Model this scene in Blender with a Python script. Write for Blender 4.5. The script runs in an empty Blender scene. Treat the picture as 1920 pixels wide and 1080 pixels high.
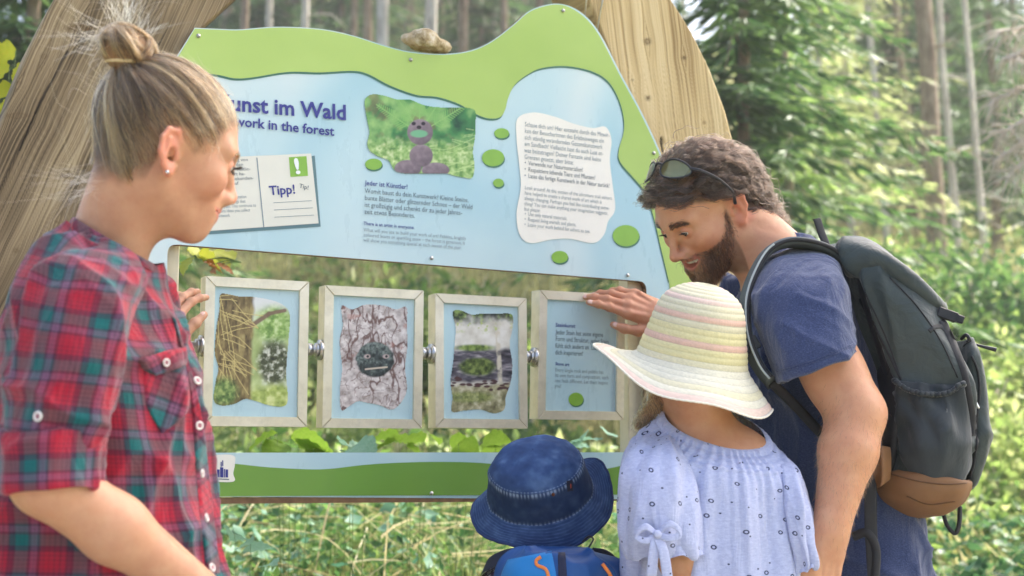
import bpy, math, random
import numpy as np
from mathutils import Vector, Matrix

random.seed(7)
RNG = np.random.default_rng(11)
S = bpy.context.scene
COL = S.collection

# ------------------------------------------------------------------ camera, sky, sun, exposure
F = 2667.0                      # focal length in photo pixels (50 mm on a 36 mm sensor)
CAM = np.array([0.0, 0.0, 1.10])
PITCH = math.atan(310 / F)
cd = bpy.data.cameras.new('camera')
cam = bpy.data.objects.new('camera', cd)
COL.objects.link(cam)
cam.location = CAM
cam.rotation_euler = (math.pi / 2 + PITCH, 0, 0)
cd.lens = 50.0
cd.sensor_width = 36.0
cd.clip_end = 500
cd.dof.use_dof = True
cd.dof.focus_distance = 2.62
cd.dof.aperture_fstop = 4.2
S.camera = cam

SUN_EL, SUN_AZ = math.radians(50), math.radians(56)     # azimuth from +Y towards +X
w = bpy.data.worlds.new('World')
S.world = w
w.use_nodes = True
nt = w.node_tree
bg = nt.nodes['Background']
sky = nt.nodes.new('ShaderNodeTexSky')
sky.sky_type = 'NISHITA'
sky.sun_disc = False
sky.sun_elevation = SUN_EL
sky.sun_rotation = SUN_AZ
sky.dust_density = 5.0
sky.air_density = 0.7
nt.links.new(sky.outputs['Color'], bg.inputs['Color'])
bg.inputs['Strength'].default_value = 0.13
sl = bpy.data.lights.new('sun', 'SUN')
sl.energy = 3.6
sl.angle = math.radians(0.53)
sl.color = (1.0, 0.94, 0.84)
sun = bpy.data.objects.new('sun', sl)
COL.objects.link(sun)
d = Vector((math.sin(SUN_AZ) * math.cos(SUN_EL), math.cos(SUN_AZ) * math.cos(SUN_EL), math.sin(SUN_EL)))
sun.rotation_euler = d.to_track_quat('Z', 'Y').to_euler()
sun.location = d * 60
S.view_settings.view_transform = 'Standard'
S.view_settings.look = 'None'
S.view_settings.exposure = 2.15
S.view_settings.gamma = 1.0
S.view_settings.use_curve_mapping = False

# ------------------------------------------------------------------ geometry helpers
def P(px, py, Y):
    """world point on the photo ray (px, py) at world depth Y"""
    xc, yc = (px - 960) / F, (540 - py) / F
    d = np.array([xc, math.cos(PITCH) - yc * math.sin(PITCH), math.sin(PITCH) + yc * math.cos(PITCH)])
    return CAM + d * (Y / d[1])

def nrm(v):
    v = np.asarray(v, float)
    return v / (np.linalg.norm(v) + 1e-12)

ORG = {}
def thing(name, label, cat, loc=(0, 0, 0), group=None):
    o = bpy.data.objects.new(name, None)
    COL.objects.link(o)
    o.location = loc
    o.empty_display_size = 0.05
    o['label'] = label
    o['category'] = cat
    if group: o['group'] = group
    ORG[o] = np.array(loc, float)
    return o

def tag(o, label, cat, group=None):
    o['label'] = label
    o['category'] = cat
    if group: o['group'] = group
    return o

def mesh(name, v, f, mat=None, parent=None, smooth=True, uv=None, col=None, label=None, kind=None):
    """v: Nx3 world points; f: list/array of faces; uv: Nx2 per vertex; col: Nx3 linear per vertex"""
    v = np.asarray(v, float)
    org = ORG[parent] if parent is not None else np.zeros(3)
    me = bpy.data.meshes.new(name)
    if isinstance(f, np.ndarray):
        nf, k = f.shape
        me.vertices.add(len(v))
        me.vertices.foreach_set('co', (v - org).astype(np.float32).ravel())
        me.loops.add(nf * k)
        me.loops.foreach_set('vertex_index', f.astype(np.int32).ravel())
        me.polygons.add(nf)
        me.polygons.foreach_set('loop_start', np.arange(0, nf * k, k, dtype=np.int32))
        me.polygons.foreach_set('loop_total', np.full(nf, k, dtype=np.int32))
        me.update(calc_edges=True)
    else:
        me.from_pydata([tuple(x) for x in (v - org)], [], [tuple(int(i) for i in q) for q in f])
    me.validate()
    if smooth:
        me.polygons.foreach_set('use_smooth', np.ones(len(me.polygons), bool))
    li = np.zeros(len(me.loops), np.int32)
    me.loops.foreach_get('vertex_index', li)
    if uv is not None:
        l = me.uv_layers.new(name='UVMap')
        l.data.foreach_set('uv', np.asarray(uv, np.float32)[li].ravel())
    if col is not None:
        a = me.color_attributes.new('Col', 'FLOAT_COLOR', 'POINT')
        c4 = np.ones((len(v), 4), np.float32)
        c4[:, :3] = col
        a.data.foreach_set('color', c4.ravel())
    o = bpy.data.objects.new(name, me)
    COL.objects.link(o)
    if mat: me.materials.append(mat)
    if parent is not None:
        o.parent = parent
    ORG[o] = org
    if label: o['label'] = label
    if kind: o['kind'] = kind
    return o

def join(parts):
    """merge [(v, f), ...] into one (v, f) list"""
    V, Fc, n = [], [], 0
    for v, f in parts:
        v = np.asarray(v, float)
        V.append(v)
        Fc += [tuple(i + n for i in q) for q in f]
        n += len(v)
    return np.vstack(V), Fc

def box(c, ax, ay, az, bev=0.0):
    """box from centre and three half-axis vectors, with optionally chamfered edges"""
    c, ax, ay, az = (np.asarray(q, float) for q in (c, ax, ay, az))
    if bev <= 0:
        s = [(-1, -1, -1), (1, -1, -1), (1, 1, -1), (-1, 1, -1), (-1, -1, 1), (1, -1, 1), (1, 1, 1), (-1, 1, 1)]
        v = [c + i * ax + j * ay + k * az for i, j, k in s]
        return np.array(v), [(0, 3, 2, 1), (4, 5, 6, 7), (0, 1, 5, 4), (1, 2, 6, 5), (2, 3, 7, 6), (3, 0, 4, 7)]
    L = [np.linalg.norm(q) for q in (ax, ay, az)]
    b = [1 - min(bev / l, 0.9) for l in L]
    v, idx = [], {}
    for i in (-1, 1):
        for j in (-1, 1):
            for k in (-1, 1):
                for t in range(3):
                    m = [i * b[0], j * b[1], k * b[2]]
                    m[t] = (i, j, k)[t]
                    idx[(i, j, k, t)] = len(v)
                    v.append(c + m[0] * ax + m[1] * ay + m[2] * az)
    f = []
    for s in (-1, 1):
        q = [(-1, -1), (1, -1), (1, 1), (-1, 1)]
        f.append([idx[(s, a_, b_, 0)] for a_, b_ in q][::s])
        f.append([idx[(a_, s, b_, 1)] for a_, b_ in q][::-s])
        f.append([idx[(a_, b_, s, 2)] for a_, b_ in q][::s])
    for i in (-1, 1):
        for j in (-1, 1):
            f.append([idx[(i, j, -1, 0)], idx[(i, j, -1, 1)], idx[(i, j, 1, 1)], idx[(i, j, 1, 0)]][::i * j])
            f.append([idx[(i, -1, j, 0)], idx[(i, -1, j, 2)], idx[(i, 1, j, 2)], idx[(i, 1, j, 0)]][::-i * j])
            f.append([idx[(-1, i, j, 1)], idx[(-1, i, j, 2)], idx[(1, i, j, 2)], idx[(1, i, j, 1)]][::i * j])
    for i in (-1, 1):
        for j in (-1, 1):
            for k in (-1, 1):
                f.append([idx[(i, j, k, 0)], idx[(i, j, k, 1)], idx[(i, j, k, 2)]][::i * j * k])
    return np.array(v), [tuple(q) for q in f]

def crom(pts, n):
    """Catmull-Rom resample of an (k, d) array to n points, uniform in parameter"""
    p = np.asarray(pts, float)
    k = len(p)
    if k == 2:
        return p[0] + (p[1] - p[0]) * np.linspace(0, 1, n)[:, None]
    q = np.vstack([2 * p[0] - p[1], p, 2 * p[-1] - p[-2]])
    t = np.linspace(0, k - 1, n)
    i = np.minimum(t.astype(int), k - 2)
    u = (t - i)[:, None]
    a, b, c, d_ = q[i], q[i + 1], q[i + 2], q[i + 3]
    return 0.5 * (2 * b + (c - a) * u + (2 * a - 5 * b + 4 * c - d_) * u ** 2 + (3 * b - a - 3 * c + d_) * u ** 3)

def closed_curve(pts, n):
    p = np.asarray(pts, float)
    k = len(p)
    t = np.linspace(0, k, n, endpoint=False)
    i = t.astype(int)
    u = (t - i)[:, None]
    a, b, c, d_ = p[(i - 1) % k], p[i % k], p[(i + 1) % k], p[(i + 2) % k]
    return 0.5 * (2 * b + (c - a) * u + (2 * a - 5 * b + 4 * c - d_) * u ** 2 + (3 * b - a - 3 * c + d_) * u ** 3)

def grid_faces(nr, nc, wrap=True):
    i = np.arange(nr - 1)[:, None]
    j = np.arange(nc if wrap else nc - 1)[None, :]
    j2 = (j + 1) % nc
    a = i * nc + j
    b = i * nc + j2
    c = (i + 1) * nc + j2
    d_ = (i + 1) * nc + j
    return np.stack([a, b, c, d_], -1).reshape(-1, 4)

def tube(path, r, n=8, res=None, caps=True):
    """tube along path; r scalar or list"""
    p = np.asarray(path, float)
    r = np.broadcast_to(np.asarray(r, float), (len(p),)) if np.ndim(r) == 0 else np.asarray(r, float)
    if res:
        pr = crom(np.column_stack([p, r]), res)
        p, r = pr[:, :3], pr[:, 3]
    t = np.gradient(p, axis=0)
    t /= np.linalg.norm(t, axis=1)[:, None] + 1e-12
    u = np.cross(t[0], (0, 0, 1) if abs(t[0][2]) < 0.9 else (1, 0, 0))
    V = []
    a = np.linspace(0, 2 * math.pi, n, endpoint=False)
    for k in range(len(p)):
        u = u - t[k] * np.dot(u, t[k])
        u = u / (np.linalg.norm(u) + 1e-12)
        w_ = np.cross(t[k], u)
        V.append(p[k] + r[k] * (np.cos(a)[:, None] * u + np.sin(a)[:, None] * w_))
    V = np.vstack(V)
    f = [tuple(q) for q in grid_faces(len(p), n)]
    if caps:
        f.append(tuple(range(n))[::-1])
        f.append(tuple(range((len(p) - 1) * n, len(p) * n)))
    return V, f

def ellipsoid(c, ax, ay, az, nu=16, nv=10):
    c, ax, ay, az = (np.asarray(q, float) for q in (c, ax, ay, az))
    V = []
    for i in range(nv + 1):
        th = math.pi * i / nv
        th = min(max(th, 0.02), math.pi - 0.02)
        for j in range(nu):
            ph = 2 * math.pi * j / nu
            V.append(c + math.sin(th) * (math.cos(ph) * ax + math.sin(ph) * ay) + math.cos(th) * az)
    f = [tuple(q)[::-1] for q in grid_faces(nv + 1, nu)]
    f.append(tuple(range(nu)))
    f.append(tuple(range(nv * nu, nv * nu + nu))[::-1])
    return np.array(V), f

# ---- value noise used for shape (folds, relief), vectorised
_PERM = np.random.default_rng(3).random(65536)
def vnoise(p):
    p = np.asarray(p, float)
    i = np.floor(p).astype(np.int64)
    f = p - i
    f = f * f * (3 - 2 * f)
    out = 0
    for dx in (0, 1):
        for dy in (0, 1):
            for dz in (0, 1):
                h = ((i[..., 0] + dx) * 73856093 ^ (i[..., 1] + dy) * 19349663 ^ (i[..., 2] + dz) * 83492791) & 65535
                wgt = (f[..., 0] if dx else 1 - f[..., 0]) * (f[..., 1] if dy else 1 - f[..., 1]) * (f[..., 2] if dz else 1 - f[..., 2])
                out = out + wgt * _PERM[h]
    return out * 2 - 1

def fbm(p, o=4):
    s, a, t = 0, 1.0, 0
    p = np.asarray(p, float)
    for k in range(o):
        s = s + a * vnoise(p * 2 ** k + 17.3 * k)
        t += a
        a *= 0.5
    return s / t

def runit(n, rng, zs=1.0):
    v = rng.normal(size=(n, 3))
    v[:, 2] *= zs
    return v / np.linalg.norm(v, axis=1)[:, None]


def sstep(a, b, x):
    t = np.clip((np.asarray(x, float) - a) / (b - a), 0, 1)
    return t * t * (3 - 2 * t)

# ---- signed distance modelling, meshed with sparse surface nets
def sd_cap(p, a, b, r1, r2):
    a, b = np.asarray(a, float), np.asarray(b, float)
    ab = b - a
    t = np.clip(((p - a) @ ab) / max(ab @ ab, 1e-12), 0, 1)
    return np.linalg.norm(p - a - t[:, None] * ab, axis=1) - (r1 + (r2 - r1) * t)

def sd_ell(p, c, r, R=None):
    q = p - np.asarray(c, float)
    if R is not None: q = q @ R
    r = np.asarray(r, float)
    k0 = np.linalg.norm(q / r, axis=1)
    k1 = np.linalg.norm(q / (r * r), axis=1)
    return k0 * (k0 - 1) / np.maximum(k1, 1e-9)

def smin(a, b, k):
    h = np.maximum(k - np.abs(a - b), 0) / k
    return np.minimum(a, b) - h * h * k * 0.25

def smax(a, b, k):
    return -smin(-a, -b, k)

def sdf_mesh(fn, lo, hi, h, levels=3):
    lo = np.asarray(lo, float)
    hi = np.asarray(hi, float)
    H = h * 2 ** levels
    n = np.ceil((hi - lo) / H).astype(int)
    c = np.stack(np.meshgrid(*[np.arange(k) for k in n], indexing='ij'), -1).reshape(-1, 3)
    off = np.array([(i, j, k) for i in (0, 1) for j in (0, 1) for k in (0, 1)])
    for L in range(levels, -1, -1):
        s = h * 2 ** L
        if L > 0:
            dd = fn(lo + (c + 0.5) * s)
            c = c[np.abs(dd) < s * 1.35]
            c = (c[:, None, :] * 2 + off[None]).reshape(-1, 3)
    D = int(c.max()) + 3
    key = lambda q: (q[..., 0] * D + q[..., 1]) * D + q[..., 2]
    cor = (c[:, None, :] + off[None]).reshape(-1, 3)
    uk, inv = np.unique(key(cor), return_inverse=True)
    up = np.stack([uk // (D * D), (uk // D) % D, uk % D], -1)
    dv = fn(lo + up * h)
    cd8 = dv[inv].reshape(-1, 8)
    act = (cd8.min(1) < 0) & (cd8.max(1) >= 0)
    c, cd8 = c[act], cd8[act]
    E = [(a, b) for a in range(8) for b in range(a + 1, 8) if np.abs(off[a] - off[b]).sum() == 1]
    acc = np.zeros((len(c), 3))
    cnt = np.zeros(len(c))
    for a, b in E:
        da, db = cd8[:, a], cd8[:, b]
        m = (da < 0) != (db < 0)
        t = np.where(m, da / np.where(m, da - db, 1), 0)
        pt = off[a] + t[:, None] * (off[b] - off[a])
        acc += np.where(m[:, None], pt, 0)
        cnt += m
    V = lo + (c + acc / cnt[:, None]) * h
    ck = key(c)
    order = np.argsort(ck)
    sk = ck[order]
    def find(q):
        kq = key(q)
        i = np.searchsorted(sk, kq)
        i = np.minimum(i, len(sk) - 1)
        return np.where(sk[i] == kq, order[i], -1)
    Q = []
    for ax in range(3):
        o1 = np.zeros(3, int); o1[ax] = 1
        b1 = np.zeros(3, int); b1[(ax + 1) % 3] = 1
        b2 = np.zeros(3, int); b2[(ax + 2) % 3] = 1
        i0 = 0
        i1 = [i for i in range(8) if (off[i] == o1).all()][0]
        d0, d1 = cd8[:, i0], cd8[:, i1]
        m = (d0 < 0) != (d1 < 0)
        cc = c[m]
        q = np.stack([find(cc), find(cc - b1), find(cc - b1 - b2), find(cc - b2)], -1)
        flip = d0[m] >= 0
        q[flip] = q[flip][:, ::-1]
        Q.append(q[(q >= 0).all(1)])
    Q = np.vstack(Q)
    return V, Q

# ---- lofts
def loft(secs, nr, nc, power=2.0, disp=None, cap0=False, cap1=False, a0=0.0):
    """secs: list of (centre, U, V) with U, V half-axis vectors. Returns v, f, uv (metres), (s, ang)"""
    A = np.array([np.concatenate(s) for s in secs], float)
    A = crom(A, nr)
    c, U, W = A[:, 0:3], A[:, 3:6], A[:, 6:9]
    a = a0 + np.linspace(0, 2 * math.pi, nc, endpoint=False)
    ca, sa = np.cos(a), np.sin(a)
    e = 2.0 / power
    ca, sa = np.sign(ca) * np.abs(ca) ** e, np.sign(sa) * np.abs(sa) ** e
    V = c[:, None, :] + ca[None, :, None] * U[:, None, :] + sa[None, :, None] * W[:, None, :]
    Nn = ca[None, :, None] * (U / (np.sum(U * U, 1)[:, None] + 1e-12) ** .5)[:, None, :] + sa[None, :, None] * (W / (np.sum(W * W, 1)[:, None] + 1e-12) ** .5)[:, None, :]
    Nn /= np.linalg.norm(Nn, axis=2)[..., None] + 1e-9
    Nt = np.cross(np.roll(V, -1, 1) - np.roll(V, 1, 1), np.gradient(V, axis=0))
    Nt /= np.linalg.norm(Nt, axis=2)[..., None] + 1e-9
    if (Nt * Nn).sum(2).mean() < 0: Nt = -Nt
    Nn = Nt
    s = np.concatenate([[0], np.cumsum(np.linalg.norm(np.diff(c, axis=0), axis=1))])
    r = (np.linalg.norm(U, axis=1) + np.linalg.norm(W, axis=1)).mean() / 2
    SS, AA = np.meshgrid(s, a, indexing='ij')
    if disp is not None:
        V = V + disp(V, SS, AA)[..., None] * Nn
    f = [tuple(q) for q in grid_faces(nr, nc)]
    V = V.reshape(-1, 3)
    uv = np.stack([AA * r, SS], -1).reshape(-1, 2)
    if cap0: f.append(tuple(range(nc))[::-1])
    if cap1: f.append(tuple(range((nr - 1) * nc, nr * nc)))
    return V, f, uv

def esec(L, R, Y, dep, YR=None):
    """section of a loft from its left and right silhouette pixels at depth Y; dep = half depth in metres (along the view)"""
    a = P(L[0], L[1], Y)
    b = P(R[0], R[1], Y if YR is None else YR)
    U = (b - a) / 2
    up = np.array([0, 0, 1.0])
    fw = np.array([0, 1.0, 0])
    fw = fw - nrm(U) * (fw @ nrm(U))
    return ((a + b) / 2, U, nrm(fw) * dep)

# ------------------------------------------------------------------ material helpers
def srgb(r, g, b):
    c = np.array([r, g, b], float) / 255
    return tuple(np.where(c <= 0.04045, c / 12.92, ((c + 0.055) / 1.055) ** 2.4))

class NT:
    def __init__(s, name):
        s.m = bpy.data.materials.new(name)
        s.m.use_nodes = True
        s.t = s.m.node_tree
        s.b = s.t.nodes['Principled BSDF']
        s.out = s.t.nodes['Material Output']
    def n(s, typ, **kw):
        x = s.t.nodes.new('ShaderNode' + typ)
        for k, v in kw.items():
            setattr(x, k, v)
        return x
    def l(s, a, b): s.t.links.new(a, b)
    def set(s, **kw):
        for k, v in kw.items():
            i = s.b.inputs[k.replace('_', ' ')]
            i.default_value = (*v, 1) if isinstance(v, tuple) and len(v) == 3 and i.type == 'RGBA' else v
    def coord(s, which='Object', scale=(1, 1, 1)):
        tc = s.n('TexCoord')
        mp = s.n('Mapping')
        mp.inputs['Scale'].default_value = scale
        s.l(tc.outputs[which], mp.inputs['Vector'])
        return mp.outputs['Vector']
    def noise(s, vec, scale, detail=4, rough=0.55, dist=0):
        x = s.n('TexNoise')
        x.inputs['Scale'].default_value = scale
        x.inputs['Detail'].default_value = detail
        x.inputs['Roughness'].default_value = rough
        x.inputs['Distortion'].default_value = dist
        if vec is not None: s.l(vec, x.inputs['Vector'])
        return x.outputs['Fac']
    def ramp(s, fac, stops, interp='LINEAR'):
        x = s.n('ValToRGB')
        r = x.color_ramp
        r.interpolation = interp
        while len(r.elements) > 1: r.elements.remove(r.elements[-1])
        r.elements[0].position = stops[0][0]
        r.elements[0].color = (*stops[0][1], 1)
        for p, c in stops[1:]:
            e = r.elements.new(p)
            e.color = (*c, 1)
        s.l(fac, x.inputs['Fac'])
        return x.outputs['Color']
    def mix(s, fac, a, b, blend='MIX'):
        x = s.n('Mix', data_type='RGBA', blend_type=blend)
        for v, i in ((fac, 0), (a, 6), (b, 7)):
            if hasattr(v, 'links') or hasattr(v, 'is_linked'): s.l(v, x.inputs[i])
            elif isinstance(v, tuple): x.inputs[i].default_value = (*v, 1)
            else: x.inputs[i].default_value = v
        return x.outputs[2]
    def math(s, op, a, b=None, c=None):
        x = s.n('Math', operation=op)
        for i, v in enumerate((a, b, c)):
            if v is None: continue
            if hasattr(v, 'is_linked'): s.l(v, x.inputs[i])
            else: x.inputs[i].default_value = v
        return x.outputs[0]
    def bump(s, h, strength=0.3, dist=0.002):
        x = s.n('Bump')
        x.inputs['Strength'].default_value = strength
        x.inputs['Distance'].default_value = dist
        s.l(h, x.inputs['Height'])
        s.l(x.outputs['Normal'], s.b.inputs['Normal'])
    def color(s, c): s.l(c, s.b.inputs['Base Color'])

def plain(name, c, rough=0.6, var=0.12, scale=20, metal=0.0, bump=0.0, bscale=200, coord='Object', sheen=0.0, spec=0.5):
    m = NT(name)
    v = m.coord(coord)
    nz = m.noise(v, scale, 5)
    lo = tuple(x * (1 - var) for x in c)
    hi = tuple(min(1, x * (1 + var)) for x in c)
    m.color(m.ramp(nz, [(0.3, lo), (0.7, hi)]))
    m.set(Roughness=rough, Metallic=metal, Specular_IOR_Level=spec)
    if sheen: m.set(Sheen_Weight=sheen)
    if bump:
        m.bump(m.noise(v, bscale, 3), bump, 0.001)
    return m.m

def leafmat(name, stops, trans=0.5, rough=0.5, scale=3.0):
    """two-sided leaf: colour varies over the plant, light comes through"""
    m = NT(name)
    g = m.n('NewGeometry')
    rnd = g.outputs['Random Per Island']
    nz = m.noise(m.coord('Object'), scale, 2)
    f = m.math('ADD', m.math('MULTIPLY', rnd, 0.6), m.math('MULTIPLY', nz, 0.4))
    c = m.ramp(f, stops)
    m.color(c)
    m.set(Roughness=rough, Specular_IOR_Level=0.35)
    t = m.n('BsdfTranslucent')
    m.l(c, t.inputs['Color'])
    mx = m.n('MixShader')
    mx.inputs[0].default_value = trans
    m.l(m.b.outputs[0], mx.inputs[1])
    m.l(t.outputs[0], mx.inputs[2])
    m.l(mx.outputs[0], m.out.inputs['Surface'])
    return m.m

def vcol(name, rough=0.5, spec=0.4, coat=0.0):
    m = NT(name)
    a = m.n('VertexColor')
    a.layer_name = 'Col'
    m.color(a.outputs['Color'])
    m.set(Roughness=rough, Specular_IOR_Level=spec)
    if coat: m.set(Coat_Weight=coat, Coat_Roughness=0.15)
    return m.m
# ------------------------------------------------------------------ terrain, path, forest
def terrain(x, y):
    x, y = np.asarray(x, float), np.asarray(y, float)
    z = 0.10 * np.clip(y - 3.3, 0, 5) + 0.33 * np.clip(y - 8.3, 0, 55)
    z = z + 0.50 * np.exp(-((y - 4.9) / 1.1) ** 2) * sstep(1.6, 0.2, x) * sstep(-4.5, -2.5, x)
    z = z + 0.18 * sstep(3.2, 6, y) * vnoise(np.stack([x * 0.5, y * 0.5, np.zeros_like(x)], -1)) + 0.9 * sstep(9, 22, y) * vnoise(np.stack([x * 0.11, y * 0.11, np.zeros_like(x) + 3], -1))
    return z

xs = np.concatenate([np.linspace(-60, -7, 40), np.linspace(-6.8, 7.8, 110), np.linspace(8, 60, 40)])
ys = np.concatenate([np.linspace(-14, 2.4, 20), np.linspace(2.5, 14, 110), np.linspace(14.3, 110, 90)])
GX, GY = np.meshgrid(xs, ys)
GZ = terrain(GX, GY)
M_soil = NT('forest_floor')
_v = M_soil.coord('Object')
_c = M_soil.ramp(M_soil.noise(_v, 2.3, 6, 0.65), [(0.28, srgb(52, 46, 30)), (0.42, srgb(74, 84, 40)), (0.55, srgb(132, 136, 72)), (0.7, srgb(176, 162, 112))])
_c2 = M_soil.ramp(M_soil.noise(_v, 24, 5, 0.7), [(0.3, srgb(60, 54, 34)), (0.7, srgb(170, 160, 108))])
M_soil.color(M_soil.mix(0.45, _c, _c2))
M_soil.set(Roughness=0.95, Specular_IOR_Level=0.1)
M_soil.bump(M_soil.noise(_v, 30, 5), 0.8, 0.04)
mesh('ground', np.stack([GX, GY, GZ], -1).reshape(-1, 3), grid_faces(len(ys), len(xs), False), M_soil.m, kind='structure')

M_grav = NT('gravel_path')
_v = M_grav.coord('Object')
_x = M_grav.n('TexVoronoi')
_x.inputs['Scale'].default_value = 55
M_grav.l(_v, _x.inputs['Vector'])
M_grav.color(M_grav.mix(0.5, M_grav.ramp(_x.outputs['Color'], [(0.2, srgb(128, 124, 116)), (0.8, srgb(196, 192, 184))]), M_grav.ramp(M_grav.noise(_v, 3, 5), [(0.3, srgb(120, 116, 100)), (0.7, srgb(190, 186, 178))])))
M_grav.set(Roughness=0.95)
M_grav.bump(_x.outputs['Distance'], 0.7, 0.01)
pc = crom([(-4.5, -4, 4.2), (-1.5, -0.5, 4.0), (0.6, 1.3, 2.6), (2.2, 2.8, 1.6), (3.0, 5.0, 1.3), (3.2, 7.2, 1.2), (3.6, 9.5, 1.1), (5.6, 12, 1.0), (9, 14, 1.0)], 120)
tg = np.gradient(pc[:, :2], axis=0)
tg /= np.linalg.norm(tg, axis=1)[:, None]
nn = np.stack([-tg[:, 1], tg[:, 0]], -1)
ss = np.linspace(-0.5, 0.5, 15)
PXY = pc[:, None, :2] + nn[:, None, :] * (ss[None, :, None] * pc[:, None, 2:3])
PZ = terrain(PXY[..., 0], PXY[..., 1]) + 0.03 - 0.06 * (np.abs(ss) * 2)[None, :] ** 6
mesh('path', np.concatenate([PXY, PZ[..., None]], -1).reshape(-1, 3), grid_faces(120, 15, False), M_grav.m, kind='structure')

def cards(c, d, nrm_, L, W, fold=0.25):
    """leaf-sized folded rhombi: centres c, long axes d, normals nrm_, lengths L, widths W"""
    n = len(c)
    d = d / (np.linalg.norm(d, axis=1)[:, None] + 1e-9)
    s = np.cross(d, nrm_)
    s /= np.linalg.norm(s, axis=1)[:, None] + 1e-9
    u = np.cross(s, d)
    L, W = np.broadcast_to(L, n)[:, None], np.broadcast_to(W, n)[:, None]
    b = c - d * L * 0.5
    t = c + d * L * 0.5
    m = c - d * L * 0.05 - u * W * fold
    l = m + s * W * 0.5 + u * W * fold
    r = m - s * W * 0.5 + u * W * fold
    V = np.stack([b, l, t, r, m], 1).reshape(-1, 3)
    k = np.arange(n)[:, None] * 5
    Fc = np.concatenate([k + np.array([[0, 4, 1]]), k + np.array([[4, 2, 1]]), k + np.array([[0, 3, 4]]), k + np.array([[4, 3, 2]])], 0)
    return V, Fc
G = lambda *a: srgb(*a)
M_spruce = leafmat('spruce_needles', [(0.2, G(52, 82, 48)), (0.5, G(78, 112, 62)), (0.8, G(112, 142, 80))], 0.35)
M_spruce_y = leafmat('young_conifer_needles', [(0.2, G(82, 116, 58)), (0.5, G(120, 152, 78)), (0.8, G(160, 182, 104))], 0.45)
M_larch = leafmat('pale_larch_needles', [(0.2, G(140, 160, 96)), (0.5, G(180, 190, 130)), (0.8, G(206, 206, 160))], 0.5)
M_bark = NT('conifer_bark')
_v = M_bark.coord('Object', (1, 1, 0.25))
M_bark.color(M_bark.ramp(M_bark.noise(_v, 14, 6, 0.7), [(0.3, G(92, 76, 62)), (0.52, G(142, 126, 110)), (0.72, G(184, 174, 160))]))
M_bark.set(Roughness=0.95, Specular_IOR_Level=0.1)
M_bark.bump(M_bark.noise(_v, 30, 5), 0.8, 0.02)
M_bark = M_bark.m
M_pale = NT('pale_bark')
_v = M_pale.coord('Object', (1, 1, 0.4))
M_pale.color(M_pale.ramp(M_pale.noise(_v, 9, 6, 0.7), [(0.3, G(140, 130, 120)), (0.5, G(190, 184, 176)), (0.75, G(222, 218, 210))]))
M_pale.set(Roughness=0.9)
M_pale = M_pale.m
M_twig = plain('dead_twigs', G(176, 162, 144), 0.9, 0.2, 20)

def spruce_mesh(h, base, R, seed, dens=1.0, lc=0.26):
    rng = np.random.default_rng(seed)
    C, D, N, L = [], [], [], []
    z = base
    while z < h:
        t = (z - base) / (h - base)
        Lb = R * (1 - t) ** 0.75 * rng.uniform(0.7, 1.15) + 0.08
        nb = rng.integers(5, 8)
        a0 = rng.uniform(0, 7)
        for k in range(nb):
            if rng.random() > 0.88: continue
            a = a0 + k * 2 * math.pi / nb + rng.normal() * 0.25
            lb = Lb * rng.uniform(0.6, 1.15)
            o = np.array([math.cos(a), math.sin(a), 0])
            npos = max(3, int(lb / 0.09 * dens))
            s = (np.arange(npos) + rng.random(npos)) / npos
            p = o[None] * (s * lb)[:, None]
            p[:, 2] = z + lb * (0.12 * s - 0.42 * s ** 2 + 0.12 * s ** 4) + rng.normal(size=npos) * 0.03
            side = np.array([-o[1], o[0], 0])
            for q in range(5):
                sg = (-1, 1, 0, -0.6, 0.6)[q]
                dd = o[None] * 0.7 + side[None] * sg * rng.uniform(0.5, 1.1, npos)[:, None] + np.array([0, 0, -1])[None] * rng.uniform(0.1, 0.7, npos)[:, None]
                ll = lc * rng.uniform(0.6, 1.3, npos) * (0.55 + 0.6 * (1 - s))
                C.append(p + dd / np.linalg.norm(dd, axis=1)[:, None] * (ll * 0.5)[:, None])
                D.append(dd)
                N.append(np.array([0, 0, 1.0])[None] + 0.6 * rng.normal(size=(npos, 3)))
                L.append(ll)
        z += rng.uniform(0.16, 0.30) / max(dens, 0.5) ** 0.5
    C, D, N, L = np.vstack(C), np.vstack(D), np.vstack(N), np.concatenate(L)
    return cards(C, D, N, L, L * 0.15, 0.12)
def bush_mesh(R, H, n, seed, leaf=0.05, upright=0.0):
    rng = np.random.default_rng(seed)
    nc = 16
    cc = runit(nc, rng) * (rng.random((nc, 1)) ** 0.4) * 0.8
    p = cc[rng.integers(0, nc, n)] + rng.normal(size=(n, 3)) * 0.24
    p[:, 2] = np.abs(p[:, 2]) * 0.9
    p = p * np.array([R, R, H])
    d = runit(n, rng) + p * 0.6 / R + np.array([0, 0, upright])
    return cards(p, d, np.array([0, 0, 1.0]) + 0.9 * rng.normal(size=(n, 3)), leaf * rng.uniform(0.6, 1.5, n), leaf * rng.uniform(0.35, 0.7, n))
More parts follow.
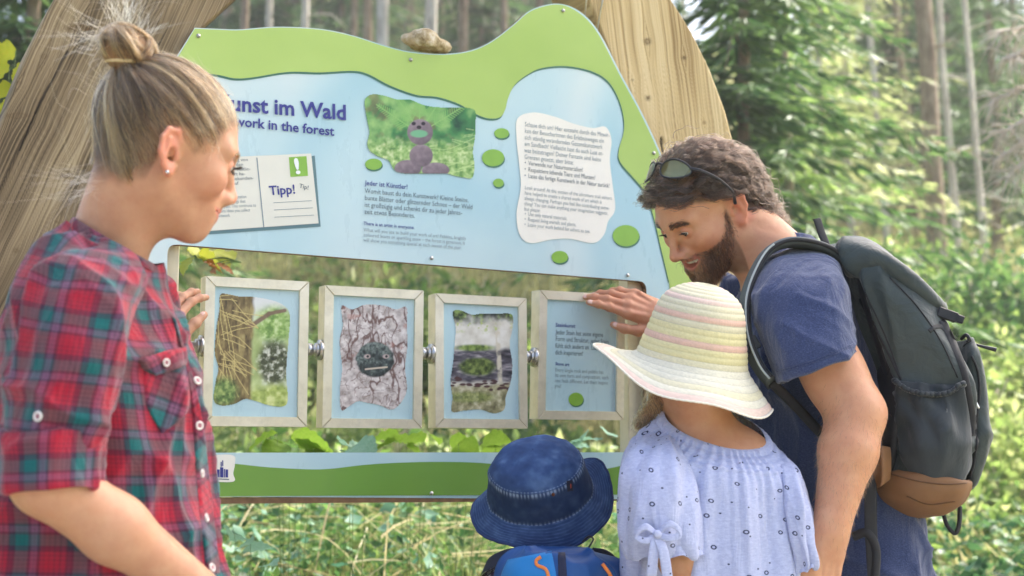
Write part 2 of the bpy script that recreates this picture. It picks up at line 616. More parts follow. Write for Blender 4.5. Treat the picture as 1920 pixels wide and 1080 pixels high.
def trunk_mesh(h, r, seed, twigs=10, lo=0.6):
    rng = np.random.default_rng(seed)
    zz = np.linspace(-0.4, h, 16)
    pth = np.stack([np.cumsum(rng.normal(size=16)) * 0.012, np.cumsum(rng.normal(size=16)) * 0.012, zz], -1)
    rr = r * (1 - 0.85 * np.clip(zz / h, 0, 1)) + r * 0.5 * np.exp(-np.clip(zz + 0.1, 0, 9) / 0.18)
    parts = [tube(pth, rr, 10)]
    for k in range(twigs):
        z = rng.uniform(lo, min(h * 0.6, 5.5))
        a = rng.uniform(0, 7)
        L = rng.uniform(0.25, 1.0)
        x, y = np.interp(z, zz, pth[:, 0]), np.interp(z, zz, pth[:, 1])
        o = np.array([math.cos(a), math.sin(a), 0])
        b = np.array([x, y, z])
        parts.append(tube([b, b + o * L * .5 + UP0 * L * rng.uniform(-.2, .15), b + o * L + UP0 * L * rng.uniform(-.5, .1)], [0.011, 0.007, 0.003], 4))
    return join(parts)
UP0 = np.array([0, 0, 1.0])

def proto(name, vf, mat):
    me = mesh(name, vf[0], vf[1], mat)
    d_ = me.data
    bpy.data.objects.remove(me)
    return d_
SPR = [proto('crown', spruce_mesh(5.2, 0.5, 1.5, 1, 1.1, 0.22), M_spruce), proto('crown', spruce_mesh(4.0, 0.35, 1.2, 2, 1.2, 0.20), M_spruce_y),
       proto('crown', spruce_mesh(15, 6.0, 1.9, 3, 0.38, 0.40), M_spruce), proto('crown', spruce_mesh(14, 6.4, 1.6, 4, 0.34, 0.40), M_spruce),
       proto('crown', spruce_mesh(6.5, 1.2, 1.5, 5, 0.8, 0.24), M_larch), proto('crown', spruce_mesh(7, 0.8, 1.7, 6, 1.25, 0.26), M_spruce)]
HGT = [5.2, 4.0, 15, 14, 6.5, 7]
TRK = {}
def trunk_data(h, r, pale, seed):
    k = (h, round(r, 2), pale, seed % 3)
    if k not in TRK:
        TRK[k] = proto('trunk', trunk_mesh(h, r, seed + 50, 14 if h > 8 else 4), M_pale if pale else M_bark)
    return TRK[k]
def child(name, data, parent, rot=0.0, sc=1.0):
    o = bpy.data.objects.new(name, data)
    COL.objects.link(o)
    o.parent = parent
    o.rotation_euler = (0, 0, rot)
    o.scale = (sc, sc, sc)
    ORG[o] = np.zeros(3)
    return o
def tree(px, Y, kind, r, pale=False, label='', group=None, sc=1.0, name='spruce_tree', cat='tree', lean=0.0):
    x = (px - 960) / F * Y / math.cos(PITCH) * 1.0
    z = float(terrain(x, Y))
    t = thing(name, label, cat, (x, Y, z), group)
    t.rotation_euler = (0, lean, 0)
    child('trunk', trunk_data(HGT[kind], r, pale, abs(int(px))), t, rot=px * 0.37, sc=sc)
    child('crown', SPR[kind], t, rot=px * 0.71, sc=sc)
    return t
R = random.Random(5)
# tall trunks seen above the board and through its opening
ORD = ['first', 'second', 'third', 'fourth', 'fifth', 'sixth', 'seventh', 'eighth', 'ninth', 'tenth', 'eleventh', 'twelfth', 'thirteenth', 'fourteenth', 'fifteenth', 'sixteenth', 'seventeenth', 'eighteenth']
TT = sorted(((447, 17, .06, 0), (497, 24, .07, 1), (524, 31, .09, 0), (562, 20, .06, 1), (592, 30, .08, 0), (655, 27, .08, 0), (688, 22, .09, 0), (716, 17, .085, 1), (757, 34, .1, 0),
                       (800, 18, .095, 1), (826, 29, .09, 0), (862, 23, .09, 0), (903, 32, .1, 1), (944, 26, .08, 0), (982, 36, .1, 0), (412, 35, .1, 0), (1012, 24, .08, 0)))
for i, (px, Y, r, pale) in enumerate(TT):
    tree(px, Y, R.choice((2, 3)), r, pale, '%s%s trunk above the board, %s from the left' % ('thick ' if r > .082 else 'slender ', 'pale' if pale else 'brown', ORD[i]), 'tall trunks behind the board', name='conifer_tree')
# right side
tree(1762, 15, 2, .115, 0, 'thick brown trunk rising out of the dark spruces at the right', name='conifer_tree', lean=-0.03)
RT = sorted(((1598, 19, .06, 0, -.03), (1612, 26, .08, 0, -.02), (1662, 17, .045, 1, -.05), (1722, 19, .06, 0, -.04), (1797, 17, .05, 1, -.04), (1846, 16, .04, 1, -.04), (1880, 23, .07, 0, -.03), (1905, 27, .08, 1, 0), (1575, 30, .08, 1, 0)))
for i, (px, Y, r, pale, ln) in enumerate(RT):
    tree(px, Y, R.choice((2, 3)), r, pale, 'thin %s trunk right of the man, %s of the row from the left' % ('pale' if pale else 'brown', ORD[i]), 'thin trunks right of the arch', name='conifer_tree', lean=ln)
tree(1385, 9.5, 5, .06, 0, 'dense green spruce standing just right of the timber arch', lean=0)
tree(1480, 11.5, 1, .05, 0, 'yellow green young spruce behind the bearded man', sc=1.15)
tree(1545, 14.5, 4, .05, 1, 'pale sunlit larch with thin needles left of the dark spruces', name='larch_tree')
tree(1600, 17.5, 4, .05, 1, 'faint pale larch further up the slope beside the dark spruces', name='larch_tree')
tree(1835, 25, 5, .06, 0, 'tall dark spruce near the right edge of the forest view')
tree(1930, 22, 0, .06, 0, 'dark spruce cut by the right edge of the photo', sc=1.2)
tree(1650, 29, 5, .06, 0, 'blue green spruce far up between the thin trunks', sc=1.1)
tree(28, 9.0, 5, .06, 0, 'dark spruce at the left edge behind the grey timber leg', sc=1.1)
tree(-60, 12, 0, .06, 0, 'dark spruce beyond the left edge of the timber leg', sc=1.2)
tree(1450, 13.5, 0, .05, 0, 'mid green spruce behind the yellow green young spruce', sc=1.1)
for px, Y, kd, sc_, lab in ((1592, 24, 5, 1.2, 'hazy dark spruce filling the gap left of the thick brown trunk'), (1708, 21, 5, 1.1, 'dark spruce directly behind the thick brown trunk'), (1785, 23, 0, 1.5, 'dark spruce between the two thin pale trunks at the right'),
                            (1872, 18, 0, 1.2, 'dark spruce behind the dead lichen bough'), (480, 27, 5, 1.1, 'soft green spruce behind the first trunks above the board'), (640, 29, 0, 1.6, 'soft green spruce above the middle of the board\'s wavy edge'), (905, 28, 5, 1.1, 'soft green spruce behind the trunks right of the flat stone')):
    tree(px, Y, kd, .06, 0, lab, sc=sc_)
for dist, sc_, lab in ((9.0, 1.45, 'tall shading spruce beyond the right edge of the view'), (12.5, 1.6, 'second tall shading spruce beyond the right edge of the view'), (7.0, 1.2, 'nearer tall shading spruce beyond the right edge of the view')):
    tx, ty = 0.15 + math.sin(SUN_AZ) * dist, 2.5 + math.cos(SUN_AZ) * dist  # unseen spruces, added on the sun's path to keep the group in shade
    tree(960 + tx / ty * F * math.cos(PITCH), ty, 2, .14, 0, lab, sc=sc_)
# the forest further up the hill
for k in range(46):
    Y = R.uniform(30, 62)
    px = R.uniform(100, 2000)
    kd = R.choice((2, 3, 2, 3, 5, 0, 4))
    tree(px, Y, kd, 0.10, R.random() < .25, 'far conifer dissolving into the blurred forest on the slope', 'far trees up the slope', sc=R.uniform(0.9, 1.25), name='far_conifer')
for k in range(26):
    tree(R.uniform(330, 1150), R.uniform(38, 60), R.choice((5, 0, 4)), 0.10, R.random() < .3, 'far green conifer closing the gap between the trunks above the board', 'far trees up the slope', sc=R.uniform(1.5, 2.3), name='far_conifer')
# bushes and undergrowth one can tell apart, right of the man
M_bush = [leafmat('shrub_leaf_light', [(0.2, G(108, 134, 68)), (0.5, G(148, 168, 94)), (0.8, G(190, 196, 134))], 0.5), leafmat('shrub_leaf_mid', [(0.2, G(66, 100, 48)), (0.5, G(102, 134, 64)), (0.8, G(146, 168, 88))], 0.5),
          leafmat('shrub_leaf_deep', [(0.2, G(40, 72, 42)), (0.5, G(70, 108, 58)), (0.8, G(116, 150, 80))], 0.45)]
BSH = [[proto('foliage', bush_mesh(0.62, 0.75, 2600, 20 + i + 3 * j, 0.075), M_bush[i]) for j in range(2)] for i in range(3)]
BST = proto('stem', join([tube([(0.02 * i, 0, -0.1), (0.1 * math.cos(i * 1.3), 0.1 * math.sin(i * 1.3), 0.3), (0.28 * math.cos(i * 1.3), 0.28 * math.sin(i * 1.3), 0.62)], [0.008, 0.006, 0.003], 5) for i in range(6)]), M_twig)
BL = ['pale yellow green', 'mid green', 'deep green']
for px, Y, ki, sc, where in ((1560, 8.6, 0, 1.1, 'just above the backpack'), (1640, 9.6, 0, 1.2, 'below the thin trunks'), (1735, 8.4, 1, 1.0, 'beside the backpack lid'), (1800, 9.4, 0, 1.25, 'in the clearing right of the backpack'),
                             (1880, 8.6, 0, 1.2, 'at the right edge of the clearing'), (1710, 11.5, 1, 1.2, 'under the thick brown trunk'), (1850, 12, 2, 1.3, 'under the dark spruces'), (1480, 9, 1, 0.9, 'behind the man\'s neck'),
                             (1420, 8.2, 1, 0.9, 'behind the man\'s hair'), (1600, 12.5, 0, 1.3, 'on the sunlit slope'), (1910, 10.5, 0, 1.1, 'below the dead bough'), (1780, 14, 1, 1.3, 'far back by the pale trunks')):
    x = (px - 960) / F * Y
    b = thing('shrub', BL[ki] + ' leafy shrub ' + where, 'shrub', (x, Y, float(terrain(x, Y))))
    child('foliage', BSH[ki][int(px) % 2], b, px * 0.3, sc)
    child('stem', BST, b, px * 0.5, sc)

for px, Y, ki, sc, where in ((345, 6.6, 1, 0.9, 'seen left of the tree trunk panel'), (430, 8.2, 0, 1.1, 'showing above the tree trunk panel'), (592, 6.8, 1, 1.0, 'between the tree trunk and bark panels'), (690, 8.6, 0, 1.2, 'showing above the bark panel'),
                             (803, 7.0, 0, 1.0, 'between the bark and stream panels'), (905, 8.8, 1, 1.2, 'showing above the stream panel'), (1000, 6.9, 0, 1.0, 'between the stream and text panels'), (1090, 8.4, 1, 1.1, 'showing above the text panel'), (1195, 7.4, 0, 1.0, 'behind the man\'s reaching hand'), (640, 11, 0, 1.4, 'far back behind the bark panel'), (860, 11.5, 1, 1.4, 'far back behind the stream panel')):
    x = (px - 960) / F * Y
    b = thing('shrub', BL[ki] + ' leafy shrub ' + where, 'shrub', (x, Y, float(terrain(x, Y))))
    child('foliage', BSH[ki][int(px) % 2], b, px * 0.3, sc)
    child('stem', BST, b, px * 0.5, sc)

# dead pale bough reaching in at the right edge
M_dead = plain('dead_lichen_bough', G(196, 184, 168), 0.95, 0.2, 20)
rng = np.random.default_rng(9)
parts = []
root = np.array(P(2010, 40, 7.0))
for (ex, ey) in ((1872, 60), (1880, 110), (1862, 190), (1880, 250), (1868, 300), (1890, 330)):
    e = np.array(P(ex, ey, 6.8))
    s0 = root + UP0 * (e[2] - root[2]) * 0.7
    m_ = (s0 + e) / 2 + UP0 * 0.05
    parts.append(tube([s0, m_, e, e + (e - m_) * .2 - UP0 * 0.08], [0.016, 0.011, 0.006, 0.002], 5))
    for k in range(46):
        t = rng.uniform(0.3, 1)
        q = m_ + (e - m_) * (t * 2 - 1) if t > .5 else s0 + (m_ - s0) * t * 2
        L = rng.uniform(0.08, 0.26)
        dd = nrm(rng.normal(size=3) * [.5, .6, .5] + [-.5, 0, -.5])
        parts.append(tube([q, q + dd * L * .5, q + dd * L - UP0 * 0.2 * L], [0.004, 0.003, 0.001], 3))
tag(mesh('dead_bough', *join(parts), M_dead), 'pale dead lichen covered bough hanging in at the right edge', 'branch')

# ---- ground cover (nobody could count it)
def blades(x, y, h, wdt, rng, lean=0.5, seg=4, z0=0.0):
    n = len(x)
    a = rng.uniform(0, 2 * math.pi, n)
    d = np.stack([np.cos(a), np.sin(a), np.zeros(n)], -1)
    s = np.stack([-np.sin(a), np.cos(a), np.zeros(n)], -1)
    base = np.stack([x, y, terrain(x, y) - 0.02 + z0], -1)
    ln = lean * rng.uniform(0.3, 1.6, n)
    V = []
    for k in range(seg + 1):
        t = k / seg
        p = base + UP0 * (h * (t - 0.30 * np.clip(ln, 0, 1.4) * t ** 2))[:, None] + d * (h * ln * t ** 2 * 0.7)[:, None]
        wk = wdt * (1 - t ** 1.5) + 0.0004
        V.append(p + s * wk[:, None] * 0.5)
        V.append(p - s * wk[:, None] * 0.5)
    V = np.stack(V, 1).reshape(-1, 3)
    k = np.arange(n)[:, None] * (2 * seg + 2)
    Fc = np.concatenate([k + np.array([[2 * i, 2 * i + 1, 2 * i + 3, 2 * i + 2]]) for i in range(seg)], 0)
    return V, Fc
M_grass = leafmat('green_grass', [(0.2, G(62, 98, 52)), (0.45, G(100, 134, 68)), (0.65, G(140, 164, 88)), (0.85, G(182, 188, 120))], 0.45)
M_straw = leafmat('dry_grass', [(0.2, G(158, 142, 104)), (0.5, G(196, 182, 138)), (0.8, G(222, 212, 176))], 0.35)
rng = np.random.default_rng(21)
def area(n, x0, x1, y0, y1, rng, keep=None):
    y = y0 + (y1 - y0) * rng.random(n) ** 1.3
    x = (x0 + (x1 - x0) * rng.random(n)) * (0.35 + 0.65 * y / y1)
    if keep is not None:
        m = keep(x, y)
        x, y = x[m], y[m]
    return x, y
offp = lambda x, y: np.min(np.hypot(x[:, None] - pc[None, ::3, 0], y[:, None] - pc[None, ::3, 1]) - pc[None, ::3, 2] * 0.5, axis=1) > 0.02
behind = lambda x, y: (y > 3.28 + 0.5 * x) & offp(x, y) & ((x - 0.55) ** 2 + (y - 3.45) ** 2 > 0.05)
def pclump(x, y, s, sd): return vnoise(np.stack([x * s, y * s, np.full(x.shape, sd)], -1))
x, y = area(26000, -3.2, 3.6, 2.6, 8.5, rng, behind)
m = rng.random(len(x)) < 0.45 + 0.5 * pclump(x, y, 1.6, 1)
x, y = x[m], y[m]
mesh('grass', *blades(x, y, rng.uniform(0.12, 0.42, len(x)), rng.uniform(0.003, 0.008, len(x)), rng, 1.4, 5), M_grass, smooth=False, kind='stuff')
x, y = area(5200, -3.2, 3.2, 2.6, 7.5, rng, behind)
m = rng.random(len(x)) < 0.35 + 0.7 * pclump(x, y, 1.3, 5)
x, y = x[m], y[m]
mesh('dry_grass', *blades(x, y, rng.uniform(0.15, 0.5, len(x)), rng.uniform(0.0018, 0.0045, len(x)), rng, 2.2, 6), M_straw, smooth=False, kind='stuff')
def herbs(n, x0, x1, y0, y1, h0, h1, leaf, mat, seed, keep, thr=0.0, cs=1.5, name='undergrowth'):
    rng = np.random.default_rng(seed)
    x, y = area(n, x0, x1, y0, y1, rng, keep)
    m = pclump(x, y, cs, seed) + rng.normal(size=len(x)) * 0.25 > thr
    x, y = x[m], y[m]
    n = len(x)
    z = terrain(x, y) + h0 + (h1 - h0) * rng.random(n) ** 1.4
    d = runit(n, rng, 0.5) - UP0 * 0.15
    L = leaf * rng.uniform(0.5, 1.5, n) * (0.6 + 0.4 * y / y1)
    V, Fc = cards(np.stack([x, y, z], -1), d, UP0 + 0.55 * rng.normal(size=(n, 3)), L, L * rng.uniform(0.4, 0.75, n), 0.2)
    return mesh(name, V, Fc, mat, smooth=False, kind='stuff')
herbs(22000, -3.2, 3.0, 2.8, 6.2, 0.0, 0.30, 0.045, M_bush[2], 31, behind, -0.15)
herbs(9000, -3.2, 3.4, 2.9, 7.5, 0.05, 0.46, 0.06, M_bush[1], 32, behind, 0.0)
M_teal_ = leafmat('bluish_herb', [(0.2, G(70, 116, 92)), (0.5, G(104, 146, 118)), (0.8, G(150, 182, 154))], 0.4)
# fallen and broken stalks criss-crossing the ground cover
n_ = 900
x, y = area(n_ * 2, -2.8, 2.6, 2.9, 6.0, rng, behind)
n_ = len(x)
b_ = np.stack([x, y, terrain(x, y) + rng.uniform(0.05, 0.34, n_)], -1)
d_ = runit(n_, rng, 0.35)
L_ = rng.uniform(0.15, 0.6, n_)[:, None]
sg_ = np.cross(d_, np.array([0, 1.0, 0.2]))
sg_ /= np.linalg.norm(sg_, axis=1)[:, None]
w_ = rng.uniform(0.0012, 0.0032, n_)[:, None]
pp_ = [b_ + d_ * L_ * t_ - UP0 * (L_ * 0.25 * t_ ** 2) for t_ in (0, .35, .7, 1)]
VV = np.stack([q for p_, k_ in zip(pp_, (1, .9, .7, .3)) for q in (p_ + sg_ * w_ * k_, p_ - sg_ * w_ * k_)], 1).reshape(-1, 3)
kk = np.arange(n_)[:, None] * 8
mesh('fallen_stalks', VV, np.concatenate([kk + np.array([[2 * i, 2 * i + 1, 2 * i + 3, 2 * i + 2]]) for i in range(3)]), M_straw, smooth=False, kind='stuff')
herbs(8000, -3.0, 2.4, 3.0, 5.6, 0.05, 0.36, 0.055, M_teal_, 39, behind, 0.0)
M_deepleaf = leafmat('shade_leaf', [(0.2, G(40, 76, 46)), (0.5, G(66, 108, 66)), (0.8, G(112, 150, 92))], 0.35)
herbs(13000, 0.9, 5.0, 3.6, 9.5, 0.0, 0.42, 0.075, M_deepleaf, 33, behind, -0.4, name='ground_plants')
herbs(5000, -6, 8.0, 7.5, 16, 0.0, 0.55, 0.10, M_bush[0], 34, offp, 0.15, 0.6)
herbs(9000, -9, 9.5, 8.5, 24, 0.0, 0.6, 0.15, M_bush[1], 35, offp, 0.1, 0.5)
herbs(10000, -20, 20, 18, 50, 0.0, 0.8, 0.30, M_bush[0], 36, offp, -0.1, 0.25)
x, y = area(9000, -4, 9, 7.5, 22, rng, offp)
mesh('meadow_grass', *blades(x, y, rng.uniform(0.25, 0.75, len(x)), rng.uniform(0.006, 0.02, len(x)), rng, 0.9, 3), leafmat('sunny_meadow', [(0.2, G(158, 160, 92)), (0.5, G(196, 190, 128)), (0.8, G(226, 216, 168))], 0.4), smooth=False, kind='stuff')

# ---- plants one can point at: big leaves near the board and at the left edge
def leaf_mesh(kind, seed=0):
    """one leaf, unit length along +x, with a midrib fold and toothed or lobed outline"""
    n = 22
    t = np.linspace(0, 1, n)
    if kind == 'lime': hw = 0.46 * np.sin(math.pi * np.clip(t, 0, 1) ** 0.62) ** 0.85 * (1 + 0.05 * np.sin(t * 60))
    elif kind == 'maple': hw = (0.40 * np.sin(math.pi * t ** 0.7) + 0.17 * np.abs(np.sin(t * 9.5)) * (1 - t)) * (1 + 0.06 * np.sin(t * 70))
    else: hw = 0.22 * np.sin(math.pi * t ** 0.8) * (1 + 0.1 * np.sin(t * 40))
    V, Fc = [], []
    for s in (-1, -0.5, 0, 0.5, 1):
        for i in range(n):
            V.append((t[i], s * hw[i], 0.10 * abs(s) * hw[i] * 2 - 0.22 * t[i] ** 2 + 0.03 * math.sin(t[i] * 25 + s * 5) * abs(s)))
    return np.array(V), grid_faces(5, n, False)
M_limeleaf = leafmat('fresh_lime_leaf', [(0.2, G(98, 136, 40)), (0.5, G(128, 164, 56)), (0.8, G(158, 184, 82))], 0.45, scale=20)
M_teal_leaf = leafmat('bluish_leaf', [(0.2, G(84, 134, 110)), (0.5, G(122, 164, 138)), (0.8, G(164, 194, 170))], 0.4, scale=20)
M_autumn = leafmat('yellowing_leaf', [(0.2, G(136, 160, 44)), (0.5, G(170, 182, 62)), (0.8, G(196, 172, 70))], 0.45, scale=20)
M_brownleaf = leafmat('dead_leaf', [(0.2, G(110, 64, 24)), (0.5, G(156, 98, 40)), (0.8, G(190, 136, 72))], 0.3, scale=20)
M_stem = plain('green_stem', G(92, 118, 58), 0.7, 0.2, 20)
LM = {k: proto('leaf', leaf_mesh(q), m) for k, q, m in (('lime', 'lime', M_limeleaf), ('teal', 'lime', M_teal_leaf), ('maple', 'maple', M_autumn), ('dead', 'slim', M_brownleaf))}
def plant(name, label, cat, base, leaves, stem_r=0.0014, mat=None):
    """leaves: (tip point, kind, length, yaw, pitch, roll)"""
    t = thing(name, label, cat, base)
    parts = []
    for (q, kind, L, ya, pi_, ro) in leaves:
        q = np.array(q)
        o = child('leaf', LM[kind], t)
        o.location = q - np.array(base)
        o.rotation_euler = (ro, pi_, ya)
        o.scale = (L, L, L)
        m_ = (np.array(base) + q) / 2 + np.array([0, 0, 0.10 * np.linalg.norm(q - np.array(base))])
        parts.append(tube([np.array(base), m_, q], [stem_r, stem_r * .7, stem_r * .4], 5, 8))
    v, f = join(parts)
    mesh('stem', v, f, mat or M_stem, t)
    return t
rl = np.random.default_rng(71)
def at_ground(px, Y):
    x = (px - 960) / F * Y
    return (x, Y, float(terrain(x, Y)) - 0.02)
def rosette(px, Y, pts, kind, name, label):
    plant(name, label, 'plant', at_ground(px, Y), [(P(x, y, Y + rl.uniform(-.08, .08)), kind, L, rl.uniform(0, 6.3), rl.uniform(-0.3, 0.6), rl.uniform(-0.7, 0.7)) for x, y, L in pts])
rosette(548, 3.55, [(520, 812, .085), (545, 818, .10), (575, 822, .09), (530, 830, .08), (560, 838, .09), (588, 842, .07)], 'lime', 'broadleaf_seedling', 'bright lime green broad leaves just under the tree trunk panel')
rosette(772, 3.65, [(748, 818, .08), (770, 822, .095), (795, 828, .085), (762, 836, .08), (806, 815, .06)], 'lime', 'broadleaf_seedling', 'bright lime green broad leaves between the bark and stream panels')
rosette(668, 3.5, [(640, 832, .09), (662, 838, .10), (690, 842, .09), (655, 846, .08)], 'teal', 'broadleaf_seedling', 'bluish green broad leaves under the bark panel')
rosette(850, 3.6, [(842, 826, .07), (860, 832, .08), (880, 838, .07), (905, 828, .08), (930, 836, .07)], 'lime', 'broadleaf_seedling', 'yellow green leaves between the stream panel and the boy\'s hat')
rosette(470, 3.4, [(440, 1000, .07), (470, 1020, .06), (455, 1035, .075), (500, 1060, .06)], 'teal', 'broadleaf_seedling', 'bluish leaves low down beside the plaid shirt\'s front edge')
rosette(1110, 3.9, [(1090, 820, .07), (1120, 826, .07), (1140, 815, .06), (1105, 838, .07)], 'teal', 'broadleaf_seedling', 'bluish leaves under the text panel beside the girl\'s sleeve')
plant('maple_sapling', 'yellow green maple leaves at the left edge against the dark spruce', 'sapling', at_ground(-40, 3.25), [(P(30, 92, 3.2), 'maple', .075, 3.5, 0.5, 0.5), (P(48, 118, 3.2), 'maple', .07, 3.0, 0.9, -0.3), (P(18, 122, 3.25), 'maple', .07, 3.4, 0.8, 0.2),
      (P(22, 158, 3.2), 'maple', .05, 3.2, 0.7, 0.4), (P(20, 190, 3.2), 'maple', .055, 3.3, 0.9, 0.1), (P(-8, 90, 3.2), 'maple', .07, 3.9, 0.3, 0.4), (P(-30, 140, 3.2), 'maple', .07, 2.4, 0.3, 0.2)])
plant('lime_sapling', 'fresh yellow green leaves hanging in the top left corner of the board opening', 'sapling', at_ground(330, 3.6), [(P(350, 468, 3.5), 'maple', .07, 0.5, 0.3, 0.6), (P(372, 474, 3.5), 'maple', .075, 0.1, 0.5, -0.4), (P(396, 470, 3.55), 'maple', .07, 5.9, 0.5, 0.3), (P(358, 484, 3.5), 'maple', .055, 4.2, 0.8, 0.2), (P(420, 474, 3.55), 'maple', .05, 5.5, 0.3, 0.2)])
plant('dead_leaf_sprig', 'curled brown dead leaves on a twig behind the top left of the opening', 'leaves', P(452, 492, 3.45), [(P(x, y, 3.42), 'dead', L, a, .3, r) for x, y, L, a, r in ((380, 490, .045, 0.2, .4), (392, 498, .05, 5.9, -.5), (405, 494, .05, 0.4, .8), (416, 500, .045, 5.6, .2), (398, 504, .04, 5.0, .9), (388, 486, .035, 1.2, -.8))], 0.0015)

# ---- the air between the trees
hv, hf = box((0, 46, 22), (75, 0, 0), (0, 66, 0), (0, 0, 24.5))
air = mesh('haze', hv, hf, smooth=False, kind='stuff')
hm_ = bpy.data.materials.new('forest_air')
hm_.use_nodes = True
_t = hm_.node_tree
_t.nodes.remove(_t.nodes['Principled BSDF'])
_pv = _t.nodes.new('ShaderNodeVolumePrincipled')
_pv.inputs['Color'].default_value = (0.92, 0.96, 0.94, 1)
_pv.inputs['Density'].default_value = 0.0030
_pv.inputs['Anisotropy'].default_value = 0.3
_t.links.new(_pv.outputs[0], _t.nodes['Material Output'].inputs['Volume'])
air.data.materials.append(hm_)
# ------------------------------------------------------------------ information board on its timber arch
BA = nrm([1, 0.5, 0])                    # along the board, towards the viewer's right and away
BN = np.array([BA[1], -BA[0], 0.0])      # board normal, towards the viewer
BP0 = np.array([0, 3.0, 0.0])
UP = np.array([0, 0, 1.0])

def B(px, py, off=0.0):
    d = P(px, py, 1.0) - CAM
    t = ((BP0 - CAM) @ BN + off) / (d @ BN)
    return CAM + d * t
def uz(px, py, off=0.0):
    p = B(px, py, off)
    return np.array([(p - BP0) @ BA, p[2]])
def bw(u, z, off=0.0):
    return BP0 + BA * u + UP * z + BN * off
def uzs(pts, off=0.0):
    return np.array([uz(x, y, off) for x, y in pts])

from mathutils.geometry import tessellate_polygon
def prism(outs, front, thick, back=True):
    """outs: [outer, hole, ...] in board (u, z); a slab from offset `front` back by `thick`"""
    tri = tessellate_polygon([[Vector((u, z, 0)) for u, z in o] for o in outs])
    flat = np.vstack(outs)
    n = len(flat)
    v = np.array([bw(u, z, front) for u, z in flat])
    def ori(t):
        a, b, c = v[t[0]], v[t[1]], v[t[2]]
        return tuple(t) if np.cross(b - a, c - a) @ BN > 0 else tuple(t)[::-1]
    f = [ori(t) for t in tri]
    if thick > 0:
        v = np.vstack([v, v - BN * thick])
        if back: f += [tuple(i + n for i in t)[::-1] for t in list(f)]
        k = 0
        for o in outs:
            m = len(o)
            for i in range(m):
                a, b = k + i, k + (i + 1) % m
                f.append((a, b, b + n, a + n))
            k += m
    return v, f

def flat(name, pts, off, mat, parent, thick=0.0, smooth_n=0, label=None):
    o = uzs(pts)
    if smooth_n: o = closed_curve(o, smooth_n)
    v, f = prism([o], off, thick)
    return mesh(name, v, f, mat, parent, smooth=False, label=label)

M_blue = NT('print_pale_blue')
_v = M_blue.coord('Object', (1.6, 1.6, 0.9))
M_blue.color(M_blue.ramp(M_blue.noise(_v, 1.7, 1.5, 0.4, 0.8), [(0.35, srgb(166, 201, 208)), (0.5, srgb(186, 212, 214)), (0.68, srgb(204, 219, 217))]))
M_blue.l(M_blue.ramp(M_blue.noise(M_blue.coord('Object', (9, 9, 2.5)), 2.2, 5, 0.7), [(0.3, (0.2,) * 3), (0.7, (0.5,) * 3)]), M_blue.b.inputs['Roughness'])
M_blue.set(Roughness=0.32, Specular_IOR_Level=0.45)
M_blue = M_blue.m
M_green = NT('print_leaf_green')
_v = M_green.coord('Object', (1, 1, 1.5))
M_green.color(M_green.ramp(M_green.noise(_v, 2.2, 3, 0.5), [(0.3, srgb(158, 186, 86)), (0.7, srgb(178, 202, 108))]))
M_green.set(Roughness=0.3, Specular_IOR_Level=0.45)
M_green = M_green.m
M_green2 = plain('print_deep_green', srgb(112, 154, 68), 0.16, 0.08, 3)
M_dot = plain('print_dot_green', srgb(132, 178, 62), 0.35, 0.06, 30)
M_cream = plain('print_cream', srgb(236, 232, 218), 0.5, 0.03, 12)
M_card = plain('print_card', srgb(222, 220, 204), 0.5, 0.03, 12)
M_shadow = plain('print_drop_shadow', srgb(92, 124, 128), 0.4, 0.05, 12)
M_edgeline = plain('print_green_edge', srgb(62, 112, 92), 0.4, 0.05, 12)
M_navy = plain('print_navy', srgb(50, 54, 132), 0.5, 0.06, 60)
M_ink = plain('print_grey_ink', srgb(96, 108, 116), 0.6, 0.05, 60)
M_ink2 = plain('print_pale_ink', srgb(132, 146, 152), 0.6, 0.05, 60)
M_white = plain('print_white', srgb(236, 238, 232), 0.5, 0.02, 30)
M_ply = plain('ply_edge', srgb(122, 92, 62), 0.8, 0.25, 60, bump=0.2)
M_steel = plain('brushed_steel', (0.52, 0.52, 0.5), 0.32, 0.1, 60, metal=1.0)
M_screw = plain('screw_steel', (0.45, 0.45, 0.43), 0.35, 0.1, 200, metal=1.0)

sign_org = bw(-0.1, 0.0)
sign = thing('information_board', 'pale blue and green forest art information board with a wavy top edge', 'information board', sign_org)
top_edge = [(365, 52), (410, 54), (450, 55), (520, 50), (600, 54), (660, 66), (720, 85), (770, 97), (830, 101), (880, 95), (920, 78), (960, 48),
            (990, 22), (1020, 10), (1050, 7), (1080, 17), (1108, 40), (1132, 75), (1165, 140), (1203, 210), (1240, 290), (1268, 370), (1288, 440), (1301, 520)]
left_edge = [(228, 930), (238, 700), (262, 380), (300, 180), (332, 104)]
right_low = [(1312, 640), (1318, 937)]
outer = np.vstack([uzs(left_edge), crom(uzs(top_edge), 90), uzs(right_low)])
def rrect(x0, y0, x1, y1, x2, y2, x3, y3, r=0.02):
    c = uzs([(x0, y0), (x1, y1), (x2, y2), (x3, y3)])
    out = []
    for i in range(4):
        p, a, b = c[i], nrm(c[i - 1] - c[i]), nrm(c[(i + 1) % 4] - c[i])
        for t in np.linspace(0, 1, 6):
            q = (1 - t) ** 2 * a + t ** 2 * b
            out.append(p + q * r)
    return np.array(out)
hole = rrect(314, 457, 1212, 528, 1213, 848, 310, 849)
v, f = prism([outer, hole], 0.0, 0.018)
board = mesh('board', v, f, M_blue, sign, smooth=False)
board.data.materials.append(M_ply)
for p_ in board.data.polygons:
    if p_.normal @ Vector(BN) < 0.7: p_.material_index = 1
# raw plywood edge along the bottom
v, f = prism([uzs([(226, 934), (1319, 929), (1319, 938), (226, 946)])], -0.001, 0.016)
mesh('plywood_edge', v, f, M_ply, sign, smooth=False)

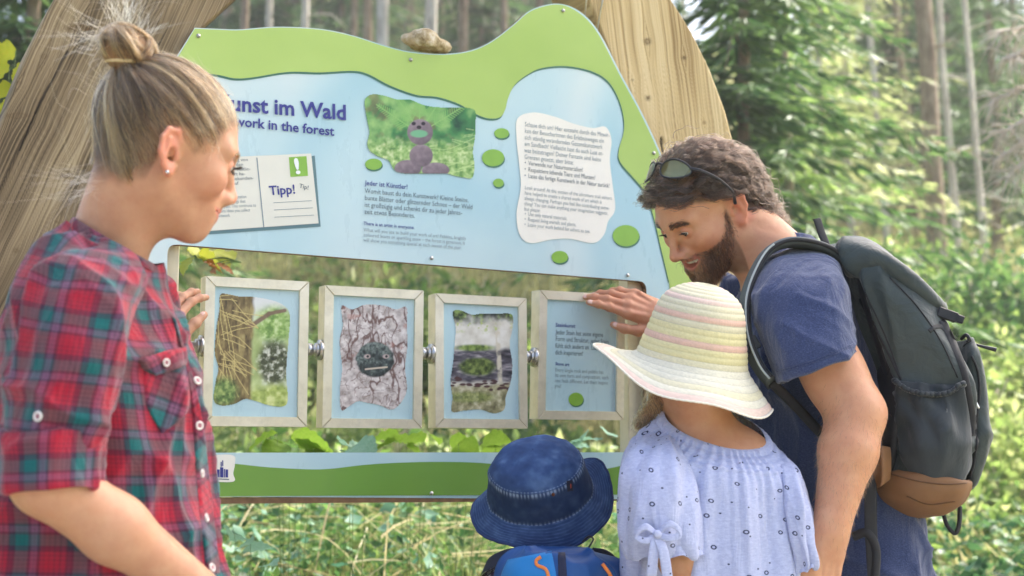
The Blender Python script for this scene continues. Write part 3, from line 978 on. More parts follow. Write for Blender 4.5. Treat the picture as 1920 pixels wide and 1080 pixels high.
# green printed land: top band, with its dark printed rim just beneath
wave = [(300, 150), (345, 136), (405, 140), (440, 147), (475, 145), (540, 135), (600, 136), (660, 133), (690, 139), (730, 160), (780, 178), (820, 182), (860, 195), (890, 213), (915, 222), (937, 220),
        (947, 205), (952, 185), (964, 160), (987, 141), (1015, 128), (1060, 124), (1110, 134), (1142, 155), (1163, 195), (1170, 240), (1160, 280), (1162, 303), (1186, 332), (1210, 362), (1226, 410), (1240, 470), (1254, 528)]
wave_c = crom(uzs(wave), 150)
inset = outer.copy()
ti = crom(uzs([(x - (3 if x > 1050 else 0), y + 2) for x, y in top_edge]), 90)
band = np.vstack([wave_c, uzs([(1262, 640), (1268, 846), (1313, 846), (1307, 640)]), ti[::-1], uzs([(334, 106)])])
v, f = prism([band], 0.0012, 0)
mesh('green_band', v, f, M_green, sign, smooth=False)
rim = np.vstack([wave_c, (wave_c + np.array([0.0, -0.0045]) + np.array([-0.002, 0]))[::-1]])
v, f = prism([rim], 0.0007, 0)
mesh('green_band_rim', v, f, M_edgeline, sign, smooth=False)
# lower strip: pale wave over deep green
low = crom(uzs([(232, 868), (330, 866), (420, 868), (500, 876), (575, 880), (620, 879), (680, 872), (740, 868), (820, 866), (900, 868), (980, 876), (1060, 884), (1130, 880), (1200, 868), (1316, 866)]), 60)
lowp = np.vstack([low, uzs([(1316, 927), (228, 931)])])
v, f = prism([lowp], 0.0012, 0)
mesh('green_strip', v, f, M_green2, sign, smooth=False)

# dots, cards and text fields
def dot(px, py, rx, ry, parent=None, off=0.0014, mat=None):
    a = np.linspace(0, 2 * math.pi, 28, endpoint=False)
    for (dx, dy, m_, o_, nm) in ((1.5, 3, M_edgeline, off - 0.0004, 'dot_rim'), (0, 0, mat or M_dot, off, 'green_dot')):
        flat(nm, [(px + dx + rx * math.cos(t), py + dy + ry * math.sin(t)) for t in a], o_, m_, parent or sign)
for q in ((940, 250, 14, 9.5), (924, 296, 21, 16), (934, 343, 10, 8), (700, 308, 16, 10.5), (1173, 442, 25, 20), (1049, 482, 15.5, 11.5)):
    dot(*q)
flat('text_field', [(970, 222), (1000, 211), (1040, 219), (1075, 232), (1110, 240), (1135, 238), (1146, 262), (1143, 300), (1148, 345), (1153, 392), (1140, 415), (1132, 440), (1112, 456), (1070, 448), (1035, 449),
                    (995, 456), (974, 440), (968, 400), (976, 350), (972, 300), (968, 260)], 0.0012, M_cream, sign, smooth_n=120)
flat('card_shadow', [(360, 312), (590, 292), (601, 425), (385, 440)], 0.0008, M_shadow, sign)
flat('postcard', [(350, 298), (583, 288), (597, 419), (350, 436)], 0.0016, M_card, sign)
flat('card_rule', [(480, 296), (482, 296), (495, 426), (493, 426)], 0.0021, M_ink2, sign)
flat('card_stamp', [(541, 295), (574, 293), (577, 330), (544, 332)], 0.0021, M_dot, sign)
for k in range(3):
    y = 378 + 13.5 * k
    flat('card_rule', [(512 + k, y + 2), (584 + 2 * k, y - 2), (584 + 2 * k, y - 1), (512 + k, y + 3)], 0.0021, M_ink2, sign)

def text(body, p0, p1, ph, mat, parent, off=0.0024, bold=0.0, line=None, name='lettering', slope=None, plane=None):
    """lettering set between board pixels p0 (left end of first baseline) and p1 (right end of the widest line);
    ph = photo px from first baseline to last baseline, or cap height when a single line"""
    cu = bpy.data.curves.new(name, 'FONT')
    cu.body = body
    cu.size = 1.0
    cu.offset = bold
    cu.resolution_u = 2
    nl = body.count('\n')
    o = bpy.data.objects.new(name, cu)
    COL.objects.link(o)
    dg = bpy.context.evaluated_depsgraph_get()
    me = bpy.data.meshes.new_from_object(o.evaluated_get(dg))
    bpy.data.objects.remove(o)
    bpy.data.curves.remove(cu)
    v = np.zeros(len(me.vertices) * 3)
    me.vertices.foreach_get('co', v)
    v = v.reshape(-1, 3)
    fs = [tuple(p.vertices) for p in me.polygons]
    bpy.data.meshes.remove(me)
    a, b = uz(*p0), uz(*p1)
    sx = np.linalg.norm(b - a) / max(v[:, 0].max() - v[:, 0].min(), 1e-6)
    dn = uz(p0[0], p0[1] + ph)
    H = np.linalg.norm(dn - a)
    sy = H / (nl if nl else 0.70)
    ex = nrm(b - a) if slope is None else np.array([1.0, 0])
    ey = np.array([-ex[1], ex[0]])
    x = (v[:, 0] - v[:, 0].min()) * sx
    y = v[:, 1] * sy
    pts = a + x[:, None] * ex + y[:, None] * ey
    wpt = np.array([bw(u, z, off) for u, z in pts])
    if plane is not None: wpt = plane(pts, off)
    fs = [q if np.cross(wpt[q[1]] - wpt[q[0]], wpt[q[2]] - wpt[q[0]]) @ BN > 0 else q[::-1] for q in fs]
    return mesh(name, wpt, fs, mat, parent, smooth=False)

text('Kunst im Wald', (406, 205), (648, 225), 29, M_navy, sign, bold=0.025)
text('Artwork in the forest', (402, 232), (626, 255), 18, M_navy, sign, bold=0.021)
text('Jeder ist Künstler!', (683, 347), (763, 355), 9, M_navy, sign, bold=0.01)
text('Womit baust du dein Kunstwerk? Kleine Steine,\nbunte Blätter oder glitzernder Schnee – der Wald\nist großzügig und schenkt dir zu jeder Jahres-\nzeit etwas Besonderes.',
     (683, 362), (885, 380), 39, M_ink, sign)
text('There is an artist in everyone.', (681, 422), (776, 430), 6.5, M_navy, sign, bold=0.01)
text('What will you use to build your work of art? Pebbles, brightly\ncoloured leaves or sparkling snow – the forest is generous, it\nwill show you something special at each season of the year.',
     (681, 434), (873, 450), 19, M_ink2, sign)
text('Schaue dich um! Hier entsteht durch das Mitwir-\nken der Besucherinnen des Erlebnisweges ein\nsich ständig veränderndes Gesamtkunstwerk\nam Sandbach! Vielleicht hast du auch Lust et-\nwas beizutragen? Deiner Fantasie sind keine\nGrenzen gesetzt, aber bitte:',
     (983, 237), (1142, 258), 61, M_ink2, sign)
text('•  Verwende nur Naturmaterialien!\n•  Respektiere lebende Tiere und Pflanzen!\n•  Lasse das fertige Kunstwerk in der Natur zurück!', (983, 309), (1142, 329), 24, M_ink, sign)
text('Look around! At this section of the adventure trail visitors\nhave helped to create a shared work of art which is\nalways changing. Perhaps you feel like contributing some-\nthing? You can make anything your imagination suggests,\nbut please:',
     (983, 355), (1146, 375), 40, M_ink2, sign)
text('•  Use only natural materials.\n•  Respect living animals and plants.\n•  Leave your work behind for others to see.', (983, 404), (1106, 418), 20, M_ink2, sign)
text('Tipp!', (505, 366), (553, 363), 17, M_navy, sign, bold=0.02)
text('Tip!', (560, 352), (577, 356), 8, M_ink, sign, bold=0.01)
text('!', (554, 326), (563, 325), 28, M_white, sign, off=0.0028, bold=0.03)
text('wieder auf dem Weg von\nKünstlern geht auf den\nfolge einem diesen restlic-\nhen Weg zum Start ha-\nben. Durch eine Sekunden-\nwarten, e gleich auf', (368, 306), (471, 302), 44, M_ink, sign)
text('ning on the way to the next station\nhave a little look at the things that\nyou find along the path. This continues to\nwork and the more ideas you collect\nfor your own artwork', (368, 375), (478, 371), 34, M_ink2, sign)
# crest panel at the lower left corner
flat('crest_field', [(360, 856), (400, 853), (437, 854), (440, 870), (437, 888), (440, 900), (430, 904), (395, 903), (360, 902)], 0.0018, M_cream, sign, smooth_n=60)
for (x0, y0, x1, y1) in ((406, 880, 411, 895), (412, 876, 418, 895), (419, 879, 421, 895), (422, 880, 427, 895), (413, 866, 415, 875), (416, 863, 418, 874)):
    flat('crest_mark', [(x0, y0), (x1, y0 + .4), (x1, y1 + .4), (x0, y1)], 0.0023, M_navy, sign)
flat('crest_mark', [(405, 897), (429, 898), (429, 900), (405, 899)], 0.0023, M_ink, sign)

# painted photographs printed on the board: colour per point of a fine sheet
def inside(poly, x, y):
    c = np.zeros(x.shape, bool)
    n = len(poly)
    for i in range(n):
        (x1, y1), (x2, y2) = poly[i], poly[(i + 1) % n]
        t = (y1 > y) != (y2 > y)
        c ^= t & (x < (x2 - x1) * (y - y1) / ((y2 - y1) or 1e-9) + x1)
    return c
def photo(name, pts, fn, step, parent, off, plane=None, mat=None):
    poly = closed_curve(pts, 90)
    x0, y0 = poly.min(0)
    x1, y1 = poly.max(0)
    nx, ny = int((x1 - x0) / step) + 1, int((y1 - y0) / step) + 1
    X, Y = np.meshgrid(np.linspace(x0, x1, nx), np.linspace(y0, y1, ny))
    c = fn(X, Y)
    d = np.stack([X, Y], -1).reshape(-1, 2)
    rays = np.array([P(a, b, 1.0) for a, b in d]) - CAM
    t = ((BP0 - CAM) @ BN + 0) / (rays @ BN)
    wpt = CAM + rays * t[:, None]
    q = np.stack([(wpt - BP0) @ BA, wpt[:, 2]], -1)
    wpt = plane(q, off) if plane is not None else wpt + BN * off
    fc = grid_faces(ny, nx, False)
    cx, cy = X.reshape(-1)[fc].mean(1), Y.reshape(-1)[fc].mean(1)
    fc = fc[inside(poly, cx, cy)][:, ::-1]
    used = np.unique(fc)
    mp = np.full(len(wpt), -1)
    mp[used] = np.arange(len(used))
    return mesh(name, wpt[used], mp[fc], M_photo, parent, smooth=False, col=np.clip(c.reshape(-1, 3)[used], 0, 1))
M_photo = vcol('printed_photograph', 0.35, 0.45)

def lin(r, g, b): return np.array(srgb(r, g, b))
def nz2(X, Y, s, o=4, seed=0.0, sx=1.0, sy=1.0):
    return fbm(np.stack([X * sx / s, Y * sy / s, np.full(X.shape, seed * 7.7 + 0.5)], -1), o)
def blend(c, col, m): return c * (1 - m[..., None]) + np.asarray(col) * m[..., None]
def seg(X, Y, a, b, wd):
    ax, ay, bx, by = *a, *b
    t = np.clip(((X - ax) * (bx - ax) + (Y - ay) * (by - ay)) / ((bx - ax) ** 2 + (by - ay) ** 2 + 1e-9), 0, 1)
    dd = np.hypot(X - ax - t * (bx - ax), Y - ay - t * (by - ay))
    return sstep(wd, wd * 0.4, dd)
def ell(X, Y, c, rx, ry, soft=0.12):
    return sstep(1 + soft, 1 - soft, np.hypot((X - c[0]) / rx, (Y - c[1]) / ry))
def ramp3(n, a, b, c):
    n = np.clip(n, -1, 1)[..., None]
    return np.where(n < 0, b + (a - b) * (-n), b + (c - b) * n)

def ph_stones(X, Y):
    n = nz2(X, Y, 26, 4, 1) * 1.3
    c = ramp3(n * 1.5, lin(22, 70, 42), lin(62, 128, 66), lin(150, 190, 110))
    c = blend(c, lin(120, 82, 66), sstep(0.25, 0.6, nz2(X, Y, 30, 4, 2) + 0.2 * sstep(760, 690, X)) * 0.5)
    lowl = sstep(250, 285, Y + 14 * nz2(X, Y, 22, 3, 3))
    c = blend(c, ramp3(nz2(X, Y, 8, 4, 4) * 2.2, lin(88, 132, 60), lin(152, 186, 104), lin(214, 226, 166)), lowl * 0.85)
    rng = np.random.default_rng(5)
    for (cx, cy, base, ln) in ((786, 226, -1.57, 44), (770, 240, -2.55, 78), (806, 238, -0.55, 84), (776, 232, -2.15, 62), (798, 230, -1.0, 62)):
        ex, ey = cx + ln * math.cos(base), cy + ln * math.sin(base)
        c = blend(c, lin(150, 190, 108), seg(X, Y, (cx, cy), (ex, ey), 1.3) * 0.8)
        for k in range(15):
            t = 0.12 + 0.86 * k / 15
            px, py = cx + (ex - cx) * t, cy + (ey - cy) * t
            L = 17 * (1 - t * 0.8)
            for s in (-1, 1):
                an = base + s * 1.05
                c = blend(c, lin(128, 178, 92), seg(X, Y, (px, py), (px + L * math.cos(an), py + L * math.sin(an)), 1.7) * 0.7)
    for k in range(26):
        x, y = rng.uniform(800, 885), rng.uniform(240, 330)
        an = rng.uniform(-0.6, 0.5)
        L = rng.uniform(14, 40)
        c = blend(c, lin(190, 212, 140), seg(X, Y, (x, y), (x + L * math.cos(an), y + L * math.sin(an)), 1.0) * 0.55)
    st = lambda cc, cx, cy, rx, ry: blend(cc, ramp3(nz2(X, Y, 7, 4, cx) * 0.45 + ((cx - X) / rx * 0.2 + (cy - Y) / ry * 0.35), lin(74, 62, 66), lin(122, 106, 112), lin(168, 152, 154)), ell(X, Y, (cx, cy), rx, ry, 0.05))
    c = st(c, 764, 316, 25, 16)
    c = st(c, 816, 319, 26, 14)
    c = st(c, 789, 292, 22, 21)
    c = st(c, 787, 248, 24, 24)
    c = blend(c, lin(110, 178, 130), ell(X, Y, (785, 251), 16, 7, 0.2) * 0.9)
    for ex in (775, 793):
        c = blend(c, lin(40, 28, 36), ell(X, Y, (ex, 232), 4, 3.5, 0.3))
    c = blend(c, lin(34, 24, 30), ell(X, Y, (785, 239), 4.5, 3.5, 0.3))
    return c
photo('stone_figure_photo', [(683, 190), (692, 179), (706, 177), (728, 182), (745, 187), (768, 187), (790, 196), (815, 201), (850, 202), (880, 203), (891, 210), (891, 230), (890, 258), (886, 285), (889, 310), (885, 333), (868, 333), (845, 328), (838, 326), (800, 326), (755, 325), (738, 318), (728, 301), (710, 294), (694, 284), (688, 270), (692, 248), (687, 222)],
      ph_stones, 1.0, sign, 0.0018)

# screws with their washers
for (x, y) in ((372, 67), (770, 112), (367, 448), (809, 484), (1177, 516), (1056, 20), (1226, 287), (809, 925), (1010, 926)):
    p = B(x, y, 0.0024)
    v, f = join([tube([p, p + BN * 0.0012], 0.0042, 12), ellipsoid(p + BN * 0.001, BA * 0.003, UP * 0.003, BN * 0.0014, 10, 6), box(p + BN * 0.0026, BA * 0.0021, UP * 0.0004, BN * 0.0002)])
    mesh('screw', v, f, M_screw, sign)

# pale posts inside the opening, and the axle that the flip panels turn on
M_post = plain('pale_post', srgb(214, 206, 174), 0.45, 0.08, 25, bump=0.1)
M_postside = plain('post_steel_side', srgb(168, 172, 166), 0.4, 0.1, 25)
for (xa, xb) in ((300, 338), (1186, 1224)):
    ua, ub = uz(xa, 600)[0], uz(xb, 600)[0]
    z0, z1 = uz(xa, 900)[1], uz(xa, 445 if xa < 500 else 510)[1]
    c = bw((ua + ub) / 2, (z0 + z1) / 2, -0.040)
    v, f = box(c, BA * (ub - ua) / 2, BN * 0.02, UP * (z1 - z0) / 2, 0.002)
    mesh('side_post', v, f, M_post, sign, smooth=False)
AXZ = np.mean([uz(592, 652)[1], uz(805, 662)[1], uz(1000, 672)[1]])
u0, u1 = uz(320, 640)[0], uz(1205, 680)[0]
v, f = tube([bw(u0, AXZ, -0.015), bw(u1, AXZ, -0.015)], 0.0085, 16)
mesh('axle', v, f, M_steel, sign)

# ------------------------------------------------------------------ four flip panels on the axle
M_frame = NT('frame_aluminium')
_v = M_frame.coord('Object', (1, 1, 1))
M_frame.color(M_frame.ramp(M_frame.noise(_v, 9, 4), [(0.3, srgb(216, 207, 178)), (0.7, srgb(236, 229, 206))]))
_d = M_frame.ramp(M_frame.noise(_v, 26, 6, 0.75), [(0.38, srgb(112, 104, 88)), (0.52, (1, 1, 1))])
M_frame.color(M_frame.mix(0.12, M_frame.b.inputs['Base Color'].links[0].from_socket, _d, 'MULTIPLY'))
M_frame.set(Roughness=0.38, Metallic=0.35)
M_frame.bump(M_frame.noise(M_frame.coord('Object', (60, 60, 900)), 1.0, 2), 0.05, 0.0005)
M_frame = M_frame.m

def ph_tree(X, Y):
    c = ramp3(nz2(X, Y, 20, 4, 1) * 1.5, lin(150, 170, 96), lin(190, 204, 140), lin(232, 236, 220))
    sky_ = sstep(600, 565, Y + 10 * nz2(X, Y, 20, 3, 9)) * sstep(462, 475, X)
    c = blend(c, lin(222, 224, 218), sky_)
    bush = ell(X, Y, (515, 610), 34, 36, 0.3)
    c = blend(c, ramp3(nz2(X, Y, 7, 4, 2) * 2, lin(104, 140, 66), lin(152, 184, 100), lin(196, 214, 150)), bush)
    dark = ell(X, Y, (515, 680), 32, 42, 0.3)
    c = blend(c, ramp3(nz2(X, Y, 6, 4, 3) * 2, lin(40, 44, 32), lin(82, 88, 56), lin(214, 216, 196)), dark)
    c = blend(c, ramp3(nz2(X, Y, 9, 4, 5) * 2, lin(130, 150, 60), lin(176, 192, 96), lin(216, 222, 150)), sstep(715, 735, Y + 12 * nz2(X, Y, 14, 3, 6)) * 0.9)
    tr = sstep(410, 404, X - 0) * 0 + sstep(478, 470, X + 5 * nz2(X, Y, 30, 3, 4) + (Y - 640) * 0.02)
    c = blend(c, ramp3(nz2(X, Y, 10, 5, 7, 1.6, 0.6) * 1.8, lin(70, 58, 38), lin(124, 106, 66), lin(172, 156, 100)), tr)
    c = blend(c, lin(120, 88, 76), seg(X, Y, (470, 612), (505, 588), 6) * 0.9 + seg(X, Y, (505, 588), (534, 582), 5) * 0.9 * (1 - seg(X, Y, (470, 612), (505, 588), 6)))
    rng = np.random.default_rng(8)
    for k in range(34):
        x, y = rng.uniform(402, 440), rng.uniform(552, 700)
        an = rng.choice([rng.uniform(-0.4, 0.9), rng.uniform(1.0, 2.0)])
        L = rng.uniform(30, 75)
        m = (x + L * math.cos(an) * .5 + rng.uniform(-5, 5), y + L * math.sin(an) * .5 + rng.uniform(-5, 5))
        e = (x + L * math.cos(an), y + L * math.sin(an))
        for a, b in (((x, y), m), (m, e)):
            c = blend(c, lin(208, 190, 122), seg(X, Y, a, b, 1.1) * 0.8)
    c = blend(c, ramp3(nz2(X, Y, 6, 4, 8) * 2, lin(58, 92, 44), lin(104, 138, 70), lin(170, 190, 110)), ell(X, Y, (420, 735), 26, 26, 0.4) * 0.9)
    return c
def ph_bark(X, Y):
    a = X + 9 * nz2(X, Y, 22, 3, 1)
    b = Y + 14 * nz2(X, Y, 26, 3, 2)
    # cracked bark plates: distance to jittered cells, long in height
    rng = np.random.default_rng(4)
    sx, sy = rng.uniform(630, 772, 150), rng.uniform(560, 780, 150)
    D = np.sort(np.stack([np.hypot((a - x) * 1.0, (b - y) * 0.55) for x, y in zip(sx, sy)], -1), -1)
    r1 = np.abs(nz2(X + 10 * nz2(X, Y, 40, 2, 21), Y, 15, 3, 22, 1.0, 0.34))
    r2 = np.abs(nz2(X, Y + 8 * nz2(X, Y, 20, 2, 23), 16, 3, 24))
    cr = np.clip(sstep(0.13, 0.02, r1) + 0.7 * sstep(0.06, 0.01, r2), 0, 1)
    c = ramp3(nz2(X, Y, 9, 5, 3) * 1.8, lin(140, 128, 122), lin(198, 188, 182), lin(234, 228, 222))
    c = blend(c, lin(98, 64, 56), np.clip(cr, 0, 1) * 0.9)
    c = blend(c, lin(172, 118, 104), sstep(0.28, 0.5, nz2(X, Y, 18, 3, 6)) * 0.5)
    st = ell(X + 4 * nz2(X, Y, 10, 3, 5), Y, (703, 674), 36, 33, 0.06)
    c = blend(c, ramp3(nz2(X, Y, 6, 5, 7) * 2.0 + (674 - Y) / 60, lin(28, 34, 34), lin(66, 76, 74), lin(126, 138, 130)), st)
    for ex in (689, 724):
        c = blend(c, lin(196, 176, 168), ell(X, Y, (ex, 668), 6, 4, 0.3) * 0.9)
        c = blend(c, lin(30, 30, 32), ell(X, Y, (ex + 1, 668), 2.5, 2.5, 0.3))
    c = blend(c, lin(204, 190, 170), seg(X, Y, (686, 692), (726, 688), 2.2))
    return c
def ph_river(X, Y):
    c = ramp3(nz2(X, Y, 16, 4, 1) * 1.6, lin(190, 184, 166), lin(216, 212, 198), lin(236, 234, 226))
    c = blend(c, ramp3(nz2(X, Y, 8, 4, 2) * 2, lin(22, 34, 20), lin(52, 66, 36), lin(132, 156, 82)), sstep(612, 592, Y + 14 * nz2(X, Y, 16, 3, 3)))
    c = blend(c, lin(178, 190, 110), sstep(0.1, 0.4, nz2(X, Y, 8, 4, 4)) * ell(X, Y, (900, 612), 60, 12, 0.5))
    wv = sstep(650, 662, Y + 9 * nz2(X, Y, 30, 3, 5)) * sstep(722, 712, Y + 8 * nz2(X, Y, 26, 3, 6))
    c = blend(c, ramp3(nz2(X, Y, 9, 4, 7, 0.5, 1.6) * 2, lin(44, 44, 50), lin(94, 90, 98), lin(174, 168, 168)), wv)
    c = blend(c, ramp3(nz2(X, Y, 6, 4, 8) * 2, lin(38, 50, 24), lin(84, 100, 48), lin(130, 146, 76)), ell(X, Y, (895, 688), 34, 17, 0.2))
    c = blend(c, ramp3(nz2(X, Y, 6, 4, 10) * 2, lin(66, 84, 36), lin(120, 144, 66), lin(160, 176, 100)), ell(X, Y, (890, 652), 36, 6, 0.4))
    c = blend(c, lin(206, 198, 176), seg(X, Y, (934, 625), (938, 720), 6) * sstep(-0.3, 0.3, nz2(X, Y, 8, 3, 11)))
    gr = sstep(716, 728, Y + 6 * nz2(X, Y, 18, 3, 12))
    c = blend(c, ramp3(nz2(X, Y, 9, 5, 13) * 2, lin(96, 92, 66), lin(150, 146, 108), lin(206, 200, 168)), gr)
    c = blend(c, ramp3(nz2(X, Y, 5, 4, 14) * 2, lin(72, 92, 40), lin(118, 132, 66), lin(170, 176, 110)), ell(X, Y, (880, 745), 48, 10, 0.4) * 0.8)
    rng = np.random.default_rng(3)
    for k in range(26):
        x = rng.uniform(848, 958)
        y = 712 + (x - 850) * 0.12 + rng.uniform(-8, 12)
        c = blend(c, lin(78, 52, 52), ell(X, Y, (x, y), rng.uniform(3, 7), rng.uniform(1.6, 3), 0.3))
    return c

FR = [  # outer corners TL TR BR BL, border, tilt about the axle (deg), what is on it
    ([(385, 515), (580, 530), (575, 802), (380, 797)], 'tree', 0.0),
    ([(611, 533), (793, 546), (793, 805), (603, 800)], 'bark', 1.0),
    ([(820, 549), (989, 560), (988, 800), (813, 806)], 'river', -1.0),
    ([(1008, 541), (1171, 555), (1171, 787), (1012, 786)], 'text', 2.5)]
FLAB = ['flip panel with a photo of a tree trunk and dry stems, nearest the woman', 'flip panel with a photo of pale bark and a dark stone face',
        'flip panel with a photo of stones beside a stream', 'flip panel with blue text page and green dot under the man\'s hand']
BW_ = 0.0188
for k, (cs, what, tilt) in enumerate(FR):
    c = uzs(cs, 0.004)
    ua, ub = (c[0, 0] + c[3, 0]) / 2, (c[1, 0] + c[2, 0]) / 2
    za, zb = (c[2, 1] + c[3, 1]) / 2, (c[0, 1] + c[1, 1]) / 2
    ang = math.radians(tilt)
    fup = UP * math.cos(ang) + BN * math.sin(ang)
    fn_ = BN * math.cos(ang) - UP * math.sin(ang)
    ax0 = bw(0, AXZ, -0.015)
    def place(u, z, off): return ax0 + BA * u + fup * (z - AXZ) + fn_ * (off + 0.015)
    def plane(q, off, place=place): return np.array([place(u, z, off) for u, z in q]) if len(q) < 4000 else ax0 + np.outer(q[:, 0], BA) + np.outer(q[:, 1] - AXZ, fup) + fn_ * (off + 0.015)
    fr = thing('picture_panel', FLAB[k], 'picture panel', place((ua + ub) / 2, za, 0), group='flip panels in the opening of the information board')
    D0, D1 = 0.004, -0.034            # front and back of the frame bars
    o4 = [(ua, zb), (ub, zb), (ub, za), (ua, za)]
    i4 = [(ua + BW_, zb - BW_), (ub - BW_, zb - BW_), (ub - BW_, za + BW_), (ua + BW_, za + BW_)]
    for j in range(4):
        a, b, b2, a2 = o4[j], o4[(j + 1) % 4], i4[(j + 1) % 4], i4[j]
        g = 0.0004
        q = np.array([a, b, b2, a2])
        q = q + (q.mean(0) - q) * 0.0
        e = nrm(q[1] - q[0]) * g
        q = q + np.array([e, -e, -e, e])
        ch = 0.0015
        cen = q.mean(0)
        qi = q + np.array([nrm(cen - x) for x in q]) * ch
        v = [place(u, z, D0) for u, z in qi] + [place(u, z, D0 - ch) for u, z in q] + [place(u, z, D1) for u, z in q]
        f = [(3, 2, 1, 0)]
        for i in range(4):
            i2 = (i + 1) % 4
            f += [(i, i2, i2 + 4, i + 4), (i + 4, i2 + 4, i2 + 8, i + 8)]
        f.append((8, 9, 10, 11))
        mesh('frame_bar', v, f, M_frame, fr, smooth=False)
    v = [place(u, z, -0.002) for u, z in i4] + [place(u, z, -0.026) for u, z in i4]
    mesh('panel', v, [(3, 2, 1, 0), (4, 5, 6, 7)], M_blue, fr, smooth=False)
    pk = dict(step=1.0, parent=fr, off=-0.0012, plane=plane)
    if what == 'tree':
        photo('tree_photo', [(413, 553), (425, 551), (450, 556), (480, 557), (520, 566), (540, 580), (544, 600), (541, 640), (537, 700), (540, 750), (530, 762), (505, 760), (480, 752), (460, 748), (440, 757), (415, 760), (401, 750), (405, 715), (410, 690), (403, 660), (407, 610), (412, 580)], ph_tree, **pk)
    elif what == 'bark':
        photo('bark_photo', [(640, 573), (660, 580), (685, 571), (720, 573), (742, 580), (762, 576), (763, 610), (764, 650), (760, 690), (764, 730), (752, 756), (735, 768), (715, 760), (690, 755), (672, 752), (655, 762), (641, 768), (638, 730), (642, 690), (637, 640), (643, 610)], ph_bark, **pk)
    elif what == 'river':
        photo('stream_photo', [(850, 585), (865, 582), (885, 590), (905, 588), (935, 588), (961, 590), (962, 615), (956, 645), (961, 680), (958, 715), (948, 745), (945, 768), (925, 775), (900, 768), (870, 770), (847, 772), (848, 745), (845, 715), (850, 680), (853, 645), (855, 615)], ph_river, **pk)
    else:
        tk = dict(parent=fr, off=-0.0010, plane=plane)
        text('Steinkunst', (1041, 612), (1078, 614), 7, M_navy, bold=0.012, **tk)
        text('Jeder Stein hat seine eigene\nForm und Struktur, jeder Stein\nfühlt sich anders an. Lass\ndich inspirieren!', (1041, 626), (1141, 632), 38, M_ink, **tk)
        text('Stone art', (1042, 684), (1068, 686), 6, M_navy, bold=0.012, **tk)
        text('Every single rock and pebble has\nits own form and composition, each\none feels different. Let them inspire\nyou!', (1042, 696), (1142, 701), 30, M_ink2, **tk)
        a = np.linspace(0, 2 * math.pi, 28, endpoint=False)
        for dx, dy, m_, o_, nm in ((1.5, 2.5, M_edgeline, -0.0014, 'dot_rim'), (0, 0, M_dot, -0.0010, 'green_dot')):
            q = uzs([(1082 + dx + 14 * math.cos(t), 748 + dy + 12.5 * math.sin(t)) for t in a])
            v = plane(q, o_)
            mesh(nm, v, [tuple(range(28))[::-1]], m_, fr, smooth=False)
    # axle boss on the right of the frame and flange on the left of the next one
    bl = 0.013
    v, f = tube([bw(ub + 0.0005, AXZ, -0.013), bw(ub + bl, AXZ, -0.013)], 0.0125, 20)
    mesh('axle_sleeve', v, f, M_steel, fr)
    v, f = join([tube([bw(ua - 0.006, AXZ, -0.012), bw(ua - 0.0005, AXZ, -0.012)], 0.0205, 24), tube([bw(ua - 0.013, AXZ, -0.012), bw(ua - 0.006, AXZ, -0.012)], 0.0135, 20)])
    mesh('flange', v, f, M_steel, fr)

# ------------------------------------------------------------------ timber arch behind the board
def wood_cols(X, Y, base, lo, hi, gdir, seed, knots, cracks=(), flow=None):
    """weathered softwood in the plane of the beam: X, Y in photo px of the face, grain along gdir"""
    g = nrm(gdir)
    al = X * g[0] + Y * g[1]
    ac = X * -g[1] + Y * g[0]
    push = np.zeros(X.shape)
    kn = np.zeros(X.shape)
    for (kx, ky, rx, ry, st) in knots:
        da = (X - kx) * g[0] + (Y - ky) * g[1]
        dc = (X - kx) * -g[1] + (Y - ky) * g[0]
        push += np.sign(dc) * st * 6 * np.exp(-(np.abs(dc) / (rx * 2.4)) - (da / (ry * 4.0)) ** 2)
        r = np.hypot((X - kx) / rx, (Y - ky) / ry)
        kn = np.maximum(kn, st * sstep(1.35, 0.35, r + 0.22 * nz2(X, Y, 5, 3, kx)))
    ac2 = ac - push
    n1 = fbm(np.stack([ac2 / 42, al / 2200, np.full(X.shape, seed)], -1), 3)
    rings = np.sin(ac2 * 0.85 + 4.5 * n1 + 1.0 * fbm(np.stack([ac2 / 60, al / 500, np.full(X.shape, seed + 3)], -1), 2))
    fine = fbm(np.stack([ac2 / 1.7, al / 220, np.full(X.shape, seed + 5)], -1), 3)
    wide = fbm(np.stack([ac / 60, al / 260, np.full(X.shape, seed + 9)], -1), 3)
    t = 0.24 * rings * (0.55 + 0.45 * n1) + 1.25 * fine + 0.8 * wide
    c = ramp3(t, np.array(lo), np.array(base), np.array(hi))
    c = blend(c, lin(96, 76, 50), kn * (0.62 + 0.3 * np.sin(kn * 16)))
    h = 0.4 * rings + 1.5 * fine
    for (a, b, wd) in cracks:
        m = seg(X + 3 * nz2(X, Y, 30, 2, 1), Y, a, b, wd)
        c = blend(c, lin(46, 40, 32), m * 0.85)
        h = h - 5 * m
    return c, h, kn
M_wood = vcol('weathered_timber', 0.75, 0.25)

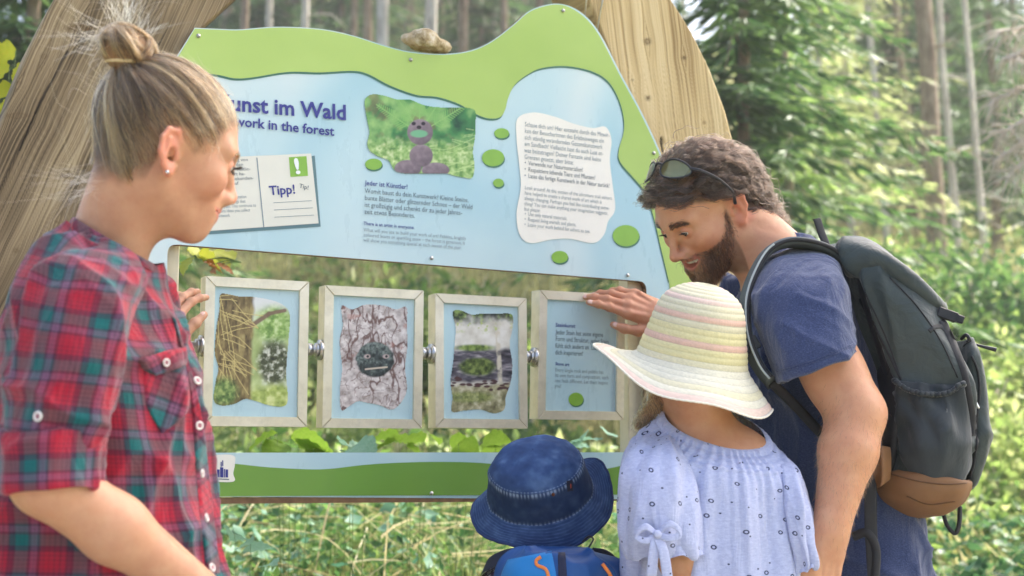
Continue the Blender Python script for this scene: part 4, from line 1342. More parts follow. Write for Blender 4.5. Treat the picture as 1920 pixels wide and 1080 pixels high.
def beam(inner, outer_, ys, nx, cf, thick, off, parent, name='beam'):
    """slab in the board plane between two edge polylines given as (x, y) photo px on that plane"""
    ii, oo = np.array(inner, float), np.array(outer_, float)
    I = np.stack([np.interp(ys, ii[:, 1], ii[:, 0]), ys], -1)
    O = np.stack([np.interp(ys, oo[:, 1], oo[:, 0]), ys], -1)
    s = np.linspace(0, 1, nx)
    X = O[:, None, 0] + (I - O)[:, None, 0] * s
    Y = np.repeat(ys[:, None], nx, 1)
    c, h, kn = cf(X, Y)
    rays = np.stack([(X - 960) / F, np.zeros_like(X), np.zeros_like(X)], -1)
    yc = (540 - Y) / F
    rays[..., 1] = math.cos(PITCH) - yc * math.sin(PITCH)
    rays[..., 2] = math.sin(PITCH) + yc * math.cos(PITCH)
    t = ((BP0 - CAM) @ BN + off) / (rays @ BN)
    W = CAM + rays * t[..., None]
    edge = np.minimum(s, 1 - s) * np.linalg.norm(W[0, 0] - W[0, -1])
    rd = -0.006 * (1 - sstep(0, 0.008, edge)) ** 2
    W = W + BN * (0.00045 * h + rd)[..., None]
    v = W.reshape(-1, 3)
    f = [tuple(q) for q in grid_faces(len(ys), nx, False)]
    n = len(v)
    bk = np.vstack([W[:, 0] - BN * thick, W[:, -1] - BN * thick])
    m = len(ys)
    for i in range(m - 1):
        f.append((i * nx, (i + 1) * nx, n + i + 1, n + i))
        f.append(((i + 1) * nx + nx - 1, i * nx + nx - 1, n + m + i, n + m + i + 1))
        f.append((n + i, n + i + 1, n + m + i + 1, n + m + i))
    cb = np.vstack([c[:, 0], c[:, -1]]) * 0.8
    return mesh(name, np.vstack([v, bk]), f, M_wood, parent, col=np.vstack([c.reshape(-1, 3), cb]), smooth=True)

arch = thing('timber_arch', 'curved grey brown timber arch carrying the information board', 'wooden arch', bw(-0.3, 0.0, -0.08))
ysL = np.concatenate([np.linspace(-700, -20, 60), np.linspace(-18, 720, 500), np.linspace(724, 1950, 60)])
innL = [(1130, -700), (800, -330), (560, -110), (432, 5), (380, 52), (330, 112), (285, 190), (245, 290), (212, 420), (190, 560), (180, 720), (178, 1950)]
outL = [(860, -760), (520, -500), (260, -230), (100, 0), (58, 82), (30, 150), (2, 232), (-38, 330), (-72, 450), (-96, 600), (-110, 760), (-118, 1950)]
kL = [(150, 52, 34, 9, 1.0), (293, 44, 8, 6, 0.8), (82, 105, 8, 6, 0.7), (33, 217, 26, 6, 0.7), (124, 328, 13, 10, 1.0), (36, 156, 5, 4, .7), (107, 416, 5, 4, 0.8), (30, 470, 8, 6, .6), (20, 590, 16, 9, .7)]
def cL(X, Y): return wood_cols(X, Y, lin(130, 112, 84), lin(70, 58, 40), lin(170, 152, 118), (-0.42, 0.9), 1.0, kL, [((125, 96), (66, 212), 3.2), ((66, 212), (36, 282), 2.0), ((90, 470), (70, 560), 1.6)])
bl_ = beam(innL, outL, ysL, 200, cL, 0.14, -0.022, arch)
ysR = np.concatenate([np.linspace(-700, -20, 60), np.linspace(-18, 600, 420), np.linspace(604, 1950, 60)])
innR = [(830, -700), (985, -300), (1062, -110), (1104, 0), (1150, 120), (1180, 290), (1212, 440), (1246, 600), (1256, 800), (1264, 1950)]
outR = [(1010, -760), (1120, -320), (1205, -110), (1262, 2), (1298, 58), (1332, 128), (1362, 208), (1383, 292), (1393, 400), (1398, 560), (1400, 760), (1402, 1950)]
kR = [(1214, 78, 8, 8, 1.0), (1283, 108, 6, 5, .9), (1215, 184, 7, 6, .9), (1241, 264, 5, 9, 1.0), (1186, 150, 4, 3, .6), (1320, 230, 5, 4, .6)]
def cR(X, Y): return wood_cols(X, Y, lin(198, 174, 126), lin(150, 124, 82), lin(220, 200, 156), (0.12, 0.99), 4.0, kR, [((1240, 258), (1243, 284), 2.4)])
br_ = beam(innR, outR, ysR, 120, cR, 0.14, -0.026, arch)

# flat stone lying on the board's top edge
M_stone = NT('lichen_stone')
_v = M_stone.coord('Object')
_c = M_stone.ramp(M_stone.noise(_v, 60, 6, 0.65), [(0.3, srgb(122, 98, 60)), (0.5, srgb(184, 166, 130)), (0.72, srgb(226, 218, 200))])
M_stone.color(_c)
M_stone.set(Roughness=0.9)
M_stone.bump(M_stone.noise(_v, 180, 4), 0.5, 0.002)
sp = B(800, 83, -0.009)
c0 = sp + UP * 0.002
rock = tag(mesh('flat_stone', *(lambda vf: (vf[0], vf[1]))(ellipsoid(c0, BA * 0.055, BN * 0.03, UP * 0.021, 48, 28)), M_stone.m), 'flat tan stone lying on the wavy top edge of the board', 'stone')
me = rock.data
co = np.zeros(len(me.vertices) * 3)
me.vertices.foreach_get('co', co)
co = co.reshape(-1, 3)
q = co - c0
q = q * (1 + 0.22 * fbm(co * 34, 3) + 0.10 * fbm(co * 90, 3))[:, None]
q[:, 2] = np.where(q[:, 2] < -0.012, -0.012 + 0.2 * (q[:, 2] + 0.012), q[:, 2])
q[:, 2] += 0.006 * sstep(0.005, 0.0, np.abs(q @ BA + 0.008) - 0.022) * (q[:, 2] > 0) - 0.10 * (q @ BA)
me.vertices.foreach_set('co', (q + c0).ravel())
me.update()

# the steel hanger wire that loops over the top of the board
wr = thing('steel_cable', 'pair of thin steel hanger rods running up behind the crest of the board', 'cable', bw(uz(1120, 40)[0], 0.9, -0.02))
for (x0, y0, x1, y1) in ((1096, 34, 1113, -120), (1118, 66, 1150, -110)):
    v, f = tube([B(x0, y0, -0.0205), B(x1, y1, -0.0205)], 0.0021, 8)
    mesh('rod', v, f, M_steel, wr)
# ------------------------------------------------------------------ people: shared builders
def rot(yaw, pit, rol):
    cy, sy, cp, sp, cr, sr = math.cos(yaw), math.sin(yaw), math.cos(pit), math.sin(pit), math.cos(rol), math.sin(rol)
    return np.array([[cy, -sy, 0], [sy, cy, 0], [0, 0, 1]]) @ np.array([[cp, 0, sp], [0, 1, 0], [-sp, 0, cp]]) @ np.array([[1, 0, 0], [0, cr, -sr], [0, sr, cr]])

class Head:
    """head-local frame: x forward, y left, z up, origin at eye level in the middle of the skull (metres, adult)"""
    def __init__(s, o, R, sc=1.0, **k):
        s.o, s.R, s.sc = np.asarray(o, float), R, sc
        s.k = dict(jaw=1.0, nose=1.0, brow=1.0, open=0.0042, smile=0.0, mouth=0.0, chin=0.0, lips=1.0, wide=1.0)
        s.k.update(k)
    def w(s, p): return s.o + s.sc * (np.asarray(p, float) @ s.R.T)
    def l(s, p): return ((np.asarray(p, float) - s.o) @ s.R) / s.sc
    def wd(s, v): return np.asarray(v, float) @ s.R.T
    def skull(s, p):
        return sd_ell(p, (-0.010, 0, 0.026), (0.096, 0.076, 0.082))
    def sdf(s, p):
        k = s.k
        q = p.copy()
        q[:, 1] = np.abs(q[:, 1])            # symmetric
        j = k['jaw']
        d = s.skull(q)
        d = smin(d, sd_ell(q, (0.028, 0, -0.028), (0.057, 0.060 * k['wide'], 0.088)), 0.03)
        d = smin(d, sd_cap(q, (0.000, 0.050 * j, -0.060), (0.064, 0.012 * j, -0.099 - k['chin']), 0.020, 0.0165), 0.032)
        d = smin(d, sd_cap(q, (0.071, 0, -0.1005 - k['chin']), (0.071, 0.008, -0.1005 - k['chin']), 0.0155 * j, 0.0150 * j), 0.02)
        d = smin(d, sd_ell(q, (0.054, 0.044, -0.027), (0.025, 0.020, 0.021)), 0.03)
        d = smin(d, sd_cap(q, (0.082, 0.010, 0.016), (0.067, 0.047, 0.017), 0.0085 * k['brow'], 0.0085), 0.02)
        d = smax(d, -sd_ell(q, (0.099, 0.033, -0.002), (0.020, 0.019, 0.0125)), 0.018)
        n = k['nose']
        nd = sd_cap(q, (0.083, 0, 0.012), (0.083 + 0.0245 * n, 0, -0.035), 0.0072, 0.0078)
        nd = smin(nd, sd_ell(q, (0.083 + 0.0235 * n, 0, -0.0395), (0.0112, 0.0100, 0.0090)), 0.010)
        nd = smin(nd, sd_ell(q, (0.097, 0.0120, -0.0435), (0.0105, 0.0075, 0.0078)), 0.008)
        d = smin(d, nd, 0.013)
        d = smax(d, -sd_ell(q, (0.1005, 0.0072, -0.0505), (0.0062, 0.0036, 0.0045)), 0.003)
        d = smin(d, sd_ell(q, (0.073, 0, -0.068), (0.021, 0.029, 0.027)), 0.022)
        sm, mo, L = k['smile'], k['mouth'], k['lips']
        cz = -0.0680 + 0.006 * sm
        cy = 0.0235 + 0.007 * sm
        cx = 0.0825 - 0.006 * sm
        zu = -0.0632 + mo * 0.35
        zl = -0.0745 - mo
        d = smin(d, sd_cap(q, (0.0905, 0.003, zu), (cx, cy, cz), 0.0062 * L, 0.0028), 0.006)
        d = smin(d, sd_cap(q, (0.0885, 0.004, zl), (cx, cy * 0.95, cz), 0.0070 * L, 0.0028), 0.006)
        ml = sd_cap(q, (0.100, 0, (zu + zl) / 2 + 0.0008), (cx + 0.004, cy + 0.001, cz), 0.0011 + mo * 0.85, 0.0009)
        d = smax(d, -ml, 0.0025)
        if mo > 0.002:
            z2 = q[:, 2] - 0.0050 * sm * (q[:, 1] / 0.024) ** 2
            d = smax(d, -sd_ell(np.stack([q[:, 0], q[:, 1], z2], -1), (0.092, 0, (zu + zl) / 2 + 0.0006), (0.015, cy * 0.90, 0.0010 + mo * 0.72)), 0.002)
        if sm > 0.5:
            d = smax(d, -sd_cap(q, (0.0975, 0.0190, -0.0440), (0.0790, 0.0400, -0.0700), 0.0016, 0.0010), 0.007)
        # eyelids over the eyeball
        ec = (0.0735, 0.0325, -0.002)
        lid = sd_ell(q, ec, (0.0136, 0.0140, 0.0132))
        d = smin(d, lid, 0.005)
        d = smax(d, -sd_ell(q, (0.0905, 0.0330, -0.0032), (0.012, 0.0128, k['open'])), 0.0016)
        # ear
        c, t = math.cos(0.2), math.sin(0.2)
        e = q - np.array([-0.010, 0.0700, -0.016])
        a_, b_ = e[:, 0] * c + e[:, 2] * t, -e[:, 0] * t + e[:, 2] * c
        co = e[:, 1] * 0.94 + a_ * 0.34
        E = np.stack([a_, b_, co], -1)
        pts = [(0.009, -0.002, 0.003, .0036), (0.0105, 0.016, 0.006, .0038), (0.003, 0.029, 0.010, .0040), (-0.010, 0.030, 0.012, .0040), (-0.019, 0.018, 0.014, .0038), (-0.019, 0.000, 0.014, .0038), (-0.012, -0.016, 0.012, .0040), (-0.002, -0.026, 0.008, .0068), (0.006, -0.018, 0.004, .0050)]
        ed = sd_ell(E, (-0.006, 0.004, 0.0085), (0.0145, 0.026, 0.0042))
        for i in range(len(pts) - 1):
            ed = smin(ed, sd_cap(E, pts[i][:3], pts[i + 1][:3], pts[i][3], pts[i + 1][3]), 0.0035)
        ed = smin(ed, sd_cap(E, (-0.004, 0.004, -0.006), (-0.004, 0.004, 0.002), 0.013, 0.010), 0.006)
        ed = smax(ed, -sd_ell(E, (-0.001, -0.003, 0.0145), (0.0088, 0.0110, 0.0110)), 0.003)
        ed = smax(ed, -sd_cap(E, (-0.0125, 0.000, 0.0165), (-0.001, 0.0225, 0.0135), 0.0032, 0.0032), 0.003)
        ed = smin(ed, sd_cap(E, (-0.007, 0.018, 0.0125), (-0.0125, -0.010, 0.0135), 0.0032, 0.0030), 0.004)
        ed = smin(ed, sd_cap(E, (0.007, -0.002, 0.006), (0.008, -0.006, 0.006), 0.0045, 0.0045), 0.004)
        return smin(d, ed, 0.007) * 1.0
    def wsdf(s, P_): return s.sdf(s.l(P_)) * s.sc
    def push(s, p, off, it=2):
        """move local points to distance `off` from the scalp (no ear or face detail: the smooth skull and jaw)"""
        f = lambda x: smin(smin(s.skull(x), sd_ell(x, (0.028, 0, -0.028), (0.057, 0.060 * s.k['wide'], 0.088)), 0.03), sd_cap(x, (-0.036, 0, -0.02), (-0.050, 0, -0.14), 0.052, 0.052), 0.035)
        e = 1e-3
        for _ in range(it):
            d = f(p)
            g = np.stack([f(p + np.eye(3)[i] * e) - d for i in range(3)], -1) / e
            g /= np.linalg.norm(g, axis=1)[:, None] + 1e-9
            p = p + g * (off - d)[:, None]
        return p
    def surf(s, p, off=0.0, it=4):
        e = 5e-4
        for _ in range(it):
            d = s.sdf(p)
            g = np.stack([s.sdf(p + np.eye(3)[i] * e) - d for i in range(3)], -1) / e
            g /= np.linalg.norm(g, axis=1)[:, None] + 1e-9
            p = p + g * (off - d)[:, None]
        return p, g

def skin_material(name, sub=0.25):
    m = NT(name)
    a = m.n('VertexColor')
    a.layer_name = 'Col'
    v = m.coord('Object')
    nz = m.noise(v, 38, 5, 0.6)
    m.color(m.mix(0.16, a.outputs['Color'], m.ramp(nz, [(0.35, srgb(176, 108, 78)), (0.65, srgb(226, 184, 146))]), 'MIX'))
    m.set(Roughness=0.48, Specular_IOR_Level=0.4, Subsurface_Weight=sub, Subsurface_Scale=0.006)
    m.b.inputs['Subsurface Radius'].default_value = (1.0, 0.35, 0.2)
    fr = m.n('TexVoronoi')
    fr.inputs['Scale'].default_value = 210
    m.l(v, fr.inputs['Vector'])
    fm = m.math('MULTIPLY', m.ramp(fr.outputs['Distance'], [(0.10, (1, 1, 1)), (0.22, (0, 0, 0))]), m.ramp(m.noise(v, 55, 2), [(0.52, (0, 0, 0)), (0.62, (1, 1, 1))]))
    prev = m.b.inputs['Base Color'].links[0].from_socket
    m.color(m.mix(m.math('MULTIPLY', fm, 0.35), prev, srgb(140, 84, 56)))
    m.bump(m.math('ADD', m.math('MULTIPLY', m.noise(v, 60, 4), 2.0), m.noise(v, 520, 4, 0.7)), 0.35, 0.0009)
    return m.m
M_skin = skin_material('skin')

def skin_colours(V, hd, base, lip, blush, scalp=None, scalp_col=None, beard=None, beard_col=None):
    L = hd.l(V)
    q = L.copy()
    q[:, 1] = np.abs(q[:, 1])
    c = np.tile(np.array(base), (len(V), 1))
    near = (np.linalg.norm(L, axis=1) < 0.2)
    def put(m, col, a): 
        m = m * a * near
        c[:] = c * (1 - m[:, None]) + np.array(col) * m[:, None]
    put(np.exp(-(((q - [0.06, 0.045, -0.035]) / [.04, .022, .022]) ** 2).sum(1)), blush, 0.55)
    put(np.exp(-(((q - [0.108, 0.0, -0.040]) / [.02, .016, .012]) ** 2).sum(1)), blush, 0.45)
    put(sstep(0.074, 0.082, q[:, 1]) * sstep(0.04, 0.02, np.abs(q[:, 0] + 0.01)) * sstep(.05, .03, np.abs(q[:, 2] + .016)), blush, 0.6)
    k = hd.k
    sm, mo = k['smile'], k['mouth']
    zc = -0.0685 + 0.008 * sm * (q[:, 1] / 0.024) ** 2
    hw = (0.0095 + mo) * np.sqrt(np.clip(1 - (q[:, 1] / (0.026 + .007 * sm)) ** 2, 0, 1)) 
    put(sstep(1.1, 0.75, np.abs(q[:, 2] - zc) / np.maximum(hw, 1e-4)) * (q[:, 0] > 0.07), lip, 0.85)
    put(sstep(0.0165, 0.014, np.linalg.norm((q - [0.0735, .0325, -.002]) * [1, 1, 1.0], axis=1)) , blush, 0.35)
    if scalp is not None:
        put(scalp(L), scalp_col, 1.0)
    if beard is not None:
        put(beard(L), beard_col, 0.85)
    return c

def eyes(hd, parent, iris, look=(1, 0, 0)):
    ms = plain('eye_white', srgb(232, 226, 220), 0.15, 0.02, 40)
    mi = plain('iris', iris, 0.1, 0.2, 300)
    mp = plain('pupil', (0.01, 0.01, 0.01), 0.08, 0.0, 10)
    lk = nrm(look)
    sd_ = nrm(np.cross((0, 0, 1), lk))
    u = np.cross(lk, sd_)
    for sg in (1, -1):
        c = np.array([0.0735, sg * 0.0325, -0.002])
        r = 0.0124
        v, f = ellipsoid(c, lk * 0 + [r, 0, 0], [0, r, 0], [0, 0, r], 24, 16)
        e = mesh('eye', hd.w(v), f, ms, parent)
        for rr, off, mm, nm in ((0.0058, 0.0003, mi, 'iris'), (0.0026, 0.0006, mp, 'pupil')):
            a = np.linspace(0, 2 * math.pi, 20, endpoint=False)
            x = math.sqrt(r * r - rr * rr) + off
            ring = c + lk * x + rr * (np.cos(a)[:, None] * sd_ + np.sin(a)[:, None] * u)
            cc = c + lk * (r + off)
            mesh(nm, hd.w(np.vstack([ring, cc[None]])), [(i, (i + 1) % 20, 20) for i in range(20)], mm, e)

def hair_mat(name, stops, rough=0.32, rad=0.3):
    m = bpy.data.materials.new(name)
    m.use_nodes = True
    t = m.node_tree
    t.nodes.remove(t.nodes['Principled BSDF'])
    h = t.nodes.new('ShaderNodeBsdfHairPrincipled')
    h.parametrization = 'COLOR'
    h.inputs['Roughness'].default_value = rough
    h.inputs['Radial Roughness'].default_value = rad
    i = t.nodes.new('ShaderNodeHairInfo')
    r = t.nodes.new('ShaderNodeValToRGB')
    cr = r.color_ramp
    while len(cr.elements) > 1: cr.elements.remove(cr.elements[-1])
    cr.elements[0].position, cr.elements[0].color = stops[0][0], (*stops[0][1], 1)
    for p, c in stops[1:]:
        e = cr.elements.new(p)
        e.color = (*c, 1)
    t.links.new(i.outputs['Random'], r.inputs['Fac'])
    t.links.new(r.outputs['Color'], h.inputs['Color'])
    t.links.new(h.outputs[0], t.nodes['Material Output'].inputs['Surface'])
    return m

def strands(name, pts, rad, mat, parent, tip=0.25, root=1.0):
    """pts: (n, k, 3) world"""
    n, k, _ = pts.shape
    hc = bpy.data.hair_curves.new(name)
    hc.add_curves([k] * n)
    p = pts - ORG[parent]
    hc.position_data.foreach_set('vector', p.astype(np.float32).ravel())
    r = np.broadcast_to(np.asarray(rad, float).reshape(-1, 1), (n, 1)) * (1 - (1 - tip) * np.linspace(0, 1, k)[None] ** 2) * (root + (1 - root) * np.clip(np.linspace(0, 1, k)[None] / 0.22, 0, 1))
    a = hc.attributes.get('radius') or hc.attributes.new('radius', 'FLOAT', 'POINT')
    a.data.foreach_set('value', r.astype(np.float32).ravel())
    hc.materials.append(mat)
    o = bpy.data.objects.new(name, hc)
    COL.objects.link(o)
    o.parent = parent
    ORG[o] = ORG[parent]
    return o

def catm(guides, k):
    """resample many polylines (n, m, 3) to k points"""
    n, m, _ = guides.shape
    t = np.linspace(0, m - 1, k)
    i = np.minimum(t.astype(int), m - 2)
    u = (t - i)[None, :, None]
    g = np.concatenate([2 * guides[:, :1] - guides[:, 1:2], guides, 2 * guides[:, -1:] - guides[:, -2:-1]], 1)
    a, b, c, d = g[:, i], g[:, i + 1], g[:, i + 2], g[:, i + 3]
    return 0.5 * (2 * b + (c - a) * u + (2 * a - 5 * b + 4 * c - d) * u ** 2 + (3 * b - a - 3 * c + d) * u ** 3)

def brows(hd, parent, mat, sides=(1, -1), n=130, thick=0.0045, lift=0.0, seed=3):
    rng = np.random.default_rng(seed)
    out = []
    for sg in sides:
        t = rng.random(n)
        y = 0.011 + t * 0.036
        z = 0.0165 + lift + 0.006 * np.sin(t * 2.4) - 0.004 * t + rng.normal(size=n) * thick * 0.4 * (1.1 - 0.6 * t)
        p, g = hd.surf(np.stack([np.full(n, 0.095) - t * 0.02, sg * y, z], -1), 0.0004)
        d = np.stack([-0.25 * np.ones(n), sg * np.ones(n), 0.45 - 0.8 * t], -1)
        d = d - g * (d * g).sum(1)[:, None]
        d /= np.linalg.norm(d, axis=1)[:, None]
        L = 0.009 * rng.uniform(0.7, 1.2, n)
        q = np.stack([p, p + (d * 0.5 + g * 0.12) * L[:, None], p + (d + g * 0.05) * L[:, None]], 1)
        out.append(q)
    return strands('eyebrows', hd.w(np.concatenate(out).reshape(-1, 3)).reshape(-1, 3, 3), 0.00032, mat, parent)
def lashes(hd, parent, mat, sides=(1, -1), L=0.009, down=0.0, n=70, seed=4, low=True):
    rng = np.random.default_rng(seed)
    out = []
    for sg in sides:
        for up in ((1, -1) if low else (1,)):
            a = rng.uniform(-1.15, 1.15, n if up > 0 else n // 3)
            m = len(a)
            y = 0.0330 + 0.0120 * np.sin(a)
            z = -0.0032 + up * hd.k['open'] * 0.95 * np.cos(a)
            p, g = hd.surf(np.stack([np.full(m, 0.088), sg * y, z], -1), 0.0002)
            d = np.stack([np.ones(m), sg * 0.5 * np.sin(a), up * (0.45 - down) * np.ones(m)], -1) + rng.normal(size=(m, 3)) * 0.1
            l = L * rng.uniform(0.7, 1.1, m)[:, None] * (1 if up > 0 else 0.5)
            out.append(np.stack([p, p + d * l * 0.5 - [0, 0, 0.001 * up], p + d * l + np.array([0, 0, up * 0.002 * (1 - down)])], 1))
    q = np.concatenate(out)
    return strands('eyelashes', hd.w(q.reshape(-1, 3)).reshape(q.shape), 0.00035, mat, parent)

def hand_sdf(wrist, fdir, pnorm, side, size=1.0, curls=((.3, .4, .3),) * 4, spread=(0.16, 0.05, -0.06, -0.18), thumb=((0.55, -0.25), (0.15, 0.2))):
    """wrist centre, direction of the fingers, back-of-hand normal, side = direction of the thumb; curls in radians (positive closes).
    returns a function giving distance; fingers stay apart"""
    w_, fd = np.asarray(wrist, float), nrm(fdir)
    pn = nrm(np.asarray(pnorm, float) - fd * (np.asarray(pnorm, float) @ fd))
    sd = nrm(np.cross(fd, pn))
    if sd @ np.asarray(side, float) < 0: sd = -sd
    s = size
    at = lambda f, t, n: w_ + (fd * f + sd * t + pn * n) * s
    palm, fingers = [], []
    kn = [(0.092, 0.027, 0.004), (0.096, 0.008, 0.006), (0.091, -0.011, 0.004), (0.082, -0.029, 0.0)]
    ln = [(0.044, 0.026, 0.022), (0.048, 0.030, 0.023), (0.044, 0.028, 0.022), (0.034, 0.021, 0.020)]
    rd = [(0.0102, 0.0088, 0.0080, 0.0066), (0.0104, 0.0090, 0.0082, 0.0068), (0.0098, 0.0086, 0.0078, 0.0064), (0.0086, 0.0076, 0.0070, 0.0058)]
    for i in range(4):
        palm.append((at(0.005, kn[i][1] * 0.62, -0.002), at(*kn[i]), 0.0165 * s, 0.0120 * s))
        a = spread[i]
        d = fd * math.cos(a) + sd * math.sin(a)
        p = at(*kn[i])
        seg_, ang = [], 0
        for j in range(3):
            ang += curls[i][j]
            dj = d * math.cos(ang) - pn * math.sin(ang)
            e = p + dj * ln[i][j] * s
            seg_.append((p, e, rd[i][j] * s, rd[i][j + 1] * s))
            p = e
        fingers.append(seg_)
    tend = [(at(0.028, kn[i][1] * 0.55, 0.0125), at(kn[i][0] - 0.004, kn[i][1], 0.0135), 0.0026 * s, 0.0040 * s) for i in range(4)]
    palm.append((at(-0.02, 0.008, 0), at(0.03, 0.006, 0), 0.022 * s, 0.022 * s))
    palm.append((at(-0.02, -0.010, 0), at(0.03, -0.012, 0), 0.020 * s, 0.020 * s))
    # thumb
    p = at(0.018, 0.026, -0.008)
    th = []
    (a1, c1), (a2, c2) = thumb
    l3 = [(0.044, 0.0155, 0.0120, a1, c1), (0.034, 0.0118, 0.0100, a1 + a2, c1 + c2), (0.027, 0.0104, 0.0078, a1 + a2 * 1.6, c1 + c2 * 2)]
    for L, r1, r2, a, c in l3:
        d = nrm(fd * math.cos(a) + sd * math.sin(a) - pn * c)
        e = p + d * L * s
        th.append((p, e, r1 * s, r2 * s))
        p = e
    def f(P_):
        d = np.full(len(P_), 1e9)
        for a, b, r1, r2 in palm: d = smin(d, sd_cap(P_, a, b, r1, r2), 0.012 * s)
        for a, b, r1, r2 in tend: d = smin(d, sd_cap(P_, a, b, r1, r2), 0.006 * s)
        for sg in fingers + [th]:
            fdn = np.full(len(P_), 1e9)
            for a, b, r1, r2 in sg: fdn = smin(smin(fdn, sd_cap(P_, a, b, r1, r2 * 0.96), 0.003 * s), np.linalg.norm(P_ - a, axis=1) - r1 * 1.07, 0.004 * s)
            d = smin(d, fdn, 0.0055 * s)
        return d
    tips = [sg[-1] for sg in fingers] + [th[-1]]
    return f, tips, pn

def nails(tips, pn, parent, mat, s=1.0, idx=(0, 1, 2, 3, 4), names='nail', thumb_n=None):
    for i in idx:
        a, b, r1, r2 = tips[i]
        d = nrm(b - a)
        n_ = nrm((pn if i < 4 or thumb_n is None else thumb_n) - d * ((pn if i < 4 or thumb_n is None else thumb_n) @ d))
        t = np.cross(d, n_)
        c = b - d * 0.004 * s + n_ * (r2 * 0.80)
        v, f = ellipsoid(c, d * 0.0068 * s, t * r2 * 0.78, n_ * 0.0017 * s, 12, 6)
        mesh(names, v, f, mat, parent)
M_nail = plain('nail', srgb(232, 190, 172), 0.25, 0.03, 50)

from mathutils.bvhtree import BVHTree
class Surf:
    """finds points on built cloth so that pockets, seams and buttons lie on it"""
    def __init__(s, *objs):
        V, Fc = [], []
        for o in objs:
            me = o.data
            c = np.zeros(len(me.vertices) * 3)
            me.vertices.foreach_get('co', c)
            n = sum(map(len, V))
            V.append(c.reshape(-1, 3) + ORG[o])
            Fc += [tuple(i + n for i in p.vertices) for p in me.polygons]
        s.b = BVHTree.FromPolygons([Vector(x) for x in np.vstack(V)], Fc)
    def px(s, x, y, lift=0.0):
        d = Vector(P(x, y, 1.0) - CAM).normalized()
        h = s.b.ray_cast(Vector(CAM), d)
        if h[0] is None: return None, None
        n = np.array(h[1])
        if n @ np.array(d) > 0: n = -n
        return np.array(h[0]) + n * lift, n
    def near(s, p):
        h = s.b.find_nearest(Vector(p))
        return np.array(h[0]), np.array(h[1])
def patch(name, srf, left, right, nu, nv, lift, mat, parent, rim=0.0025, uvrot=0.0, disp=None):
    """cloth patch laid on a surface between two photo polylines (left edge, right edge)"""
    A, Bb = crom(left, nv), crom(right, nv)
    V, UV = [], []
    dep = None
    for j in range(nv):
        for i in range(nu):
            t = i / (nu - 1)
            q = A[j] * (1 - t) + Bb[j] * t
            e = min(t, 1 - t, j / (nv - 1), 1 - j / (nv - 1))
            l = lift * (0.15 if e <= 0 else 1.0)
            if disp is not None: l = l + disp(t, j / (nv - 1))
            p, n = srf.px(q[0], q[1], l)
            if p is None: p = P(q[0], q[1], dep if dep is not None else 2.52)
            dep = p[1]
            V.append(p)
            UV.append((q[0] * 0.00068, -q[1] * 0.00068))
    UV = np.array(UV)
    c, s_ = math.cos(uvrot), math.sin(uvrot)
    UV = UV @ np.array([[c, -s_], [s_, c]])
    return mesh(name, V, grid_faces(nv, nu, False)[:, ::-1], mat, parent, uv=UV)
def ring_snap(name, srf, x, y, r, mat, parent, lift=0.003, mat2=None):
    p, n = srf.px(x, y, lift)
    if p is None: return
    u = nrm(np.cross(n, UP))
    w_ = np.cross(n, u)
    a = np.linspace(0, 2 * math.pi, 25)
    v, f = tube(p + r * (np.cos(a)[:, None] * u + np.sin(a)[:, None] * w_), r * 0.34, 7, caps=False)
    o = mesh(name, v, f, mat, parent)
    if mat2: 
        v, f = ellipsoid(p, u * r * .8, w_ * r * .8, n * 0.0008, 14, 6)
        mesh(name, v, f, mat2, parent)
def plaid(name, period=0.060, rotz=0.0):
    m = NT(name)
    tc = m.n('UVMap')
    mp = m.n('Mapping')
    mp.inputs['Rotation'].default_value = (0, 0, rotz)
    m.l(tc.outputs[0], mp.inputs['Vector'])
    sp_ = m.n('SeparateXYZ')
    m.l(mp.outputs['Vector'], sp_.inputs[0])
    red, red2, mau, teal, dk, lil = srgb(186, 24, 54), srgb(166, 40, 68), srgb(74, 46, 72), srgb(4, 108, 108), srgb(34, 22, 36), srgb(150, 104, 134)
    st = [(0.0, red), (0.30, red2), (0.34, mau), (0.41, mau), (0.44, teal), (0.64, teal), (0.67, mau), (0.76, lil), (0.80, lil), (0.84, mau), (0.90, red2), (1.0, red)]
    ln = [(0, (0, 0, 0)), (0.30, (0, 0, 0)), (0.42, (1, 1, 1)), (0.58, (1, 1, 1)), (0.70, (0, 0, 0))]
    cols, lines = [], []
    for k in (0, 1):
        f = m.math('FRACT', m.math('DIVIDE', sp_.outputs[k], period))
        cols.append(m.ramp(f, st))
        l1 = m.ramp(m.math('FRACT', m.math('MULTIPLY', f, 11.0)), ln)
        gate = m.ramp(f, [(0, (.25, .25, .25)), (0.08, (.8, .8, .8)), (0.34, (.9, .9, .9)), (0.46, (.25, .25, .25)), (0.6, (.3, .3, .3)), (0.68, (1, 1, 1)), (0.9, (.9, .9, .9)), (1, (.25, .25, .25))])
        lines.append(m.mix(1.0, l1, gate, 'MULTIPLY'))
    c = m.mix(0.5, cols[0], cols[1])
    c = m.mix(0.35, c, m.mix(1.0, cols[0], cols[1], 'MULTIPLY'))
    c = m.mix(m.math('MULTIPLY', m.math('ADD', lines[0], lines[1]), 0.42), c, dk)
    m.color(c)
    m.set(Roughness=0.85, Sheen_Weight=0.25, Specular_IOR_Level=0.2)
    mp2 = m.n('Mapping')
    mp2.inputs['Scale'].default_value = (900, 900, 900)
    m.l(tc.outputs[0], mp2.inputs['Vector'])
    w1 = m.noise(mp2.outputs['Vector'], 1.0, 2)
    wr = m.noise(m.coord('Object', (1, 1, 0.5)), 22, 4, 0.5, 1.2)
    m.bump(m.math('ADD', m.math('MULTIPLY', wr, 14.0), w1), 0.4, 0.0016)
    return m.m
